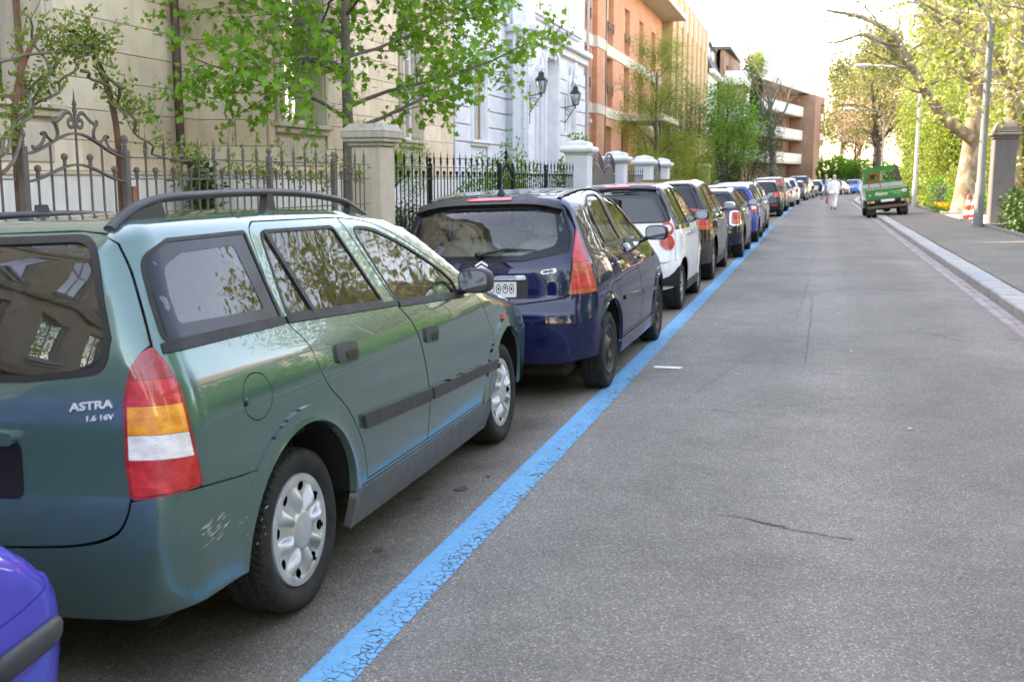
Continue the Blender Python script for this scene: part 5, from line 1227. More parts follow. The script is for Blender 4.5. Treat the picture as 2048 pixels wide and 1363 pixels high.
def leaves(name, pts, size, shape, mat, parent, rng, dirs=None, droop=.3, jitter=.35, stuff=True):
    """one leaf-shaped face per point"""
    pts = np.asarray(pts, float); n = len(pts); k = len(shape); S = np.array([(a, b, 0) for a, b in shape]); S[:, 2] = -.25*np.abs(S[:, 0])-.12*S[:, 1]**2
    a = rng.normal(size=(n, 3)); 
    if dirs is not None: a = a*.6+dirs
    a[:, 2] -= droop; a /= np.linalg.norm(a, axis=1, keepdims=True)
    b = rng.normal(size=(n, 3)); b[:, 2] += .6; b -= (b*a).sum(1, keepdims=True)*a; b /= np.linalg.norm(b, axis=1, keepdims=True); c = np.cross(a, b)
    sc = size*(1+jitter*rng.uniform(-1, 1, (n, 1, 1)))
    V = pts[:, None, :]+sc*(S[None, :, 0:1]*c[:, None, :]+S[None, :, 1:2]*a[:, None, :]+S[None, :, 2:3]*b[:, None, :])
    me = bpy.data.meshes.new(name); me.vertices.add(n*k); me.vertices.foreach_set('co', V.reshape(-1).astype(np.float32)); me.loops.add(n*k); me.loops.foreach_set('vertex_index', np.arange(n*k, dtype=np.int32)); me.polygons.add(n); me.polygons.foreach_set('loop_start', np.arange(0, n*k, k, dtype=np.int32)); me.polygons.foreach_set('loop_total', np.full(n, k, np.int32)); me.update(); me.validate()
    o = link(name, me, mat, parent)
    if stuff: o['kind'] = 'stuff'
    return o
def branch(rng, p, d, L, r0, r1, n, wob=.18, up=0.):
    P = [np.array(p, float)]; d = np.array(d, float); d /= np.linalg.norm(d)
    for i in range(n):
        d = d+rng.normal(size=3)*wob/n**.5+np.array([0, 0, up/n]); d /= np.linalg.norm(d); P.append(P[-1]+d*L/n)
    return P, [r0+(r1-r0)*i/n for i in range(n+1)]
def grow(rng, mb, P, Rd, level, cfg, tips):
    """side branches along a path; collects leafy twig points"""
    c = cfg[level]; n = len(P); L = sum(np.linalg.norm(P[i+1]-P[i]) for i in range(n-1))
    for k in range(c['n']):
        t = c['from']+(1-c['from'])*(k+rng.uniform(0, .9))/c['n']; i = min(n-2, int(t*(n-1))); f = t*(n-1)-i; p = P[i]+(P[i+1]-P[i])*f
        ax = P[i+1]-P[i]; ax /= np.linalg.norm(ax); a = k*2.4+rng.uniform(-.5, .5); u = np.cross(ax, [0, 0, 1.] if abs(ax[2]) < .9 else [1., 0, 0]); u /= np.linalg.norm(u); w = np.cross(ax, u)
        ang = R(c['ang']+rng.uniform(-12, 12)); side = math.cos(a)*u+math.sin(a)*w
        if c.get('flat'): side[2] *= c['flat']; side /= np.linalg.norm(side)
        d = math.cos(ang)*ax+math.sin(ang)*side; l = c['len'](t)*rng.uniform(.75, 1.2); r = max(Rd[i]*c['r'], .004)
        Q, S = branch(rng, p, d, l, r, max(r*.25, .0025), c.get('seg', 6), c.get('wob', .3), c.get('up', 0.)); mb.tube(Q, S, c.get('sides', 6), caps=False)
        if level+1 < len(cfg): grow(rng, mb, Q, S, level+1, cfg, tips)
        else:
            for q in Q[c.get('leaf_from', 1):]: tips.append(q)
def cluster(rng, tips, per, spread, flat=1.):
    t = np.repeat(np.array(tips), per, 0); o = rng.normal(size=t.shape)*spread; o[:, 2] *= flat; return t+o
def make_tree(name, label, base, h, r, cfg, per, spread, leaf, shape, lmat, bmat, seed, cat='tree', lean=(0, 0), trunk_wob=.1, group=None, flat=1., root_flare=1.35, droop=.3, cut=None, seg=10):
    rng = np.random.default_rng(seed); t = empty(name, base, 0, label, cat, group); mb = MB()
    P, Rd = branch(rng, (0, 0, -.1), (lean[0], lean[1], 1), h, r, r*.25, seg, trunk_wob); Rd[0] *= root_flare; mb.tube(P, Rd, 12, caps=False); tips = []; grow(rng, mb, P, Rd, 0, cfg, tips)
    mb.build('trunk', bmat, t); tips = np.array(tips)
    if cut is not None: tips = tips[cut(tips)]
    if per: leaves('crown', cluster(rng, tips, per, spread, flat), leaf, shape, lmat, t, rng, droop=droop)
    return t
def bush(name, label, base, size, n, leaf, shape, lmat, seed, cat='shrub', group=None, stems=7, bmat=None, lumps=9, shell=.55, droop=.1):
    """shrub: stems and leaves gathered in uneven lumps inside the crown's volume"""
    rng = np.random.default_rng(seed); t = empty(name, base, 0, label, cat, group); sx, sy, sz = size; mb = MB()
    C = rng.uniform(-1, 1, (lumps, 3))*np.array([.62, .62, .34])+np.array([0, 0, .56]); rad = rng.uniform(.30, .50, lumps)
    for k in range(stems):
        c = C[k % lumps]; mb.tube([(rng.uniform(-.12, .12)*sx, rng.uniform(-.12, .12)*sy, -.05), (c[0]*sx*.4, c[1]*sy*.4, c[2]*sz*.5), (c[0]*sx, c[1]*sy, c[2]*sz)], [.02+.008*sz, .014+.004*sz, .005], 6)
    mb.build('stems', bmat or MATS['bark_brown'], t)
    i = rng.integers(0, lumps, n); d = rng.normal(size=(n, 3)); d /= np.linalg.norm(d, axis=1, keepdims=True); q = rng.uniform(shell**3, 1.15, (n, 1))**(1/3.)
    p = C[i]+d*q*rad[i][:, None]; p[:, 2] = np.abs(p[:, 2]); p *= np.array([sx, sy, sz]); leaves('foliage', p, leaf, shape, lmat, t, rng, dirs=d*.8, droop=droop); return t
def veg_mats():
    leaf_mat('leaf_maple', (.085, .25, .02), (.20, .40, .05), .4); leaf_mat('leaf_lime', (.14, .23, .045), (.25, .32, .09), .35); leaf_mat('leaf_yellow', (.14, .21, .05), (.29, .33, .11), .35); leaf_mat('leaf_feather', (.13, .22, .02), (.25, .32, .04), .35)
    leaf_mat('leaf_mid', (.07, .20, .025), (.15, .33, .05), .4); leaf_mat('leaf_dark', (.012, .035, .010), (.03, .07, .018), .15); leaf_mat('leaf_hedge', (.02, .06, .015), (.06, .12, .03), .2); leaf_mat('leaf_pink', (.50, .30, .28), (.66, .48, .42), .3); leaf_mat('leaf_olive', (.11, .13, .05), (.20, .20, .09), .35); leaf_mat('leaf_rose', (.09, .19, .03), (.24, .30, .06), .3); leaf_mat('leaf_ivy', (.02, .07, .02), (.06, .13, .03), .2); leaf_mat('petal_orange', (.75, .22, .02), (.85, .5, .03), .2); leaf_mat('leaf_blue', (.06, .12, .07), (.12, .2, .1), .25)
    bark('bark_grey', (.09, .075, .06), (.17, .15, .125)); bark('bark_brown', (.05, .038, .028), (.11, .085, .06)); bark('bark_plane', (.30, .25, .17), (.42, .37, .27), 5., (.20, .16, .11)); bark('bark_dark', (.035, .028, .022), (.07, .06, .045)); bark('stem_rose', (.13, .12, .08), (.22, .19, .14), 12)
veg_mats()
def build_left_green():
    # the young maple in front of the sandstone house
    rng_cfg = [dict(n=25, **{'from': .27}, ang=80, len=lambda t: 3.3*(1-.75*(t-.27)/.73), r=.42, seg=9, wob=.22, up=-.05, sides=7), dict(n=11, **{'from': .18}, ang=52, len=lambda t: 1.15*(1.1-.5*t), r=.45, seg=5, wob=.35, flat=.45, sides=5), dict(n=4, **{'from': .2}, ang=45, len=lambda t: .38, r=.5, seg=3, wob=.4, sides=4, leaf_from=1)]
    make_tree('maple_tree', 'young maple with fresh green lobed leaves in front of the sandstone house', (-6.75, 14.6, 0), 8.2, .10, rng_cfg, 4, .075, .100, STAR, MATS['leaf_maple'], MATS['bark_grey'], 11, droop=.75, trunk_wob=.05)
    # feathery tree and shrubs by the orange building
    cf = [dict(n=11, **{'from': .25}, ang=48, len=lambda t: 2.6*(1.1-.6*t), r=.5, seg=7, wob=.3, up=.3), dict(n=9, **{'from': .2}, ang=50, len=lambda t: 1.1, r=.45, seg=5, wob=.3), dict(n=4, **{'from': .2}, ang=40, len=lambda t: .5, r=.5, seg=3, sides=4)]
    make_tree('feathery_tree', 'slender tree with fine feathery yellow-green foliage before the orange building', (-7.2, 47.5, 0), 6.3, .13, cf, 26, .16, .10, NEED, MATS['leaf_feather'], MATS['bark_brown'], 5, lean=(.05, .05))
    for i, (x, y, sx, sz, lb) in enumerate(((-6.9, 50.5, 1.9, 3.6, 'tall feathery yellow-green shrub right of the slender tree'), (-6.7, 55, 1.8, 3.9, 'feathery yellow-green shrub beside the weathered pillar'), (-7.0, 44.5, 1.3, 2.6, 'low feathery shrub just behind the last pale pillar'))):
        bush('feathery_shrub', lb, (x, y, 0), (sx, sx*1.15, sz*.85), 10000, .13, NEED, MATS['leaf_feather'], 40+i, group='feathery shrubs', lumps=14, shell=.1)
    bush('ivy_shrub', 'green leafy shrub between the large pale pillar and the boarded gate', (-6.1, 26.3, 0), (.55, .8, 2.3), 2600, .10, OVAL, MATS['leaf_mid'], 51)
    # garden behind the black fence
    t = bush('cloud_pine', 'small clipped pine with flat needle clouds behind the black fence', (-7.6, 17.9, 1.12), (.75, .95, 1.15), 9000, .07, NEED, MATS['leaf_mid'], 52, cat='tree', lumps=5, shell=.2)
    mb = MB(); mb.tube([(0, 0, -1.2), (.05, .02, -.6), (-.04, .05, 0), (.02, 0, .5)], [.05, .045, .04, .03], 7); mb.build('trunk', MATS['bark_grey'], t)
    for i, (x, y, s, z, lb) in enumerate(((-6.7, 20.9, .8, 1.9, 'leafy green shrub behind the black fence near the wooden window'), (-6.8, 23.2, .8, 1.8, 'leafy green shrub behind the far end of the black fence'), (-6.3, 15.4, .5, .95, 'low clipped box shrub just behind the black fence'), (-6.4, 16.9, .6, 1.0, 'dark low box shrub beside the black gate'))):
        bush('garden_shrub', lb, (x, y, 0), (s, s*1.2, z), 2600 if z > 1.2 else 3500, .075 if z > 1.2 else .045, OVAL, MATS['leaf_mid' if z > 1.2 else 'leaf_hedge'], 60+i, group='shrubs in the left front garden')
    # climbing roses on arch and fence
    rng = np.random.default_rng(3); r = empty('climbing_rose', (0, 0, 0), 0, 'climbing rose with woody stems over the iron arch and along the grey fence', 'rose'); mb = MB(); tw = []
    FXr = FX-.02
    stems = [[(5.6, 1.35), (6.3, 1.75), (6.62, 2.15), (7.0, 2.5), (7.3, 2.62), (7.55, 2.45)], [(6.2, 1.7), (6.55, 2.0), (6.95, 2.25), (7.2, 2.48), (7.42, 2.58)], [(5.9, 2.2), (6.4, 2.4), (7.0, 2.52), (7.35, 2.55)], [(7.3, 2.62), (7.62, 2.30), (7.86, 2.0), (8.15, 1.78), (8.5, 1.72), (8.8, 1.8)], [(6.3, 1.6), (6.8, 2.35), (6.6, 2.75)], [(7.2, 2.4), (7.5, 2.3), (7.7, 2.05)]]
    for s_ in stems:
        P = [(FXr+.05*math.sin(i*1.3)+.03, y, z) for i, (y, z) in enumerate(curve(s_, 6))]; mb.tube(P, [.015-.008*i/len(P) for i in range(len(P))], 7)
        for p in P[6::1]:
            if rng.random() < .75 and p[2] > 1.9 or rng.random() < .35:
                d = rng.normal(size=3)*.5+np.array([.15, 0, .9]); Q, S = branch(rng, p, d, rng.uniform(.12, .36), .005, .002, 4, .4); mb.tube(Q, S, 4, caps=False); tw += Q[1:]
    for y in np.arange(8.2, 12.6, .16):
        if rng.random() < .72: Q, S = branch(rng, (FXr, y, 1.6+rng.uniform(-.1, .1)), rng.normal(size=3)*.7+np.array([.1, 0, .7]), rng.uniform(.15, .35), .004, .002, 4, .5); mb.tube(Q, S, 4, caps=False); tw += Q
    tag(mb.build('stems', MATS['stem_rose'], r), kind='stuff'); leaves('foliage', cluster(rng, tw, 6, .034), .044, OVAL, MATS['leaf_rose'], r, rng, droop=.1)
    iv = bush('ivy', 'dark ivy clump at the foot of the brown downpipe', (-8.5, 13.55, .9), (.28, .45, .75), 700, .09, OVAL, MATS['leaf_ivy'], 71, cat='ivy')
    # hedge and trees further up the left side
    bush('clipped_hedge', 'dark clipped hedge beyond the weathered pillar', (-6.3, 62.5, 0), (1.0, 4.0, 2.5), 26000, .09, OVAL, MATS['leaf_dark'], 72, cat='hedge', lumps=40, shell=.3)
    bush('round_shrub', 'green shrub at the far end of the dark hedge', (-5.6, 69, 0), (1.0, 1.4, 2.2), 6000, .1, OVAL, MATS['leaf_hedge'], 73)
    bush('dark_yew', 'dark upright yew behind the hedge', (-8.0, 64, 0), (1.5, 1.8, 6.0), 16000, .15, NEED, MATS['leaf_dark'], 74, cat='tree', lumps=16, shell=.2)
    bush('spreading_yew', 'broad dark yew before the white balconies', (-5.2, 79, 0), (2.6, 3.2, 6.0), 26000, .17, NEED, MATS['leaf_dark'], 75, cat='tree', lumps=18, shell=.2)
    cf = [dict(n=12, **{'from': .18}, ang=50, len=lambda t: 2.3*(1.1-.5*t), r=.5, seg=6, wob=.3, up=.3), dict(n=8, **{'from': .2}, ang=50, len=lambda t: 1.1, r=.45, seg=5), dict(n=3, **{'from': .2}, ang=45, len=lambda t: .5, r=.5, seg=3, sides=4)]
    make_tree('bright_green_tree', 'bright green leafy tree over the hedge on the left', (-5.6, 68, 0), 6.2, .14, cf, 9, .22, .15, OVAL, MATS['leaf_mid'], MATS['bark_brown'], 9)
    bush('roof_plants', 'bright green plants spilling from the high brick balcony', (-6.8, 109, 11.4), (1.3, 2.2, 2.6), 4000, .16, OVAL, MATS['leaf_lime'], 77, cat='plants'); bush('hanging_ivy', 'dark green growth hanging from the balcony corner', (-6.6, 112, 7.4), (.9, 1.6, 3.6), 4000, .16, OVAL, MATS['leaf_dark'], 78, cat='plants')
    cb = [dict(n=9, **{'from': .42}, ang=32, len=lambda t: 5.6*(1.2-.6*t), r=.55, seg=8, wob=.2, up=.35), dict(n=6, **{'from': .3}, ang=35, len=lambda t: 2.2, r=.45, seg=6, wob=.3, up=.3), dict(n=3, **{'from': .3}, ang=35, len=lambda t: 1.0, r=.45, seg=4, sides=4)]
    make_tree('bare_tree', 'tall almost bare tree rising before the white balconies', (-3.7, 92, 0), 9.5, .36, cb, 1, .2, .09, OVAL, MATS['leaf_yellow'], MATS['bark_grey'], 14, cut=lambda t: np.random.default_rng(1).random(len(t)) < .25)
build_left_green()
def build_right_green():
    # two old plane trees
    cp = [dict(n=11, **{'from': .26}, ang=52, len=lambda t: 6.2*(1.15-.55*t), r=.55, seg=9, wob=.38, up=.28, sides=9), dict(n=8, **{'from': .25}, ang=46, len=lambda t: 2.6, r=.42, seg=7, wob=.45, up=.12), dict(n=6, **{'from': .2}, ang=45, len=lambda t: 1.0, r=.45, seg=5, wob=.4, sides=4), ]
    make_tree('plane_tree', 'sunlit plane tree with mottled trunk and low leaning limb over the pavement', (5.55, 45.0, 0), 12.5, .50, cp, 2, .20, .095, STAR, MATS['leaf_yellow'], MATS['bark_plane'], 21, trunk_wob=.12, group='plane trees on the right', root_flare=1.25)
    make_tree('plane_tree', 'second plane trunk just behind the grey gate pillar', (6.2, 39.2, 0), 13, .36, cp, 2, .20, .095, STAR, MATS['leaf_yellow'], MATS['bark_plane'], 23, trunk_wob=.1, group='plane trees on the right')
    t = bpy.data.objects['plane_tree']; rng = np.random.default_rng(4); mb = MB(); tips = []
    # the big low limb reaching left over the street
    P = [np.array(p, float) for p in curve3([(0, -.1, 3.1), (-.9, -.6, 3.75), (-1.6, -1.0, 4.5), (-2.1, -1.5, 5.2), (-2.7, -1.8, 6.2), (-3.2, -2.0, 6.9), (-4.3, -2.1, 7.5), (-5.6, -2.2, 7.8)], 4)]; Rd = [.24-.19*i/(len(P)-1) for i in range(len(P))]; mb.tube(P, Rd, 10)
    grow(rng, mb, P, Rd, 1, [None, dict(n=14, **{'from': .3}, ang=50, len=lambda t: 2.2, r=.42, seg=7, wob=.45, up=.15), dict(n=5, **{'from': .2}, ang=45, len=lambda t: .9, r=.45, seg=5, wob=.4, sides=4)], tips)
    P2 = [np.array(p, float) for p in curve3([(-2.1, -1.5, 5.2), (-3.0, -2.0, 6.2), (-4.1, -2.3, 6.85), (-5.1, -2.5, 6.6), (-5.8, -2.6, 6.6)], 4)]; R2 = [.11-.085*i/(len(P2)-1) for i in range(len(P2))]; mb.tube(P2, R2, 8)
    grow(rng, mb, P2, R2, 1, [None, dict(n=9, **{'from': .25}, ang=50, len=lambda t: 1.8, r=.42, seg=6, wob=.45, up=.15), dict(n=4, **{'from': .2}, ang=45, len=lambda t: .8, r=.45, seg=4, wob=.4, sides=4)], tips)
    mb.build('low_limb', MATS['bark_plane'], t); leaves('limb_foliage', cluster(rng, tips, 2, .2), .095, STAR, MATS['leaf_yellow'], t, rng)
    # bright shrub masses behind the flower bed
    for i, (x, y, sx, sy, sz, n, lb) in enumerate(((6.6, 60, 2.2, 3.2, 6.4, 26000, 'big bright yellow-green shrub behind the flower bed'), (8.9, 55, 2.4, 3.0, 5.2, 22000, 'yellow-green shrub between the truck and the plane trunk'), (6.6, 70, 2.6, 4, 7.4, 20000, 'tall yellow-green shrub behind the second lamp post'), (10.5, 64, 3, 4, 7.6, 20000, 'lime green tree mass behind the plane trees'))):
        bush('lime_shrub', lb, (x, y, 0), (sx, sy, sz), n, .14, OVAL, MATS['leaf_lime'], 80+i, group='yellow-green shrubs on the right', lumps=22, shell=.25)
    for i, (x, y, s, z, mt, lb) in enumerate(((5.4, 50.5, .7, 1.0, 'leaf_blue', 'low bluish plant in the flower bed by the small sign'), (5.6, 47.0, .8, .9, 'leaf_mid', 'low green plant at the front of the flower bed'), (5.5, 53.5, .7, 1.3, 'leaf_mid', 'green plant beside the second lamp post'), (6.6, 48.6, .9, 1.5, 'leaf_lime', 'bright green plant near the plane trunk'), (7.0, 46.2, .8, 1.0, 'leaf_mid', 'dark green leafy clump by the plane trunk'), (6.2, 52, .8, 1.7, 'leaf_lime', 'bushy yellow-green plant in the middle of the flower bed'))):
        bush('bed_plant', lb, (x, y, .1), (s, s*1.3, z), 1800, .10, OVAL, MATS[mt], 90+i, cat='plant', group='plants in the flower bed')
    rng = np.random.default_rng(8); fl = empty('orange_flowers', (5.0, 47.2, .15), 0, 'patch of orange and yellow flowers at the flower bed edge', 'flowers'); p = rng.uniform(-1, 1, (260, 3))*np.array([.35, 1.1, .12])+np.array([0, 0, .3]); leaves('petals', p, .09, OVAL, MATS['petal_orange'], fl, rng, droop=-.5); leaves('foliage', rng.uniform(-1, 1, (700, 3))*np.array([.45, 1.3, .13])+np.array([0, 0, .14]), .10, OVAL, MATS['leaf_mid'], fl, rng, droop=-.3)
    # low ivy hedge at the right edge
    bush('ivy_hedge', 'low dark leafy hedge at the right edge beside the pavement', (5.55, 30.2, .1), (.85, 3.4, .98), 9000, .10, OVAL, MATS['leaf_ivy'], 101, cat='hedge', lumps=46, shell=.35)
    for i, (y, x) in enumerate(((22., 5.9), (14.5, 6.0), (7., 6.0))):
        bush('garden_hedge', ('hedge on the right seen only in the car paint, farthest', 'hedge on the right seen only in the car paint, middle', 'hedge on the right seen only in the car paint, nearest')[i], (x, y, .1), (1.1, 4.6, 2.0), 9000, .13, OVAL, MATS['leaf_mid'], 110+i, cat='hedge', lumps=30, shell=.35)
    # trees of the park beyond the bend
    cd = [dict(n=10, **{'from': .3}, ang=48, len=lambda t: 5*(1.1-.5*t), r=.5, seg=7, wob=.4, up=.3), dict(n=6, **{'from': .25}, ang=45, len=lambda t: 2.4, r=.45, seg=6, wob=.4), dict(n=3, **{'from': .2}, ang=45, len=lambda t: 1.0, r=.5, seg=4, sides=4)]
    make_tree('dark_trunk_tree', 'dark trunked tree beyond the bend with sparse young leaves', (6.2, 128, 0), 12, .55, cd, 5, .5, .3, OVAL, MATS['leaf_olive'], MATS['bark_dark'], 31)
    make_tree('blossom_tree', 'pink blossoming tree behind the far lamp posts', (10.5, 140, 0), 10, .3, cd, 4, .4, .28, OVAL, MATS['leaf_pink'], MATS['bark_brown'], 33); make_tree('blossom_tree', 'smaller pink blossoming tree by the brick tower', (4.5, 150, 0), 9, .25, cd, 4, .4, .28, OVAL, MATS['leaf_pink'], MATS['bark_brown'], 35)
    for i, (x, y, h, mt, sd, lb) in enumerate(((8.5, 165, 20, 'leaf_olive', 41, 'tall olive-green tree closing the end of the street'), (16, 150, 21, 'leaf_olive', 42, 'tall tree with brownish young leaves behind the pink blossom'), (14, 118, 19, 'leaf_yellow', 43, 'tall pale yellow-green tree right of the street end'), (3, 190, 19, 'leaf_olive', 44, 'hazy tree farthest down the street'), (20, 130, 20, 'leaf_yellow', 46, 'tall pale tree behind the yellow-green shrubs'), (12, 92, 15, 'leaf_yellow', 47, 'pale leafed tree behind the second lamp post'), (5.5, 175, 17, 'leaf_olive', 48, 'olive tree filling the gap right of the brick tower'), (12.5, 172, 18, 'leaf_yellow', 49, 'pale green tree between the dark trunk and the lamp posts'))):
        make_tree('park_tree', lb, (x, y, 0), h, .5, cd, 14, .8, .42, OVAL, MATS[mt], MATS['bark_dark'], sd, group='trees of the park at the street end')
    bush('conifer', 'dark conifer rising behind the second lamp post', (9.4, 100, 0), (2.2, 2.2, 12), 14000, .3, NEED, MATS['leaf_dark'], 121, cat='tree', lumps=20, shell=.2)
    for i, (x, y, s, z) in enumerate(((5.5, 138, 3, 3.2), (9, 132, 3, 2.6), (2, 142, 3, 3.6))): bush('park_shrub', ('green shrub mass under the dark trunked tree', 'low green shrubs at the street end right of the dark trunk', 'green shrub at the foot of the brick tower')[i], (x, y, 0), (s, s, z), 7000, .25, OVAL, MATS['leaf_mid'], 130+i)
    # trees in the gardens on the right, outside the picture but seen in paint and glass
    for i, (x, y, h, mt) in enumerate(((9.6, 28.5, 9, 'leaf_yellow'), (8.6, 34, 7, 'leaf_yellow'))):
        make_tree('garden_tree', ('garden tree on the right, mirrored in the estate car door glass', 'young garden tree on the right, mirrored in the dark blue hatchback')[i], (x, y, 0), h, .22, cp, 2, .22, .13, STAR, MATS[mt], MATS['bark_plane'], 140+i, group='garden trees on the right')
    # more of the same gardens and street beyond the picture's edge, mirrored in paint and glass
    for i, (x, y, sx, sz, mt) in enumerate(((13.5, 23, 2.6, 5.0, 'leaf_mid'), (11.5, 12.5, 3.0, 6.5, 'leaf_olive'), (10, 3, 3.4, 9, 'leaf_mid'), (10.5, -7, 3.4, 10, 'leaf_olive'), (9.5, -18, 3.6, 9, 'leaf_mid'), (6, -44, 5, 13, 'leaf_olive'), (-4, -48, 5, 12, 'leaf_mid'), (14, -36, 5, 12, 'leaf_mid'), (13.5, 38, 3.0, 9, 'leaf_olive'))):
        bush('street_tree', ('full green garden tree mirrored in the estate car, farthest up the street', 'olive garden tree mirrored in the estate car flank', 'full green garden tree straight across from the camera', 'olive garden tree just behind the camera on the right', 'full green garden tree well behind the camera', 'tall olive tree closing the street behind the camera', 'green tree closing the street behind the camera on the left', 'green tree behind the camera at the right corner', 'olive tree behind the cream gabled house end')[i], (x, y, 0), (sx, sx*1.3, sz), 9000, .32, OVAL, MATS[mt], 150+i, cat='tree', group='garden and street trees beyond the picture edge', lumps=22, shell=.25, stems=5)
build_right_green()
# ---------------------------------------------------------------- the green estate car in front
def build_estate():
    paint('paint_green', (.068, .150, .138), .40, .20, .45)
    S = astra_shape()
    c = dict(S=S, X=-2.585, Y=3.36, paint='paint_green', fine=True, sp=.045, wb=2.611, wr=.305, ww=.195, rr=.205, hub='cap8', hubk=.99, hubout=.004, wheel_in=.036, roll=2.7, pivot=(.85, .75),
             label='metallic green estate car with grey roof rails, nearest whole car', group='cars parked along the left kerb',
             ar=.40, acz=.30, flare=.062, sill=.33, sill_bot=.175, sill_off=.012, sill_mat='trim_mid', belt=1.04, seat_y=1.15, rear_seat_y=.25, header_y=1.38, base_y=2.32, ylen=(-.74, 3.4),
             gut=[(.535, -.605), (.547, -.5), (.557, -.2), (.562, .3), (.562, .8), (.557, 1.3), (.578, 1.6), (.64, 1.95), (.71, 2.35), (.715, 2.6), (.69, 2.95), (.62, 3.18)],
             bump_top=[(-.25, .612), (-.45, .628), (-.635, .647)], fbump_top=[(3.31, .64), (3.1, .62), (2.864, .61)],
             tail_side=curve([(-.637, .66), (-.654, .78), (-.659, .886), (-.659, .964), (-.667, 1.03), (-.677, 1.071), (-.659, 1.175), (-.636, 1.291), (-.618, 1.37)], 3),
             gate_top=[(x, 1.430-.012*max(0, abs(x)-.43)/.1) for x in np.linspace(.535, -.535, 11)],
             gate=[(0, 1.433), (.45, 1.429), (.533, 1.417)]+curve([(.582, 1.388), (.627, 1.303), (.673, 1.184), (.706, 1.086)], 4)+curve([(.688, 1.068), (.664, 1.024), (.642, .929), (.633, .76), (.643, .632)], 4)+curve([(.632, .59), (.602, .538), (.535, .506), (.42, .487), (.2, .478), (0, .475)], 3),
             rear_glass=[(.508, 1.405, .09), (.584, 1.115, .0), (.569, 1.02, .09), (.31, .998, .0)],
             xs=.765, xsf=.60, rb_top=.64, rb_bot=.25, rb_edge=[(.765, .643), (.650, .625)]+curve([(.637, .58), (.606, .531), (.538, .500), (.42, .481), (.2, .472), (0, .469)], 3), bump_off=.007,
             rear_glass_mat='glass_tint', rseal=.014, seal=.006)
    L = [(.695, -.676, 1.071), (.726, -.665, 1.03), (.765, -.657, .964), (.788, -.658, .886), (.804, -.648, .76), (.816, -.635, .655), (.735, -.70, .638), (.654, -.75, .625), (.641, -.745, .72), (.634, -.735, .83), (.635, -.732, .919), (.652, -.717, 1.014), (.673, -.698, 1.055)]
    c['lamps'] = [dict(poly=rp([((x+(z-.75)*.047+y)*SQ, z+(.82-x)*.047, .012) for x, y, z in L], 3), frame='lens_deep', bands=[(.5, .747, 'lens_red'), (.750, .823, 'lens_white'), (.825, .910, 'lens_amber'), (.912, .985, 'lens_red'), (.986, 1.1, 'lens_deep')], ins=.011)]
    rdoor = rp([(.03, 1.40, .05), (.085, 1.425, .05), (.772, 1.416)]+[(y, z) for y, z in curve([(.99, 1.032), (1.005, .998), (1.09, .915), (1.167, .777), (1.23, .6), (1.245, .48), (1.232, .345)], 3)]+[(.535, .345)]+curve([(.52, .40), (.469, .522), (.348, .676), (.199, .794), (.139, .882), (.105, .975), (.03, 1.061), (.008, 1.20)], 3))
    fdoor = rp([(.785, 1.414)]+curve([(.95, 1.402), (1.1, 1.378), (1.31, 1.312), (1.55, 1.212), (1.8, 1.10), (1.98, 1.0)], 3)+curve([(2.05, .96), (2.12, .90), (2.185, .824), (2.341, .655), (2.40, .478), (2.36, .345)], 3)+[(1.238, .345)]+curve([(1.251, .48), (1.236, .6), (1.173, .777), (1.096, .915), (1.011, .998), (.996, 1.032)], 3))
    def handle(y0, z0, y1, z1): return rp([(y0, z0, .03), (y0+.01, z1, .03), (y1, z1-.012, .03), (y1-.012, z0-.012, .03)])
    def mould(y0, y1, za, zb_, zc, zd): return rp([(y0, za, .012), (y1, zc, .006), (y1, zd, .006), (y0+.02, zb_, .012)])
    c['doors'] = [
        dict(poly=rdoor, mat='glass_mid', glass=rp([(.048, 1.085, .02), (.10, 1.388, .05), (.690, 1.38, .05), (.868, 1.045, .01)]),
             extra=[('belt_strip', [(.03, 1.058), (.99, 1.010), (.995, 1.032), (.03, 1.083)], 'rubber_seal', .008, .012),
                    ('window_divider', [(.122, 1.388), (.148, 1.388), (.262, 1.07), (.236, 1.07)], 'rubber_seal', .004, .008),
                    ('side_moulding', mould(.462, 1.243, .632, .568, .592, .532), 'trim_grey', .017, .022),
                    ('door_handle', handle(.272, .868, .470, .942), 'trim_grey', .010, .014), ('handle_recess', rp([(.355, .872, .01), (.352, .905, .01), (.447, .900, .01), (.442, .868, .01)]), 'trim_black', .0125, .004)]),
        dict(poly=fdoor, mat='glass_mid', glass=rp([(1.02, 1.028, .01)]+[(.858, 1.37, .05)]+[(1.0, 1.362)]+curve([(1.087, 1.348), (1.307, 1.28), (1.529, 1.19), (1.70, 1.112)], 3)+[(1.79, 1.05, .03), (1.80, .985, .02)]),
             extra=[('belt_strip', [(1.012, 1.003), (1.86, .953), (1.86, .975), (1.012, 1.026)], 'rubber_seal', .008, .012),
                    ('side_moulding', mould(1.256, 2.312, .591, .531, .549, .498), 'trim_grey', .017, .022),
                    ('door_handle', handle(1.195, .812, 1.375, .884), 'trim_grey', .010, .014), ('handle_recess', rp([(1.272, .815, .01), (1.27, .846, .01), (1.357, .842, .01), (1.352, .811, .01)]), 'trim_black', .0125, .004)])]
    c['apertures'] = [dict(glass=rp([(-.64, 1.088, .03), (-.617, 1.22), (-.585, 1.345, .09), (-.45, 1.388, .05), (-.002, 1.392, .01), (.004, 1.082, .01)]), mat='glass_mid',
                           frit=rp([(-.555, 1.135, .02), (-.545, 1.22), (-.515, 1.31, .06), (-.40, 1.345, .04), (-.10, 1.352, .02), (-.075, 1.125, .02)]))]
    c['flap'] = [(-.3+.088*math.cos(a), .858+.078*math.sin(a)) for a in np.linspace(0, 2*math.pi, 28, endpoint=False)]
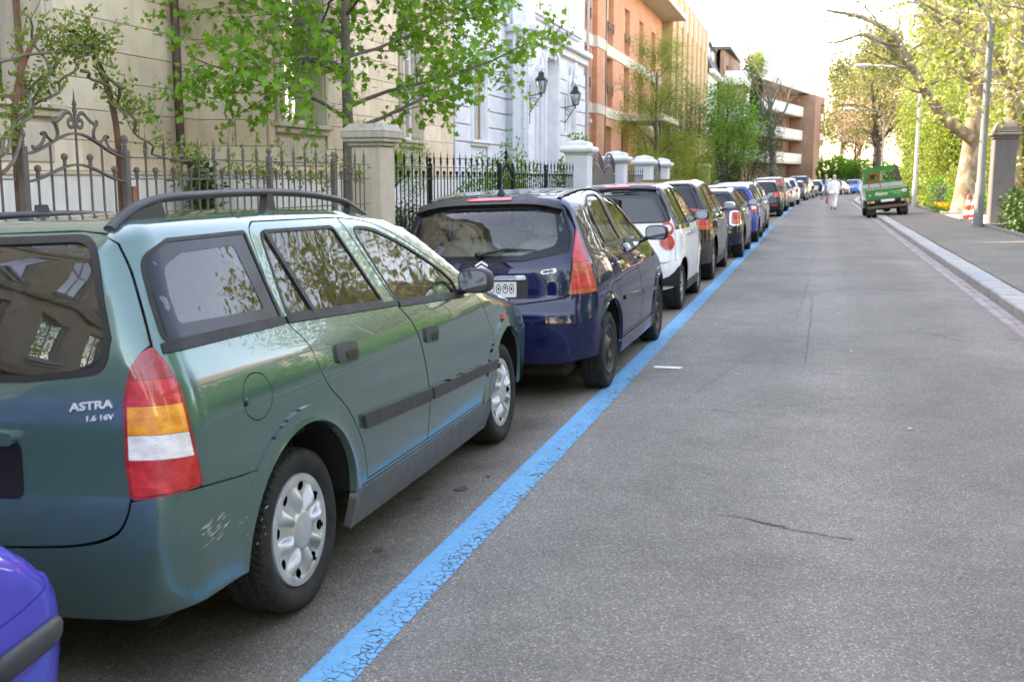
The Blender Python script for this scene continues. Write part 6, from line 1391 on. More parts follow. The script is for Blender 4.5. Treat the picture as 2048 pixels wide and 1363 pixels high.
    c['side_extra'] = [('belt_strip', [(-.655, 1.058), (.005, 1.058), (.005, 1.084), (-.65, 1.086)], 'rubber_seal', .008, .012),
                       ('side_indicator', rp([(2.50, .755, .008), (2.515, .79, .008), (2.575, .782, .01), (2.57, .748, .01)]), 'lens_orange', .012, .014)]
    c['tail_side'] = c['tail_side'][:15]+[(float(S.on('rear', [[x+.0035, z]])[0][0][1]), z) for x, z in curve([(.706, 1.086), (.673, 1.184), (.627, 1.303), (.582, 1.388)], 3)]
    car, gt = build_car(c); car.name = 'estate_car'
    # roof rails
    for sg in (1, -1):
        mb = MB(); ys = [-.58, -.48, -.37, -.20, .3, .7, 1.05, 1.2, 1.32]; hs = [v*(1 if sg > 0 else .3) for v in (.0, .022, .05, .062, .066, .064, .052, .026, .0)]
        pts = []
        for y, hh in zip(ys, hs):
            q = S.on('top', [[.53, y]])[0][0]; pts.append((sg*q[0], q[1], q[2]+hh))
        fine_ = curve3(pts, 5); mb.tube(fine_, [.021]*len(fine_), 8, squash=(1.0, .72))
        for y0, y1, hh in ((-.58, -.30, .05), (.36, .44, .06), (1.12, 1.32, .035)):
            a = S.on('top', [[.53, y0]])[0][0]; b = S.on('top', [[.53, y1]])[0][0]
            mb.prism([(a[1], a[2]-.01), (b[1], b[2]-.01), (b[1]-.02 if y1 < 1 else b[1]-.08, b[2]+hh), (a[1]+(.12 if y0 < 0 else .02), a[2]+hh)], -.017, .017, M=Matrix(((0, 0, 1, sg*a[0]), (1, 0, 0, 0), (0, 1, 0, 0), (0, 0, 0, 1))))
        mb.build('roof_rail', MATS['trim_grey'], car)
    door_mirror(car, S, 1.83, 1.0, 'trim_grey', size=(.094, .055, .064), reach=.105)
    # flap catch, badges, plate recess, wiper
    def on_rear(x, z, off=.0): p, n = S.on('rear', [[x, z]]); return p[0]+n[0]*off, n[0]
    q = S.on('side', [[-.375, .852]])[0][0]; mb = MB(); mb.ellip(tuple(q), (.006, .014, .014), 10, 6); mb.build('flap_catch', MATS['trim_black'], car)
    a, n = on_rear(.458, .897, .001); b, _ = on_rear(.602, .908, .001); text_part('badge', 'ASTRA', a, b, (0, .1, .995), n, .025, MATS['badge_silver'], gt, .005, .02)
    a, n = on_rear(.513, .867, .001); b, _ = on_rear(.602, .873, .001); text_part('badge', '1.6 16V', a, b, (0, .1, .995), n, .017, MATS['badge_silver'], gt, .004, .02)
    pl = rp([(-.28, .80, .02), (.28, .80, .02), (.285, .63, .03), (-.285, .63, .03)]); patch('plate_recess', S, 'rear', pl, MATS['trim_black'], gt, (), .05, off=.003)
    patch('gate_handle', S, 'rear', rp([(-.27, .795, .02), (-.27, .835, .03), (.27, .835, .03), (.272, .795, .02)]), MATS['paint_green'], gt, (), .04, off=.028, rim=.03)
    patch('number_plate', S, 'rear', rp([(-.15, .64, .01), (.15, .64, .01), (.15, .785, .01), (-.15, .785, .01)]), MATS['plate_white'], gt, (), .05, off=.008, rim=.004)
    mb = MB(); p0, n0 = on_rear(.0, .985, .02); p1, _ = on_rear(-.40, 1.03, .022); mb.tube([p0, (p0+p1)/2+n0*.01, p1], [.012, .009, .005], 6); mb.build('wiper', MATS['trim_black'], gt)
    # scuffs on the bumper corner
    m, t, p = newmat('scuff'); p.inputs['Base Color'].default_value = (.45, .46, .45, 1); p.inputs['Roughness'].default_value = .8
    rnd = random.Random(3)
    mbv = []
    for i in range(40):
        if i < 30: y0 = rnd.uniform(-.66, -.55); z0 = rnd.uniform(.455, .525); L_ = rnd.uniform(.01, .05)
        else: y0 = rnd.uniform(-.5, -.32); z0 = rnd.uniform(.36, .50); L_ = rnd.uniform(.005, .02)
        y1 = y0+L_; z1 = z0+L_*rnd.uniform(.15, .5); w_ = rnd.uniform(.0006, .0022)
        q, n = S.on('side', [(y0, z0), ((y0+y1)/2, (z0+z1)/2-w_), (y1, z1), ((y0+y1)/2, (z0+z1)/2+w_)], .0085); mbv.append(q)
    mb = MB()
    for q in mbv: mb.add(q, [(0, 1, 2, 3)])
    tag(mb.build('scuff_marks', m, car), kind='stuff')
    return car
build_estate()
# ---------------------------------------------------------------- the dark blue hatchback with the arched roof
def build_blue_hatch():
    paint('paint_navy', (.004, .009, .052), .0, .30, .15)
    S = c3_shape(); SC_ = lambda *a: a
    c = dict(S=S, X=-2.285, Y=7.79, rot=-.5, paint='paint_navy', fine=True, sp=.05, wb=2.446, wr=.295, ww=.18, rr=.19, hub='steel', hubname='steel_rim', hubmat='steel_black', wheel_in=.014,
             label='dark blue rounded hatchback with tall triangular red tail lamps', group='cars parked along the left kerb',
             ar=.375, acz=.30, flare=.045, sill=.32, sill_bot=.20, sill_mat='paint', sill_off=.006, belt=1.04, seat_y=1.05, rear_seat_y=.22, header_y=1.36, base_y=2.25, ylen=(-.6, 3.1), pale=True, cabin_w=.66,
             gut=[(.520, -.275), (.515, -.15), (.50, .1), (.50, .5), (.50, .9), (.50, 1.2), (.53, 1.5), (.60, 1.85), (.68, 2.25), (.69, 2.5), (.66, 2.75), (.58, 2.95)],
             bump_top=[(-.19, .623), (-.28, .705), (-.377, .765)], fbump_top=[(3.03, .60), (2.9, .58), (2.69, .585)],
             tail_side=curve([(-.379, .775), (-.386, .90), (-.385, 1.033), (-.36, 1.13), (-.33, 1.215), (-.305, 1.30), (-.285, 1.37)], 3),
             gate_top=[(x, 1.43-.045*(abs(x)/.52)**4) for x in np.linspace(.52, -.52, 11)],
             gate=[(0, 1.43), (.3, 1.425), (.45, 1.405), (.52, 1.385)]+curve([(.575, 1.33), (.61, 1.28), (.641, 1.218)], 4)+curve([(.649, 1.12), (.648, 1.038), (.640, .9), (.628, .763)], 3)+curve([(.60, .742), (.45, .722), (.239, .700), (0, .692)], 3),
             rear_glass=[(.556, 1.378, .05), (.630, 1.17, .0), (.628, 1.062, .02), (.30, 1.003, .0)], rear_glass_mat='glass_clear', rear_frit=[(.505, 1.362, .06), (.545, 1.16, .0), (.525, 1.105, .05), (.28, 1.045, .0)],
             xs=.70, xsf=.56, rb_top=.76, rb_bot=.27, rb_edge=[(.70, .760), (.632, .756)]+curve([(.602, .735), (.45, .715), (.239, .693), (0, .685)], 3), bump_off=.006, rseal=.004, seal=.008)
    L = [(.646, -.328, 1.222), (.690, -.362, 1.13), (.723, -.383, 1.033), (.762, -.385, .90), (.794, -.379, .775), (.715, -.47, .766), (.630, -.533, .763), (.641, -.50, .90), (.648, -.463, 1.04), (.650, -.40, 1.14)]
    c['lamps'] = [dict(poly=rp([((x+y)*SQ, z, .006) for x, y, z in L], 3), frame='lens_deep', bands=[(.7, .80, 'lens_orange'), (.803, .90, 'lens_red'), (.902, .985, 'lens_orange'), (.987, 1.3, 'lens_red')], ins=.006)]
    rdoor = [(.08, 1.03)]+curve([(.045, 1.12), (.04, 1.22), (.09, 1.34), (.19, 1.425), (.34, 1.468), (.60, 1.483)], 4)+[(.79, 1.480)]+curve([(.905, 1.03), (.95, .98), (1.10, .88), (1.24, .76), (1.31, .60), (1.325, .45), (1.318, .34)], 3)+[(.41, .34)]+curve([(.42, .42), (.415, .55), (.36, .66), (.26, .78), (.16, .92)], 3)
    fdoor = [(.80, 1.480)]+curve([(1.0, 1.468), (1.2, 1.41), (1.45, 1.29), (1.7, 1.15), (1.95, 1.0)], 3)+curve([(2.06, .93), (2.12, .82), (2.15, .65), (2.13, .48), (2.07, .34)], 3)+[(1.324, .34)]+curve([(1.331, .45), (1.316, .60), (1.246, .762), (1.106, .885), (.957, .984), (.912, 1.03)], 3)
    c['doors'] = [
        dict(poly=rdoor, mat='glass_clear', glass=[(.125, 1.075)]+curve([(.082, 1.17), (.10, 1.27), (.155, 1.355), (.24, 1.415), (.38, 1.445)], 4)+[(.56, 1.452), (.66, 1.449), (.80, 1.075)],
             extra=[('pillar_trim', [(.665, 1.462), (.80, 1.458), (.925, 1.075), (.805, 1.078)], 'trim_black', .003, .004), ('window_divider', [(.155, 1.36), (.182, 1.36), (.25, 1.07), (.222, 1.07)], 'rubber_seal', .004, .008),
                    ('belt_strip', [(.10, 1.055), (.86, 1.050), (.86, 1.070), (.10, 1.075)], 'rubber_seal', .006, .01),
                    ('side_moulding', rp([(.50, .650, .008), (1.296, .615, .008), (1.30, .578, .008), (.51, .612, .008)]), 'paint_navy', .012, .014),
                    ('door_handle', rp([(.29, .905, .015), (.29, .93, .015), (.46, .925, .015), (.46, .90, .015)]), 'chrome', .035, .02), ('handle_recess', rp([(.33, .885, .02), (.33, .95, .02), (.43, .945, .02), (.43, .88, .02)]), 'trim_black', .001, .002)]),
        dict(poly=fdoor, mat='glass_clear', glass=[(1.0, 1.065), (.845, 1.445)]+curve([(1.0, 1.432), (1.2, 1.372), (1.42, 1.26), (1.62, 1.15), (1.80, 1.045)], 4)+[(1.80, 1.03)],
             extra=[('belt_strip', [(.93, 1.045), (1.83, 1.012), (1.83, 1.032), (.93, 1.066)], 'rubber_seal', .006, .01),
                    ('side_moulding', rp([(1.34, .613, .008), (2.12, .565, .008), (2.115, .53, .008), (1.345, .577, .008)]), 'paint_navy', .012, .014),
                    ('door_handle', rp([(1.27, .885, .015), (1.27, .91, .015), (1.43, .90, .015), (1.43, .875, .015)]), 'chrome', .035, .02), ('handle_recess', rp([(1.30, .865, .02), (1.30, .93, .02), (1.40, .92, .02), (1.40, .855, .02)]), 'trim_black', .001, .002)])]
    c['side_extra'] = []
    car, gt = build_car(c); car.name = 'rounded_hatchback'
    def on_rear(x, z, off=0.): p, n = S.on('rear', [[x, z]]); return p[0]+n[0]*off, n[0]
    # black roof bars along the roof edge, spoiler with brake light, aerial
    for sg in (1, -1):
        mb = MB(); pts = []
        for y in np.linspace(-.22, 1.15, 12):
            q = S.on('top', [[.50, y]])[0][0]; pts.append((sg*q[0], q[1], q[2]+.004))
        mb.tube(pts, .018, 6, squash=(1, .4)); mb.build('roof_strip', MATS['trim_black'], car)
    sp_ = [(x, 1.428-.04*(abs(x)/.52)**4) for x in np.linspace(-.53, .53, 13)]+[(x, 1.383-.04*(abs(x)/.53)**4) for x in np.linspace(.545, -.545, 13)]
    so_ = patch('spoiler', S, 'rear', sp_, MATS['trim_black'], gt, (), .05, off=.035, rim=.05)
    patch('brake_light', S, 'rear', [(-.17, 1.405), (.17, 1.405), (.17, 1.423), (-.17, 1.423)], MATS['lens_red'], so_, (), .04, off=.039, rim=.01)
    q = S.on('top', [[0, -.02]])[0][0]; mb = MB(); mb.lathe([(.035, 0), (.03, .01), (.014, .04), (.006, .055), (0, .056)], 12, T3(q[0], q[1], q[2]-.002)); mb.tube([tuple(q+[0, 0, .05]), tuple(q+[0, -.13, .30])], [.004, .002], 6); mb.build('aerial', MATS['trim_black'], car)
    # wiper
    mb = MB(); p0, n0 = on_rear(-.02, 1.045, .03); p1, _ = on_rear(.40, 1.075, .02); pm, _ = on_rear(.18, 1.085, .03)
    mb.tube([p0, pm, p1], [.020, .014, .006], 8, squash=(1, .6)); mb.ellip(tuple(p0), (.03, .02, .025), 10, 6); mb.build('wiper', MATS['trim_black'], gt)
    # chevron emblem, lettering, plate
    for k in (0, 1):
        mb = MB(); zc = .955+k*.030
        for sg in (1, -1):
            pts = [on_rear(0, zc+.028, .004)[0], on_rear(0, zc+.012, .004)[0], on_rear(sg*.047, zc-.016, .004)[0], on_rear(sg*.047, zc, .004)[0]]
            pts2 = [p+np.array([0, -.006, 0]) for p in pts]
            mb.add(pts+pts2, [(0, 1, 2, 3), (4, 7, 6, 5), (0, 4, 5, 1), (1, 5, 6, 2), (2, 6, 7, 3), (3, 7, 4, 0)])
        mb.build('emblem', MATS['badge_silver'], gt)
    a, n = on_rear(.432, .905, .002); b, _ = on_rear(.545, .918, .002); text_part('badge', 'C3', a, b, (0, .1, .995), n, .034, MATS['badge_silver'], gt, .006, .02)
    patch('plate_recess', S, 'rear', rp([(-.34, .74, .02), (.34, .74, .02), (.345, .90, .03), (-.345, .90, .03)]), MATS['trim_black'], gt, (), .05, off=.002)
    patch('plate_bar', S, 'rear', rp([(-.335, .872, .01), (.335, .872, .01), (.325, .905, .015), (-.325, .905, .015)]), MATS['chrome'], gt, (), .05, off=.028, rim=.03)
    pl = patch('number_plate', S, 'rear', rp([(-.26, .752, .01), (.26, .752, .01), (.26, .862, .01), (-.26, .862, .01)]), MATS['plate_white'], gt, (), .05, off=.012, rim=.006)
    for i, x in enumerate((-.20, -.13, -.04, .03, .08, .13, .18, .225)):        # smudged marks of the plate
        n = 14; m0, m1 = [], []
        for k in range(n):
            a = 2*math.pi*k/n; m0.append((x+.020*math.cos(a), .812+.034*math.sin(a)))
        pin = [(x+(u-x)*.72, .812+(v-.812)*.80) for u, v in m0]
        patch('plate_mark', S, 'rear', m0, MATS['trim_grey'], pl, [pin], .03, off=.0135)
        patch('plate_mark', S, 'rear', [(x+.007*math.cos(a), .80+(.012 if i % 2 else .02)+.014*math.sin(a)) for a in np.linspace(0, 2*math.pi, 9)[:-1]], MATS['ink'], pl, (), .03, off=.0135)
    # bumper rubbing strip line, exhaust
    st = rp([(-.66, .575, .03), (-.66, .645, .03), (.66, .645, .03), (.66, .575, .03)]); patch('rubbing_strip', S, 'rear', st, MATS['paint_navy'], car, (), .05, off=.016, rim=.012)
    mb = MB(); mb.lathe([(.036, 0), (.036, -.10), (.032, -.10), (.032, 0), (.0, .001)], 16, T3(.42, -.50, .275, rx=R(90))); mb.build('exhaust_pipe', MATS['rust_pipe'], car)
    door_mirror(car, S, 1.84, 1.035, 'trim_black', size=(.105, .06, .068), reach=.13)
    return car
build_blue_hatch()
# ---------------------------------------------------------------- the other parked cars
def gen_car(label, X, Y, paintn, H=1.5, hw=.85, wb=2.5, tail=-.70, nose=3.3, lean=.25, belt=.97, wr=.305, hub='seven', hubmat='alloy', doors=5, lamp=None, rot=0., sp=.10, fine=False,
            glass='glass_tint', rglass='glass_dark', gz=(None, None), rg_w=None, lampc=('lens_red',), bumpmat=None, roofmat=None, mirror=True, mirror_mat='trim_black', group='cars parked along the left kerb', name='parked_car', gate_mat=None, ws=(1.42, 2.28), rtop=.08, plate=True, rail=False, ro_drop=.08, flap=False):
    y0 = tail+lean; a, b = ws
    S = Shape(w=[(.15, hw-.05), (.3, hw-.02), (.5, hw), (.7, hw), (belt-.1, hw-.012), (belt, hw-.035), (H-.08, hw-.235), (H+.05, hw-.29)],
              top=[(y0-.6, H-ro_drop*2.2), (y0, H-ro_drop), (y0+.4, H-ro_drop*.4), (.55, H), (a-.35, H-.02), (a, H-.09), (b, belt+.03), (b+.16, belt-.01), (nose-.35, .84), (nose, .64)],
              rear=[(.15, tail+.06), (.35, tail+.012), (.5, tail), (.62, tail+.01), (.76, tail+.045), (belt-.05, tail+.07), (H-.08, y0), (H+.04, y0+.05)],
              front=[(.15, nose-.1), (.3, nose-.03), (.5, nose), (.65, nose-.03), (.8, nose-.12), (1., nose-.3)],
              taper=[(tail-.1, .07), (tail+.35, .02), (0, .005), (.5, 0), (1.5, 0), (wb-.2, .012), (wb+.3, .04), (nose, .12)],
              bumps=[(0, wr, wr+.07, .035, .015), (wb, wr, wr+.07, .035, .015)], rrear=.12, brear=.10, rtop=rtop)
    gx0 = hw-.315
    zt = H-ro_drop-.035
    yt = float(S.on('rear', [[gx0, zt]])[0][0][1])
    gut = [(gx0, yt+.005), (gx0+.005, yt+.12), (gx0+.01, .3), (gx0+.01, .8), (gx0, a-.1), (gx0+.03, a+.18), (hw-.21, .5*(a+b)+.1), (hw-.145, b+.02), (hw-.135, b+.25), (hw-.16, nose-.5), (hw-.24, nose-.3)]
    ar, acz = wr+.065, wr
    btz = .62
    xq = lambda z: float(np.interp(z, [btz, belt-.05, belt+.1, zt], [hw-.075, hw-.085, hw-.13, gx0]))
    zz = list(np.linspace(btz+.005, zt-.02, 8)); tl = [S.on('rear', [[xq(z), z]])[0][0] for z in zz]
    gtop = [(x, zt+.022*(1-(x/gx0)**2)) for x in np.linspace(gx0, -gx0, 9)]
    gate = [(x, z) for x, z in gtop[4::-1]]+[(xq(z)-.003, z) for z in zz[::-1]]+[(hw-.09, btz-.01), (hw-.2, btz-.035), (0, btz-.045)]
    g0, g1 = gz if gz[0] else (belt+.05, zt-.03)
    rw = rg_w or (xq(g0)-.07, xq(g1)-.05)
    g3 = S.on('top', curve(gut, 5))[0]
    gtz = lambda y: float(np.interp(y, g3[:, 1], g3[:, 2]))
    bz = lambda y: belt-.02-.03*(y/2.)
    B = .92 if doors == 5 else .75
    def win(y0_, y1_, s0, s1):      # glass between two sloping pillars
        n = 6; top = [(y, gtz(y)-.055) for y in np.linspace(y0_+s0, y1_+s1, n)]
        return [(y0_, bz(y0_)+.03)]+top+[(y1_, bz(y1_)+.03)]
    def fwin(y0_, s0):
        ye = b-.35; ys = np.linspace(y0_+s0, ye, 9); return [(y0_, bz(y0_)+.03)]+[(y, max(gtz(y)-.055, bz(y)+.035)) for y in ys]+[(ye, bz(ye)+.025)]
    def dpoly(gl, y0_, y1_, low0):
        up = [(y, z+.035) for y, z in gl[1:-1]]
        return [(low0[0], low0[1])]+[(gl[0][0]-.05, gl[0][1]-.05)]+[(up[0][0]-.03, up[0][1]-.02)]+up+[(gl[-1][0]+.05, gl[-1][1]-.04), (y1_+.04, .62), (y1_, .34)]
    D = []
    yb0 = .16
    if doors == 5:
        gl = win(.10, B-.06, .06, -.12); q = dpoly(gl, yb0, B+.12, (.24+ar*.5, .62)); D.append(dict(poly=[(.46, .34), (.44, .48)]+q[0:1]+q[1:-2]+[(B+.16, .62), (B+.15, .34)], glass=gl, mat=glass))
        gf = fwin(B+.06, -.12); D.append(dict(poly=[(B+.165, .34), (B+.175, .62), (gf[0][0]-.055, gf[0][1]-.05), (gf[1][0]-.03, gf[1][1]+.035)]+[(y, z+.04) for y, z in gf[2:-1]]+[(b-.22, bz(b)+.0), (b-.13, .7), (b-.15, .34)], glass=gf, mat=glass))
        ap = [dict(glass=win(tail+lean*.55+.17, .02, lean*.45+.05, .04), mat=rglass)] if tail < -.6 else []
    else:
        gf = fwin(B+.0, -.14); D.append(dict(poly=[(B-.10, .34), (B-.12, .62), (gf[0][0]-.055, gf[0][1]-.05), (gf[1][0]-.03, gf[1][1]+.035)]+[(y, z+.04) for y, z in gf[2:-1]]+[(b-.22, bz(b)+.0), (b-.13, .7), (b-.15, .34)], glass=gf, mat=glass))
        ap = [dict(glass=win(tail+lean*.55+.17, B-.14, lean*.45+.05, -.12), mat=rglass)]
    c = dict(S=S, X=X, Y=Y, rot=rot, paint=paintn, fine=fine, sp=sp, wb=wb, wr=wr, ww=.2, rr=wr-.1, hub=hub, hubname='wheel_rim', hubmat=hubmat, label=label, group=group, name=name,
             ar=ar, acz=acz, sill=.32, sill_bot=.2, belt=belt, seat_y=1.05, rear_seat_y=.2 if doors == 5 else None, header_y=a-.04, base_y=b-.02, ylen=(tail, nose), gut=gut, cabin_w=hw-.2,
             bump_top=[(-math.sqrt(max(ar*ar-(btz-.02-acz)**2, .01)), btz-.02), (float(tl[0][1]), btz)], fbump_top=[(nose-.2, .62), (nose-.35, .6), (wb+math.sqrt(max(ar*ar-(.58-acz)**2, .01)), .58)],
             tail_side=[(float(p[1]), float(p[2])) for p in tl], gate_top=gtop, gate=gate, rear_glass=[(rw[1], g1, .05), (rw[0], g0, .05)], rear_glass_mat=rglass,
             xs=hw-.10, xsf=hw-.25, rb_top=btz-.005, rb_bot=.26, rb_edge=[(hw-.10, btz-.008), (hw-.2, btz-.042), (0, btz-.052)], doors=D, apertures=ap, rseal=.006, gate_mat=gate_mat, roof_mat=roofmat, bump_mat=bumpmat)
    lp = []
    for inn, outr, fr, bands, ins in (lamp if lamp is not None else [([(hw-.10, .98), (hw-.17, .9), (hw-.17, .72)], [(tail+.17, .70), (tail+.19, .9), (tail+.16, 1.0)], 'lens_deep', [(0, .8, 'lens_red'), (.8, .88, 'lens_white'), (.88, 2, 'lens_red')], .008)]):
        p3 = [S.on('rear', [q])[0][0] for q in inn]+[S.on('side', [q])[0][0] for q in outr]
        lp.append(dict(poly=rp([((p[0]+p[1])*SQ, p[2], .015) for p in p3], 3), frame=fr, bands=bands, ins=ins, off=.008))
    c['lamps'] = lp
    car, gt = build_car(c)
    if mirror: door_mirror(car, S, b-.38, belt+.02, mirror_mat, sides=(1, -1), size=(.10, .06, .065), reach=.12)
    if plate:
        patch('number_plate', S, 'rear', [(-.26, .66), (.26, .66), (.26, .77), (-.26, .77)], MATS['plate_white'], gt, (), .1, off=.008, rim=.006)
    for y in ((.5, B+.42) if doors == 5 else (B+.05,)):
        for ax in ('side', 'left'): patch('door_handle', S, ax, rp([(y-.35, belt-.13, .01), (y-.35, belt-.105, .01), (y-.19, belt-.11, .01), (y-.19, belt-.135, .01)]), MATS['chrome' if 'alloy' in hubmat else 'trim_black'], car, (), .08, off=.03, rim=.02)
    if rail:
        for sg in (1, -1):
            pts = [tuple(S.on('top', [[gx0, y]])[0][0]*np.array([sg, 1, 1])+np.array([0, 0, hh])) for y, hh in ((y0+.1, 0), (y0+.2, .05), (.4, .055), (1., .05), (1.12, 0))]
            mb = MB(); mb.tube(curve3(pts, 4), .018, 6); mb.build('roof_rail', MATS['trim_grey'], car)
    return car, gt, S, c
def build_row():
    paint('paint_white', (.80, .80, .80), 0., .35, .12); paint('paint_black', (.012, .012, .013), .0, .25, .15); paint('paint_umber', (.022, .017, .012), .0, .25, .15)
    paint('paint_inkblue', (.012, .016, .03), .0, .25, .15); paint('paint_blue', (.02, .055, .30), .15, .3, .2); paint('paint_slate', (.05, .052, .05), .35, .3, .2)
    paint('paint_silver', (.42, .43, .44), .7, .32, .2); paint('paint_pearl', (.60, .61, .63), .5, .32, .15); paint('paint_night', (.02, .028, .05), .0, .3, .2); paint('paint_azure', (.05, .22, .55), .3, .3, .1)
    paint('paint_red', (.38, .02, .025), .2, .3, .1); paint('paint_sand', (.35, .33, .28), .6, .32, .15)
    # small white two-seater
    car, gt, S, c = gen_car('small white two-seat car with round red tail lamps and black roof pillars', -2.30, 12.84, 'paint_white', H=1.54, hw=.78, wb=1.867, tail=-.38, nose=2.28, lean=.16, belt=1.02, wr=.285, hub='nine', doors=3, sp=.05, fine=True,
                            gz=(1.06, 1.45), rg_w=(.655, .49), ws=(1.25, 1.95), rtop=.07, mirror=True, plate=False, ro_drop=.05, name='microcar',
                            lamp=[])
    car.name = 'microcar'
    for ax in ('corner', 'corner_left'):
        for zc, r, m2 in ((1.0, .078, 'lens_white'), (.835, .088, 'lens_orange')):
            p = S.on('rear', [[.615, zc]])[0][0]; u0 = (p[0]+p[1])*SQ
            cir = lambda q: [(u0+q*.85*math.cos(t), zc-.012+q*math.sin(t)) for t in np.linspace(0, 2*math.pi, 24, endpoint=False)]
            lo = patch('tail_lamp', S, ax, cir(r), MATS['lens_red'], car, (), .03, off=.012, rim=.03); patch('lamp_lens', S, ax, cir(r*.5), MATS[m2], lo, (), .03, off=.018, rim=.01)
    # dark safety-cell panels round the side glass
    A = c['apertures'][0]; gq = [(float(p[1]), float(p[2])-.003) for p in S.on('top', curve(c['gut'][:4], 5))[0]]; gq = [q for q in gq if q[0] < .74]
    for ax in ('side', 'left'):
        poly = [(y+.004, z) for y, z in c['tail_side'] if z > .97]+gq+[(.74, gq[-1][1]), (.70, .97)]
        patch('cell_panel', S, ax, poly, MATS['paint_black'], car, [inset(A['glass'], -.012)], .05, off=.006, rim=.006)
    sp_ = [(x, 1.490-.02*(abs(x)/.46)**4) for x in np.linspace(-.46, .46, 9)]+[(x, 1.455-.02*(abs(x)/.46)**4) for x in np.linspace(.47, -.47, 9)]
    so_ = patch('spoiler', S, 'rear', sp_, MATS['trim_black'], gt, (), .05, off=.02, rim=.04); patch('brake_light', S, 'rear', [(-.15, 1.47), (.15, 1.47), (.15, 1.49), (-.15, 1.49)], MATS['lens_red'], so_, (), .05, off=.024, rim=.01)
    a = S.on('rear', [[-.14, 1.40]])[0][0]; b = S.on('rear', [[.10, 1.405]])[0][0]; text_part('window_lettering', 'MOBILE', a+np.array([0, -.012, 0]), b+np.array([0, -.012, 0]), (0, .25, .97), (0, -1, .2), .035, MATS['plate_white'], gt, .001)
    mb = MB(); p0 = S.on('rear', [[-.05, 1.43]])[0][0]+np.array([0, -.025, 0]); p1 = S.on('rear', [[.27, 1.415]])[0][0]+np.array([0, -.02, 0]); mb.tube([p0, (p0+p1)/2+np.array([0, -.01, .01]), p1], [.018, .016, .004], 6); mb.build('wiper', MATS['trim_black'], gt)
    patch('number_plate', S, 'rear', [(-.26, .66), (.26, .66), (.26, .77), (-.26, .77)], MATS['plate_white'], gt, (), .1, off=.008, rim=.006)
    # tall glossy dark brown hatchback with pointed lamps
    hw = .88; t = -.70
    car, gt, S, c = gen_car('tall glossy black-brown hatchback behind the small white car, with pointed red lamps', -2.40, 16.77, 'paint_umber', H=1.585, hw=hw, wb=2.50, tail=t, nose=3.3, lean=.28, belt=1.03, wr=.32, hub='five', sp=.06, fine=True, mirror_mat='chrome', rtop=.11, name='tall_hatchback',
                            gz=(1.03, 1.49), bumpmat='trim_grey', lamp=[([(.70, 1.10), (.62, .93), (.50, .86), (.60, .80)], [(t+.20, .80), (t+.33, .86), (t+.20, .93), (t+.155, 1.12)], 'lens_deep', [(0, .875, 'lens_orange'), (.878, 2, 'lens_red')], .008)])
    patch('reflector', S, 'rear', [(.56, .44), (.72, .44), (.72, .49), (.56, .49)], MATS['lens_red'], car, (), .05, off=.012, rim=.01)
    # small black retro hatchback
    hw = .84; t = -.62
    car, gt, S, c = gen_car('short black hatchback with chrome-ringed upright tail lamps', -2.24, 21.68, 'paint_inkblue', H=1.41, hw=hw, wb=2.467, tail=t, nose=3.05, lean=.22, belt=.99, wr=.31, hub='five', doors=3, sp=.07, fine=False, mirror_mat='paint_inkblue', rtop=.06, name='retro_hatchback',
                            lamp=[([(.66, .94), (.60, .92), (.60, .68), (.66, .66)], [(t+.13, .66), (t+.19, .69), (t+.19, .91), (t+.14, .94)], 'chrome', [(0, .76, 'lens_orange'), (.762, 2, 'lens_red')], .018)])
    hw = .825; t = -.66
    car, gt, S, c = gen_car('bright blue small hatchback parked before the grey estate', -2.22, 26.92, 'paint_blue', H=1.465, hw=hw, wb=2.42, tail=t, nose=3.05, lean=.26, belt=.98, wr=.29, hub='steel', hubmat='steel_black', sp=.09, mirror_mat='paint_blue', name='small_hatchback',
                            lamp=[([(.72, .98), (.66, .94), (.66, .76)], [(t+.20, .74), (t+.22, .9), (t+.16, 1.0)], 'lens_deep', [(0, .83, 'lens_red'), (.83, .9, 'lens_white'), (.9, 2, 'lens_red')], .008)])
    car, gt, S, c = gen_car('dark grey estate car between the bright blue hatchback and the black crossover', -2.35, 31.95, 'paint_slate', H=1.50, hw=.87, wb=2.65, tail=-.95, nose=3.5, lean=.32, belt=.99, wr=.31, hub='seven', sp=.10, name='grey_estate', rail=True)
    hw = .90; t = -.78
    car, gt, S, c = gen_car('black crossover with two square red lamps on its tail', -2.35, 45.4, 'paint_black', H=1.52, hw=hw, wb=2.6, tail=t, nose=3.5, lean=.30, belt=1.0, wr=.33, hub='five', sp=.10, name='crossover', gz=(1.02, 1.42),
                            lamp=[([(.50, .98), (.50, .84), (.60, .82)], [(t+.22, .83), (t+.26, .98), (t+.18, 1.02)], 'lens_red', [(.86, .94, 'lens_orange')], .02)], bumpmat='trim_black')
    patch('reflector', S, 'rear', [(.50, .46), (.74, .46), (.74, .51), (.50, .51)], MATS['lens_red'], car, (), .1, off=.01, rim=.01)
    t = -.9
    car, gt, S, c = gen_car('silver-grey tall estate with full-height red lamps', -2.33, 52.5, 'paint_slate', H=1.66, hw=.91, wb=2.75, tail=t, nose=3.6, lean=.24, belt=1.05, wr=.34, hub='six', sp=.12, name='tall_estate', rail=True,
                            lamp=[([(.62, 1.50), (.72, 1.1), (.68, .95), (.66, .80)], [(t+.16, .80), (t+.18, .95), (t+.17, 1.15), (t+.23, 1.52)], 'lens_deep', [(0, .92, 'lens_orange'), (.92, 2, 'lens_red')], .01)])
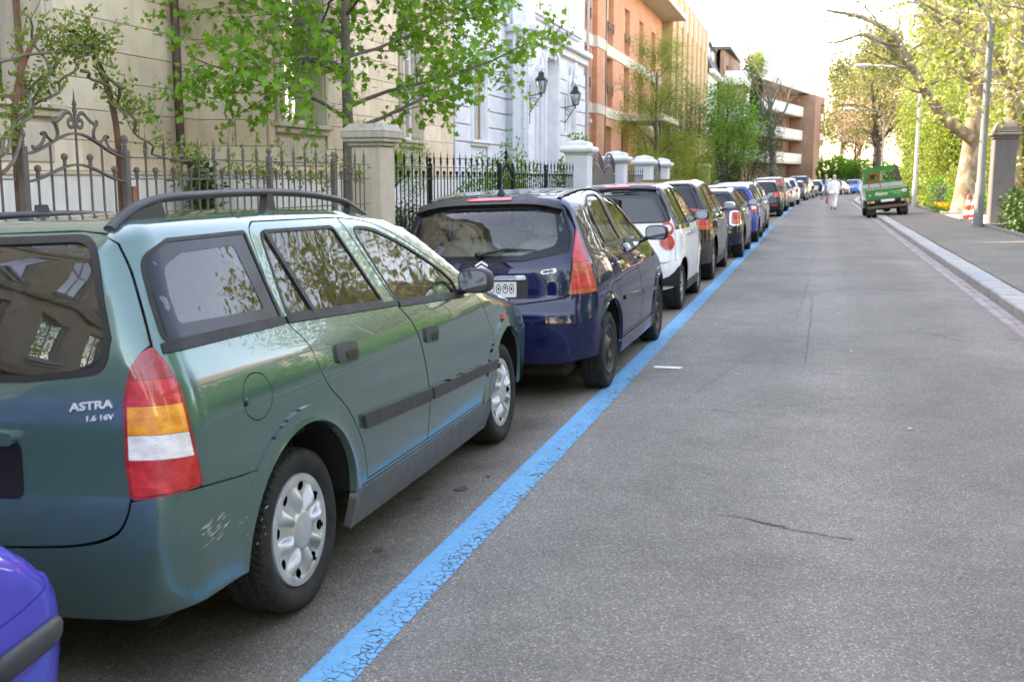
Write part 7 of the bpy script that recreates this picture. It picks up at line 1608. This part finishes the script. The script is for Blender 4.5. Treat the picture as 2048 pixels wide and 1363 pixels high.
    rowd = [('pale silver hatchback ahead of the tall silver-grey estate', -2.15, 60.5, 'paint_silver', 1.48, .84, 2.5, -.7, 'silver_hatchback'), ('pearl white estate with red and orange lamps', -2.0, 66.5, 'paint_pearl', 1.60, .88, 2.65, -.85, 'pearl_estate'),
            ('dark grey hatchback between the pearl white estate and the navy van', -1.70, 78, 'paint_slate', 1.42, .85, 2.5, -.7, 'far_hatchback'), ('dark navy van parked where the street bends', -1.55, 86, 'paint_night', 1.78, .92, 2.9, -.95, 'navy_van'),
            ('sand coloured hatchback beyond the man in the light shirt', -.4, 96, 'paint_sand', 1.45, .85, 2.5, -.7, 'sand_hatchback'), ('dark blue hatchback on the bend beyond the woman in white', 1.35, 106, 'paint_navy', 1.48, .86, 2.5, -.7, 'bend_hatchback'),
            ('light azure blue car on the bend of the street', 3.3, 114, 'paint_azure', 1.5, .85, 2.5, -.7, 'azure_hatchback'), ('red car at the far end of the row by the truck', 6.0, 122, 'paint_red', 1.5, .85, 2.5, -.7, 'red_hatchback')]
    for lab, x, y, pn, H, hw, wb, tl, nm in rowd:
        rot = 0 if y < 70 else -(y-70)*.42
        gen_car(lab, x, y, pn, H=H, hw=hw, wb=wb, tail=tl, nose=wb+.85, lean=.26, belt=.62*H, sp=.2, rot=rot, mirror=False, name=nm, hub='six',
                lamp=[([(hw-.14, .62*H), (hw-.22, .9), (hw-.22, .76)], [(tl+.2, .74), (tl+.2, .62*H)], 'lens_red', [(.8, .86, 'lens_orange')], .015)])
build_row()
# ---------------------------------------------------------------- the purple-blue car whose front corner shows at the lower left
def build_corner_car():
    paint('paint_purple', (.06, .06, .46), .1, .3, .15)
    car, gt, S, c = gen_car('purple-blue small car, only its front corner with a dark bumper strip visible', -2.44, -.74, 'paint_purple', H=1.42, hw=.815, wb=2.08, tail=-.5, nose=2.96, lean=.2, belt=.93, wr=.27, doors=3, sp=.05, mirror=False, name='corner_car', hub='steel', hubmat='hub_silver', group=None)
    for sg in (1, -1):
        pts = []
        for a in np.linspace(15, 50, 14):
            d = np.array([math.cos(R(a)), math.sin(R(a)), 0]); p0 = np.array([.40, 2.40, .50]); q = S.solve(p0[None], d[None], 0., 2.)[0]; n = S.normal(q[None])[0]; q = q+n*.010; pts.append((sg*q[0], q[1], q[2]+.012*math.sin(R(a))))
        mb = MB(); m = len(pts); mb.tube(pts, [.034*min(1, .45+.55*min(i, m-1-i)/1.5) for i in range(m)], 12, squash=(.45, 1.0)); mb.build('bumper_strip', MATS['trim_grey'], car)
build_corner_car()
# ---------------------------------------------------------------- green flatbed truck half on the pavement
def build_truck():
    paint('paint_truck', (.032, .23, .07), .0, .4, .3); simple('truck_band', (.50, .50, .49), .5, var=.08); simple('old_wood', (.13, .085, .065), .8, var=.25, vscale=6); simple('lamp_housing', (.5, .5, .5), .5)
    roll = math.atan(.15/1.32); t = empty('flatbed_truck', (1.97, 44.6, 0), 0, 'small green flatbed truck with white lettering parked half on the right pavement', 'truck'); t.rotation_euler = (0, -roll, R(1.5)); G = MATS['paint_truck']
    cx = .66; w = .78                      # local x runs from the left wheels (0) to the right wheels (1.32)
    def bx(name, a, b, mat, bev=.01, par=t):
        mb = MB(); mb.box((a[0]+cx, a[1], a[2]), (b[0]+cx, b[1], b[2]), bev=bev); return mb.build(name, mat, par)
    tg = bx('tailgate', (-w, -.80, .70), (w, -.76, 1.10), G); bx('tailgate_edge', (-w-.01, -.81, 1.102), (w+.01, -.75, 1.13), MATS['truck_band'], par=tg); bx('tailgate_rib', (-w+.03, -.815, .74), (w-.03, -.802, .77), G, .004, tg)
    for s in (-1, 1): bx('side_board', (s*w-.02, -.755, .70), (s*w+.02, 1.28, 1.10), G); bx('corner_post', (s*(w-.005)-.028, -.825, .66), (s*(w-.005)+.028, -.745, 1.14), G)
    bx('bed_floor', (-w+.02, -.75, .64), (w-.02, 1.3, .70), MATS['old_wood']); bx('chassis', (-.5, -.7, .30), (.5, 3.0, .63), MATS['well_dark'])
    # cab: prism with sloped sides, rear wall with window
    prof = [(-w, .35), (w, .35), (w, 1.22), (w-.13, 1.92), (w-.2, 1.97), (-w+.2, 1.97), (-w+.13, 1.92), (-w, 1.22)]
    MM = Matrix(((1, 0, 0, cx), (0, 0, 1, 0), (0, 1, 0, 0), (0, 0, 0, 1)))
    zb = [(-w, .35), (w, .35), (w, 1.22), (-w, 1.22)]; mb = MB(); mb.prism(zb, 1.32, 3.1, MM); mb.build('cab_lower', G, t); bx('cab_band', (-w-.004, 1.312, 1.12), (w+.004, 1.36, 1.30), MATS['truck_band'])
    def slab(pts, y0, y1, name, mat): mb = MB(); mb.prism(pts, y0, y1, MM); return mb.build(name, mat, t)
    slab([(-w, 1.225), (-w+.16, 1.225), (-w+.29, 1.97), (-w+.2, 1.97), (-w+.13, 1.92)], 1.33, 2.7, 'cab_pillar', G); slab([(w, 1.225), (w-.16, 1.225), (w-.29, 1.97), (w-.2, 1.97), (w-.13, 1.92)], 1.33, 2.7, 'cab_pillar', G)
    slab([(-w+.29, 1.78), (w-.29, 1.78), (w-.2, 1.97), (-w+.2, 1.97)], 1.335, 1.40, 'cab_header', G); slab([(-w+.16, 1.225), (w-.16, 1.225), (w-.2, 1.40), (-w+.2, 1.40)], 1.335, 1.40, 'cab_rear_wall', G); slab([(.28, 1.41), (.34, 1.41), (.34, 1.77), (.28, 1.77)], 1.335, 1.40, 'window_pillar', G)
    slab([(-w+.2, 1.972), (w-.2, 1.972), (w-.24, 1.99), (-w+.24, 1.99)], 1.3, 2.75, 'cab_roof', G); slab([(-w+.18, 1.40), (.28, 1.40), (.28, 1.78), (-w+.26, 1.78)], 1.36, 1.366, 'rear_window', MATS['glass_clear']); slab([(.34, 1.40), (w-.18, 1.40), (w-.26, 1.78), (.34, 1.78)], 1.36, 1.366, 'rear_window', MATS['glass_clear'])
    slab([(-w+.14, 1.23), (w-.14, 1.23), (w-.27, 1.95), (-w+.27, 1.95)], 2.7, 2.706, 'windscreen', MATS['glass_clear'])
    for x in (-.38, .38): mb = MB(); seat(mb, cx+x, 1.75, .95, .5, .55); mb.build('seat', MATS['seat_dark'], t)
    bx('rear_beam', (-w+.02, -.86, .36), (w-.02, -.80, .47), MATS['old_wood']); 
    for s in (-1, 1):
        bx('mud_flap', (s*.60-.16, -.45, .12), (s*.60+.16, -.43, .42), MATS['trim_black']); bx('beam_bracket', (s*.42-.02, -.80, .40), (s*.42+.02, -.76, .69), MATS['trim_black'])
        lh = bx('lamp_unit', (s*.62-.13, -.815, .575), (s*.62+.13, -.77, .665), MATS['lamp_housing']); bx('lamp_lens', (s*.64-.07, -.825, .585), (s*.64+.02, -.813, .657), MATS['lens_red'], .004, lh); bx('lamp_lens', (s*.64+.025, -.825, .585), (s*.64+.09, -.813, .657), MATS['lens_amber'], .004, lh)
        for k in (0, 1):
            o = link('tyre', tyre_mesh(.27, .16, .17, False), None, t); o.location = (cx+s*(.68-.19*k), 0, .27)
        o = link('tyre', tyre_mesh(.27, .16, .17, False), None, t); o.location = (cx+s*.68, 2.5, .27); h_ = link('wheel_rim', hub_mesh(.17, 'steel', False), MATS['steel_black'], o); h_.location = (.05*s, 0, 0); h_.rotation_euler = (0, 0, 0 if s > 0 else math.pi)
    bx('number_plate', (-.25, -.80, .60), (.25, -.785, .70), MATS['plate_white'], .003); mb = MB(); mb.ellip((cx, 0, .30), (.16, .2, .13), 12, 8); mb.build('differential', MATS['well_dark'], t)
    P = lambda x, z: (cx+x, -.803, z); W_ = MATS['plate_white']; text_part('lettering', 'Alabor', P(-.46, .86), P(.04, .86), (0, 0, 1), (0, -1, 0), .15, W_, tg, .004, .02); text_part('lettering', 'Gartenbau Basel', P(.10, .95), P(.52, .95), (0, 0, 1), (0, -1, 0), .045, W_, tg, .003); text_part('lettering', 'Unterhalt', P(.22, .875), P(.42, .875), (0, 0, 1), (0, -1, 0), .04, W_, tg, .003)
    mb = MB(); mb.ellip((cx+.63, -.803, .97), (.10, .006, .065), 20, 6); so_ = mb.build('country_sticker', W_, tg); text_part('lettering', 'CH', (cx+.575, -.811, .945), (cx+.685, -.811, .945), (0, 0, 1), (0, -1, 0), .05, MATS['ink'], so_, .002); bx('data_plate', (-.68, -.806, .86), (-.61, -.801, .93), MATS['truck_band'], .001, tg)
    # red sack truck standing on the bed
    h = empty('sack_truck', (1.97, 44.6, 0), 0, 'red tubular hand truck standing upright on the green truck bed', 'hand truck'); h.rotation_euler = t.rotation_euler; RD = simple('red_tube', (.42, .05, .03), .45, var=.15)
    x0, x1 = cx-.62, cx-.20; mb = MB(); mb.tube([(x0, -.3, .72), (x0, -.18, 1.66), (x0+.03, -.16, 1.72), (x1-.03, -.16, 1.72), (x1, -.18, 1.66), (x1, -.3, .72)], .020, 8); mb.build('tube_frame', RD, h)
    for z in (1.45, 1.05): mb = MB(); mb.tube([(x0, -.3+(z-.72)*.128, z), (x1, -.3+(z-.72)*.128, z)], .018, 8); mb.build('cross_bar', RD, h)
    mb = MB(); mb.ellip((x1+.005, -.17, 1.60), (.03, .03, .07), 8, 6); mb.build('grip', MATS['trim_black'], h)
    for x in (x0-.03, x1+.03): mb = MB(); mb.lathe([(.0, -.03), (.1, -.03), (.12, -.015), (.12, .015), (.1, .03), (0, .03)], 16, T3(x, -.36, .83, ry=R(90))); mb.build('wheel', MATS['tyre_rubber'], h)
build_truck()
# ---------------------------------------------------------------- lamp posts, cones, sign, stones
def build_street_things():
    stained('post_grey', (.20, .21, .215), (.13, .13, .13), .5, scale=2); simple('post_pale', (.50, .50, .48), .5, var=.1); simple('lamp_glass', (.8, .8, .78), .3)
    for x, y, r, mt, lb, hz in ((4.42, 33.0, .135, 'post_grey', 'thick dark grey lamp post beside the gate pillar on the right', 5.4), (4.40, 54.6, .11, 'post_pale', 'pale lamp post right behind the green truck', 5.5), (4.5, 86, .09, 'post_grey', 'distant lamp post behind the green truck cab', 5.4)):
        e = empty('street_lamp', (x, y, .12), 0, lb, 'street lamp', 'curved street lamps on the right pavement'); mb = MB(); mb.tube([(0, 0, 0), (0, 0, 1.3), (0, 0, 1.34), (0, 0, hz)], [r, r, r*.82, r*.62], 16); mb.build('post', MATS[mt], e)
        P = [(0, 0, hz)]+[(-.85*(1-math.cos(R(a))), 0, hz+1.15*math.sin(R(a))) for a in range(10, 81, 10)]+[(-1.5, 0, hz+1.2), (-2.3, 0, hz+1.27)]; mb = MB(); mb.tube(P, [r*.62]+[r*.5]*8+[r*.42]*2, 12); mb.build('arm', MATS[mt], e)
        mb = MB(); mb.ellip((-2.62, 0, hz+1.27), (.42, .15, .085), 16, 10, p=.8); mb.build('lamp_head', MATS['post_pale'], e); mb = MB(); mb.ellip((-2.66, 0, hz+1.22), (.28, .11, .07), 14, 8); mb.build('lamp_cover', MATS['lamp_glass'], e); mb = MB(); mb.box((-.05, -r-.004, .55), (.05, -r+.03, .95)); mb.build('service_door', MATS[mt], e)
    OR = simple('cone_red', (.62, .07, .03), .5, var=.08); WH = simple('cone_white', (.72, .72, .70), .5, var=.06)
    for x, y, lb in ((4.80, 38.4, 'red and white striped traffic cone on the sunlit drive, nearer one'), (5.12, 39.4, 'red and white striped traffic cone half hidden behind the lamp post')):
        e = empty('traffic_cone', (x, y, .19), 0, lb, 'traffic cone', 'traffic cones by the gate'); mb = MB(); mb.box((-.2, -.2, 0), (.2, .2, .04), bev=.015); mb.build('base', OR, e); H = .80; rr = lambda z: .155-.12*z/H
        for k, (a, b) in enumerate(((.04, .16), (.162, .32), (.322, .48), (.482, .66), (.662, .84))): mb = MB(); mb.lathe([(rr(a-.04), a), (rr(b-.04), b)]+([(0, b)] if k == 4 else []), 20); mb.build('stripe', OR if k % 2 == 0 else WH, e)
    rng = np.random.default_rng(5); st = simple('rubble', (.38, .35, .31), .9, var=.25)
    for i in range(9):
        mb = MB(); r = rng.uniform(.04, .10); mb.ellip((0, 0, 0), (r, r*rng.uniform(.7, 1.2), r*.6), 7, 5); me = mb.mesh('rubble_stone')
        for v in me.vertices: v.co *= 1+rng.uniform(-.2, .2)
        o = link('rubble_stone', me, st); o.location = (4.75+rng.uniform(-.25, .35), 37.4+rng.uniform(-.6, .7), .19+r*.4); tag(o, 'small pale stone in the little rubble heap at the cone foot', 'stone', 'rubble stones at the cone')
    e = empty('plant_sign', (5.18, 49.6, .15), 0, 'small grey marker post standing in the flower bed', 'post'); 
    for x in (-.07, .07): mb = MB(); mb.box((x-.035, -.015, 0), (x+.035, .015, 1.05 if x < 0 else .95), bev=.006); mb.build('slat', MATS['post_grey'], e)
    e = empty('white_bollard', (6.75, 39.6, .2), 0, 'white conical bollard behind the gate pillar at the right edge', 'bollard'); mb = MB(); mb.lathe([(.22, 0), (.22, .05), (.15, .08), (.11, .5), (.12, .62), (.08, .68), (0, .7)], 18); mb.build('body', MATS['white_render'], e); mb = MB(); mb.lathe([(.125, .3), (.13, .31), (.122, .42), (.118, .43)], 18); mb.build('red_band', OR, e)
build_street_things()
# ---------------------------------------------------------------- people
def skin_mesh(name, verts, edges, radii, mat, parent, sub=2, rootv=0):
    me = bpy.data.meshes.new(name); me.from_pydata(verts, edges, []); o = bpy.data.objects.new(name, me); COL.objects.link(o); m = o.modifiers.new('skin', 'SKIN'); m.use_smooth_shade = True
    sv = me.skin_vertices[0].data
    for i, r in enumerate(radii): sv[i].radius = (r, r) if not isinstance(r, tuple) else r
    sv[rootv].use_root = True; s = o.modifiers.new('sub', 'SUBSURF'); s.levels = sub; s.render_levels = sub
    dg = bpy.context.evaluated_depsgraph_get(); out = bpy.data.meshes.new_from_object(o.evaluated_get(dg)); bpy.data.objects.remove(o); out.polygons.foreach_set('use_smooth', [True]*len(out.polygons)); out.materials.clear(); return link(name, out, mat, parent)
def person(name, label, loc, rz, H, top, legs, skin, hair, shoe, stride=.22, arms=((.05, .0), (.05, .1)), hem=.46, hemr=.24, scarf=None, group=None, hairlen=1.):
    """figure facing local +y; heights as fractions of H"""
    e = empty(name, loc, rz, label, 'person', group); k = H/1.7; V = lambda x, y, z: (x*k, y*k, z*k)
    hip, kn, an = .90, .49, .085; s = stride
    L = {'l': (-.10, s), 'r': (.10, -s)}; pv, pe, pr = [V(0, 0, .95)], [], [.13*k]
    body = [V(0, 0, .95), V(0, .01, 1.15), V(0, .0, 1.34), V(0, -.005, 1.43), V(0, .01, 1.50), V(0, .02, 1.60), V(0, .02, 1.68)]; br = [(.15, .11), (.135, .10), (.15, .10), (.06, .06), (.052, .052), (.078, .095), (.055, .07)]; ed = [(i, i+1) for i in range(6)]
    def limb(pts, rs, root):
        i0 = len(body); body.extend(pts); br.extend([(r, r) for r in rs]); ed.append((root, i0)); ed.extend((i0+i, i0+i+1) for i in range(len(pts)-1)); return i0+len(pts)-1
    feet = {}
    for sd, (x, y) in L.items():
        bend = .06 if y < 0 else -.01
        limb([V(x, y*.12, hip-.05), V(x, y*.55+.05, kn), V(x, y*1.0-bend*.6, an), V(x, y+.11, .035)], [.085*k, .058*k, .040*k, .032*k], 0); feet[sd] = (x, y)
    hands = {}
    for sd, (out, fw) in zip((-1, 1), arms):
        el = V(sd*(.235+out*.4), -.03+fw*.4, 1.13); wr = V(sd*(.24+out), .02+fw, .90); w = limb([V(sd*.185, 0, 1.39), el, wr, V(sd*(.24+out), .03+fw, .83)], [.052*k, .042*k, .029*k, .034*k], 2); hands[sd] = (sd*(.24+out), .03+fw, .83)
        for f in range(4): limb([V(sd*(.24+out)+.004*sd, .03+fw-.024+.016*f, .80), V(sd*(.235+out), .035+fw-.024+.016*f, .745+.008*abs(f-1))], [.010*k, .008*k], w)
        limb([V(sd*(.225+out), .07+fw, .83), V(sd*(.22+out), .085+fw, .79)], [.011*k, .009*k], w)
    skin_mesh('body', body, ed, [(a*k, b*k) if i < 7 else (a, b) for i, (a, b) in enumerate(br)], skin, e)
    # trousers
    tv = [V(0, 0, .98), V(0, 0, .88)]; te = [(0, 1)]; tr = [(.165*k, .125*k), (.16*k, .12*k)]
    for sd, (x, y) in L.items():
        i = len(tv); bend = .06 if y < 0 else -.01; tv += [V(x, y*.2, .78), V(x, y*.55+.05, kn), V(x, y*1.0-bend*.6, .10)]; te += [(1, i), (i, i+1), (i+1, i+2)]; tr += [(.105*k, .105*k), (.085*k, .088*k), (.078*k, .08*k)]
    skin_mesh('trousers', tv, te, tr, legs, e)
    for sd, (x, y) in L.items(): mb = MB(); mb.ellip((x*k, (y+.06)*k, .045*k), (.048*k, .13*k, .045*k), 12, 8, p=.8); mb.build('shoe', shoe, e)
    # top with sleeves, flaring to the hem
    mb = MB(); n = 28; prof = [(1.46, .07, .065), (1.42, .13, .09), (1.36, .205, .125), (1.25, .205, .14), (1.10, .20, .145), (.95, (.20+hemr)/2, .155), (.80, hemr, .17), (hem*1.7, hemr*1.02, .175), (hem*1.7-.01, hemr*.96, .16)]; prof = [p for p in prof if p[0] >= hem*1.7-.02]
    v = [V(a*math.cos(2*math.pi*j/n)*(1+.03*math.sin(5*2*math.pi*j/n+i)), b*math.sin(2*math.pi*j/n)*(1+.03*math.cos(4*2*math.pi*j/n+2*i)), z) for i, (z, a, b) in enumerate(prof) for j in range(n)]; mb.add(v, [(i*n+j, i*n+(j+1) % n, (i+1)*n+(j+1) % n, (i+1)*n+j) for i in range(len(prof)-1) for j in range(n)], True); mb.build('top', top, e)
    for sd, (out, fw) in zip((-1, 1), arms): skin_mesh('sleeve', [V(sd*.15, 0, 1.38), V(sd*.20, 0, 1.35), V(sd*(.235+out*.4), -.03+fw*.4, 1.13), V(sd*(.24+out), .02+fw, .93)], [(0, 1), (1, 2), (2, 3)], [.075*k, .07*k, .062*k, .05*k], top, e)
    # hair, face
    mb = MB(); mb.ellip((0, .0, 1.625*k), (.085*k, .105*k, .095*k), 16, 10); hv = []
    for p in mb.v:
        hv.append((p[0], p[1] if p[1] < .05*k else .05*k+(p[1]-.05*k)*.25, p[2]+.018*k))
    mb.v = hv
    if hairlen > .5: mb.ellip((0, -.055*k, 1.53*k), (.075*k, .05*k, .07*k), 12, 8)
    mb.build('hair', hair, e)
    mb = MB(); mb.ellip((0, .115*k, 1.585*k), (.013*k, .02*k, .022*k), 8, 6); mb.build('nose', skin, e)
    for x in (-1, 1): mb = MB(); mb.ellip((x*.075*k, .01*k, 1.59*k), (.012*k, .02*k, .03*k), 8, 6); mb.build('ear', skin, e); mb = MB(); mb.ellip((x*.03*k, .098*k, 1.61*k), (.012*k, .008*k, .008*k), 8, 6); mb.build('eye', MATS['ink'], e)
    mb = MB(); mb.ellip((0, .103*k, 1.545*k), (.024*k, .008*k, .006*k), 8, 6); mb.build('mouth', MATS['lip'], e)
    if scarf:
        mb = MB(); mb.tube([V(.09*math.cos(a), .09*math.sin(a), 1.45+.01*math.sin(3*a)) for a in np.linspace(0, 2*math.pi, 17)], .035*k, 8); mb.tube([V(-.05, .10, 1.44), V(-.06, .165, 1.3), V(-.06, .17, 1.05)], [.035*k, .045*k, .05*k], 8, squash=(1, .4)); mb.tube([V(.05, .10, 1.44), V(.07, .165, 1.3), V(.075, .17, 1.1)], [.035*k, .045*k, .05*k], 8, squash=(1, .4)); mb.build('scarf', scarf, e)
    return e, hands, k
def build_people():
    sk = simple('skin', (.48, .28, .20), .55, var=.06); simple('lip', (.40, .14, .12), .5); W_ = simple('cloth_white', (.90, .90, .90), .9, var=.03, vscale=3); bl = simple('cloth_shirt', (.45, .50, .62), .9, var=.06); jn = simple('cloth_jeans', (.10, .15, .24), .9, var=.2, vscale=12); nv = simple('cloth_navy', (.025, .035, .06), .9, var=.2); hb = simple('hair_blond', (.58, .50, .36), .7, var=.15, vscale=30); hg = simple('hair_grey', (.22, .19, .17), .7, var=.2, vscale=30); sh = simple('shoe_dark', (.03, .032, .04), .5); rd = simple('bag_red', (.50, .10, .12), .6, var=.15)
    e, hd, k = person('person', 'person in white tunic and white trousers walking away up the road', (.72, 56.6, 0), R(-6), 1.70, W_, W_, sk, hb, sh, .17, ((.06, .02), (.02, .05)), hem=.47, hemr=.25)
    b = empty('red_bag', (0, 0, 0), 0, 'red shopping bag in the left hand of the person in white', 'bag'); M = Matrix.Translation((.72, 56.6, 0)) @ Matrix.Rotation(R(-6), 4, 'Z'); p = Vector(hd[-1])*k
    mb = MB(); mb.ellip((p.x-.03, p.y, p.z-.36), (.06, .13, .20), 14, 10, M, p=.7); mb.build('bag_body', rd, b); mb = MB(); mb.tube([tuple(M @ Vector((p.x-.02, p.y+.07*s, p.z-.02-.14*abs(s)))) for s in (-1, -.5, 0, .5, 1)], .008, 6); mb.build('handles', rd, b)
    e, hd, k = person('person', 'person in light blue shirt, dark scarf and jeans crossing towards the parked cars', (.45, 83.5, 0), R(125), 1.80, bl, jn, sk, hg, sh, .30, ((.14, .1), (.02, .22)), hem=.54, hemr=.20, scarf=nv, hairlen=0.)
    M = Matrix.Translation((.45, 83.5, 0)) @ Matrix.Rotation(R(125), 4, 'Z'); b = empty('dark_jacket', (0, 0, 0), 0, 'dark jacket carried over the arm of the person in the blue shirt', 'jacket'); p = Vector(hd[1])*k; mb = MB(); mb.ellip((p.x+.02, p.y, p.z-.05), (.10, .16, .30), 12, 8, M, p=.8); mb.build('jacket_cloth', nv, b)
build_people()
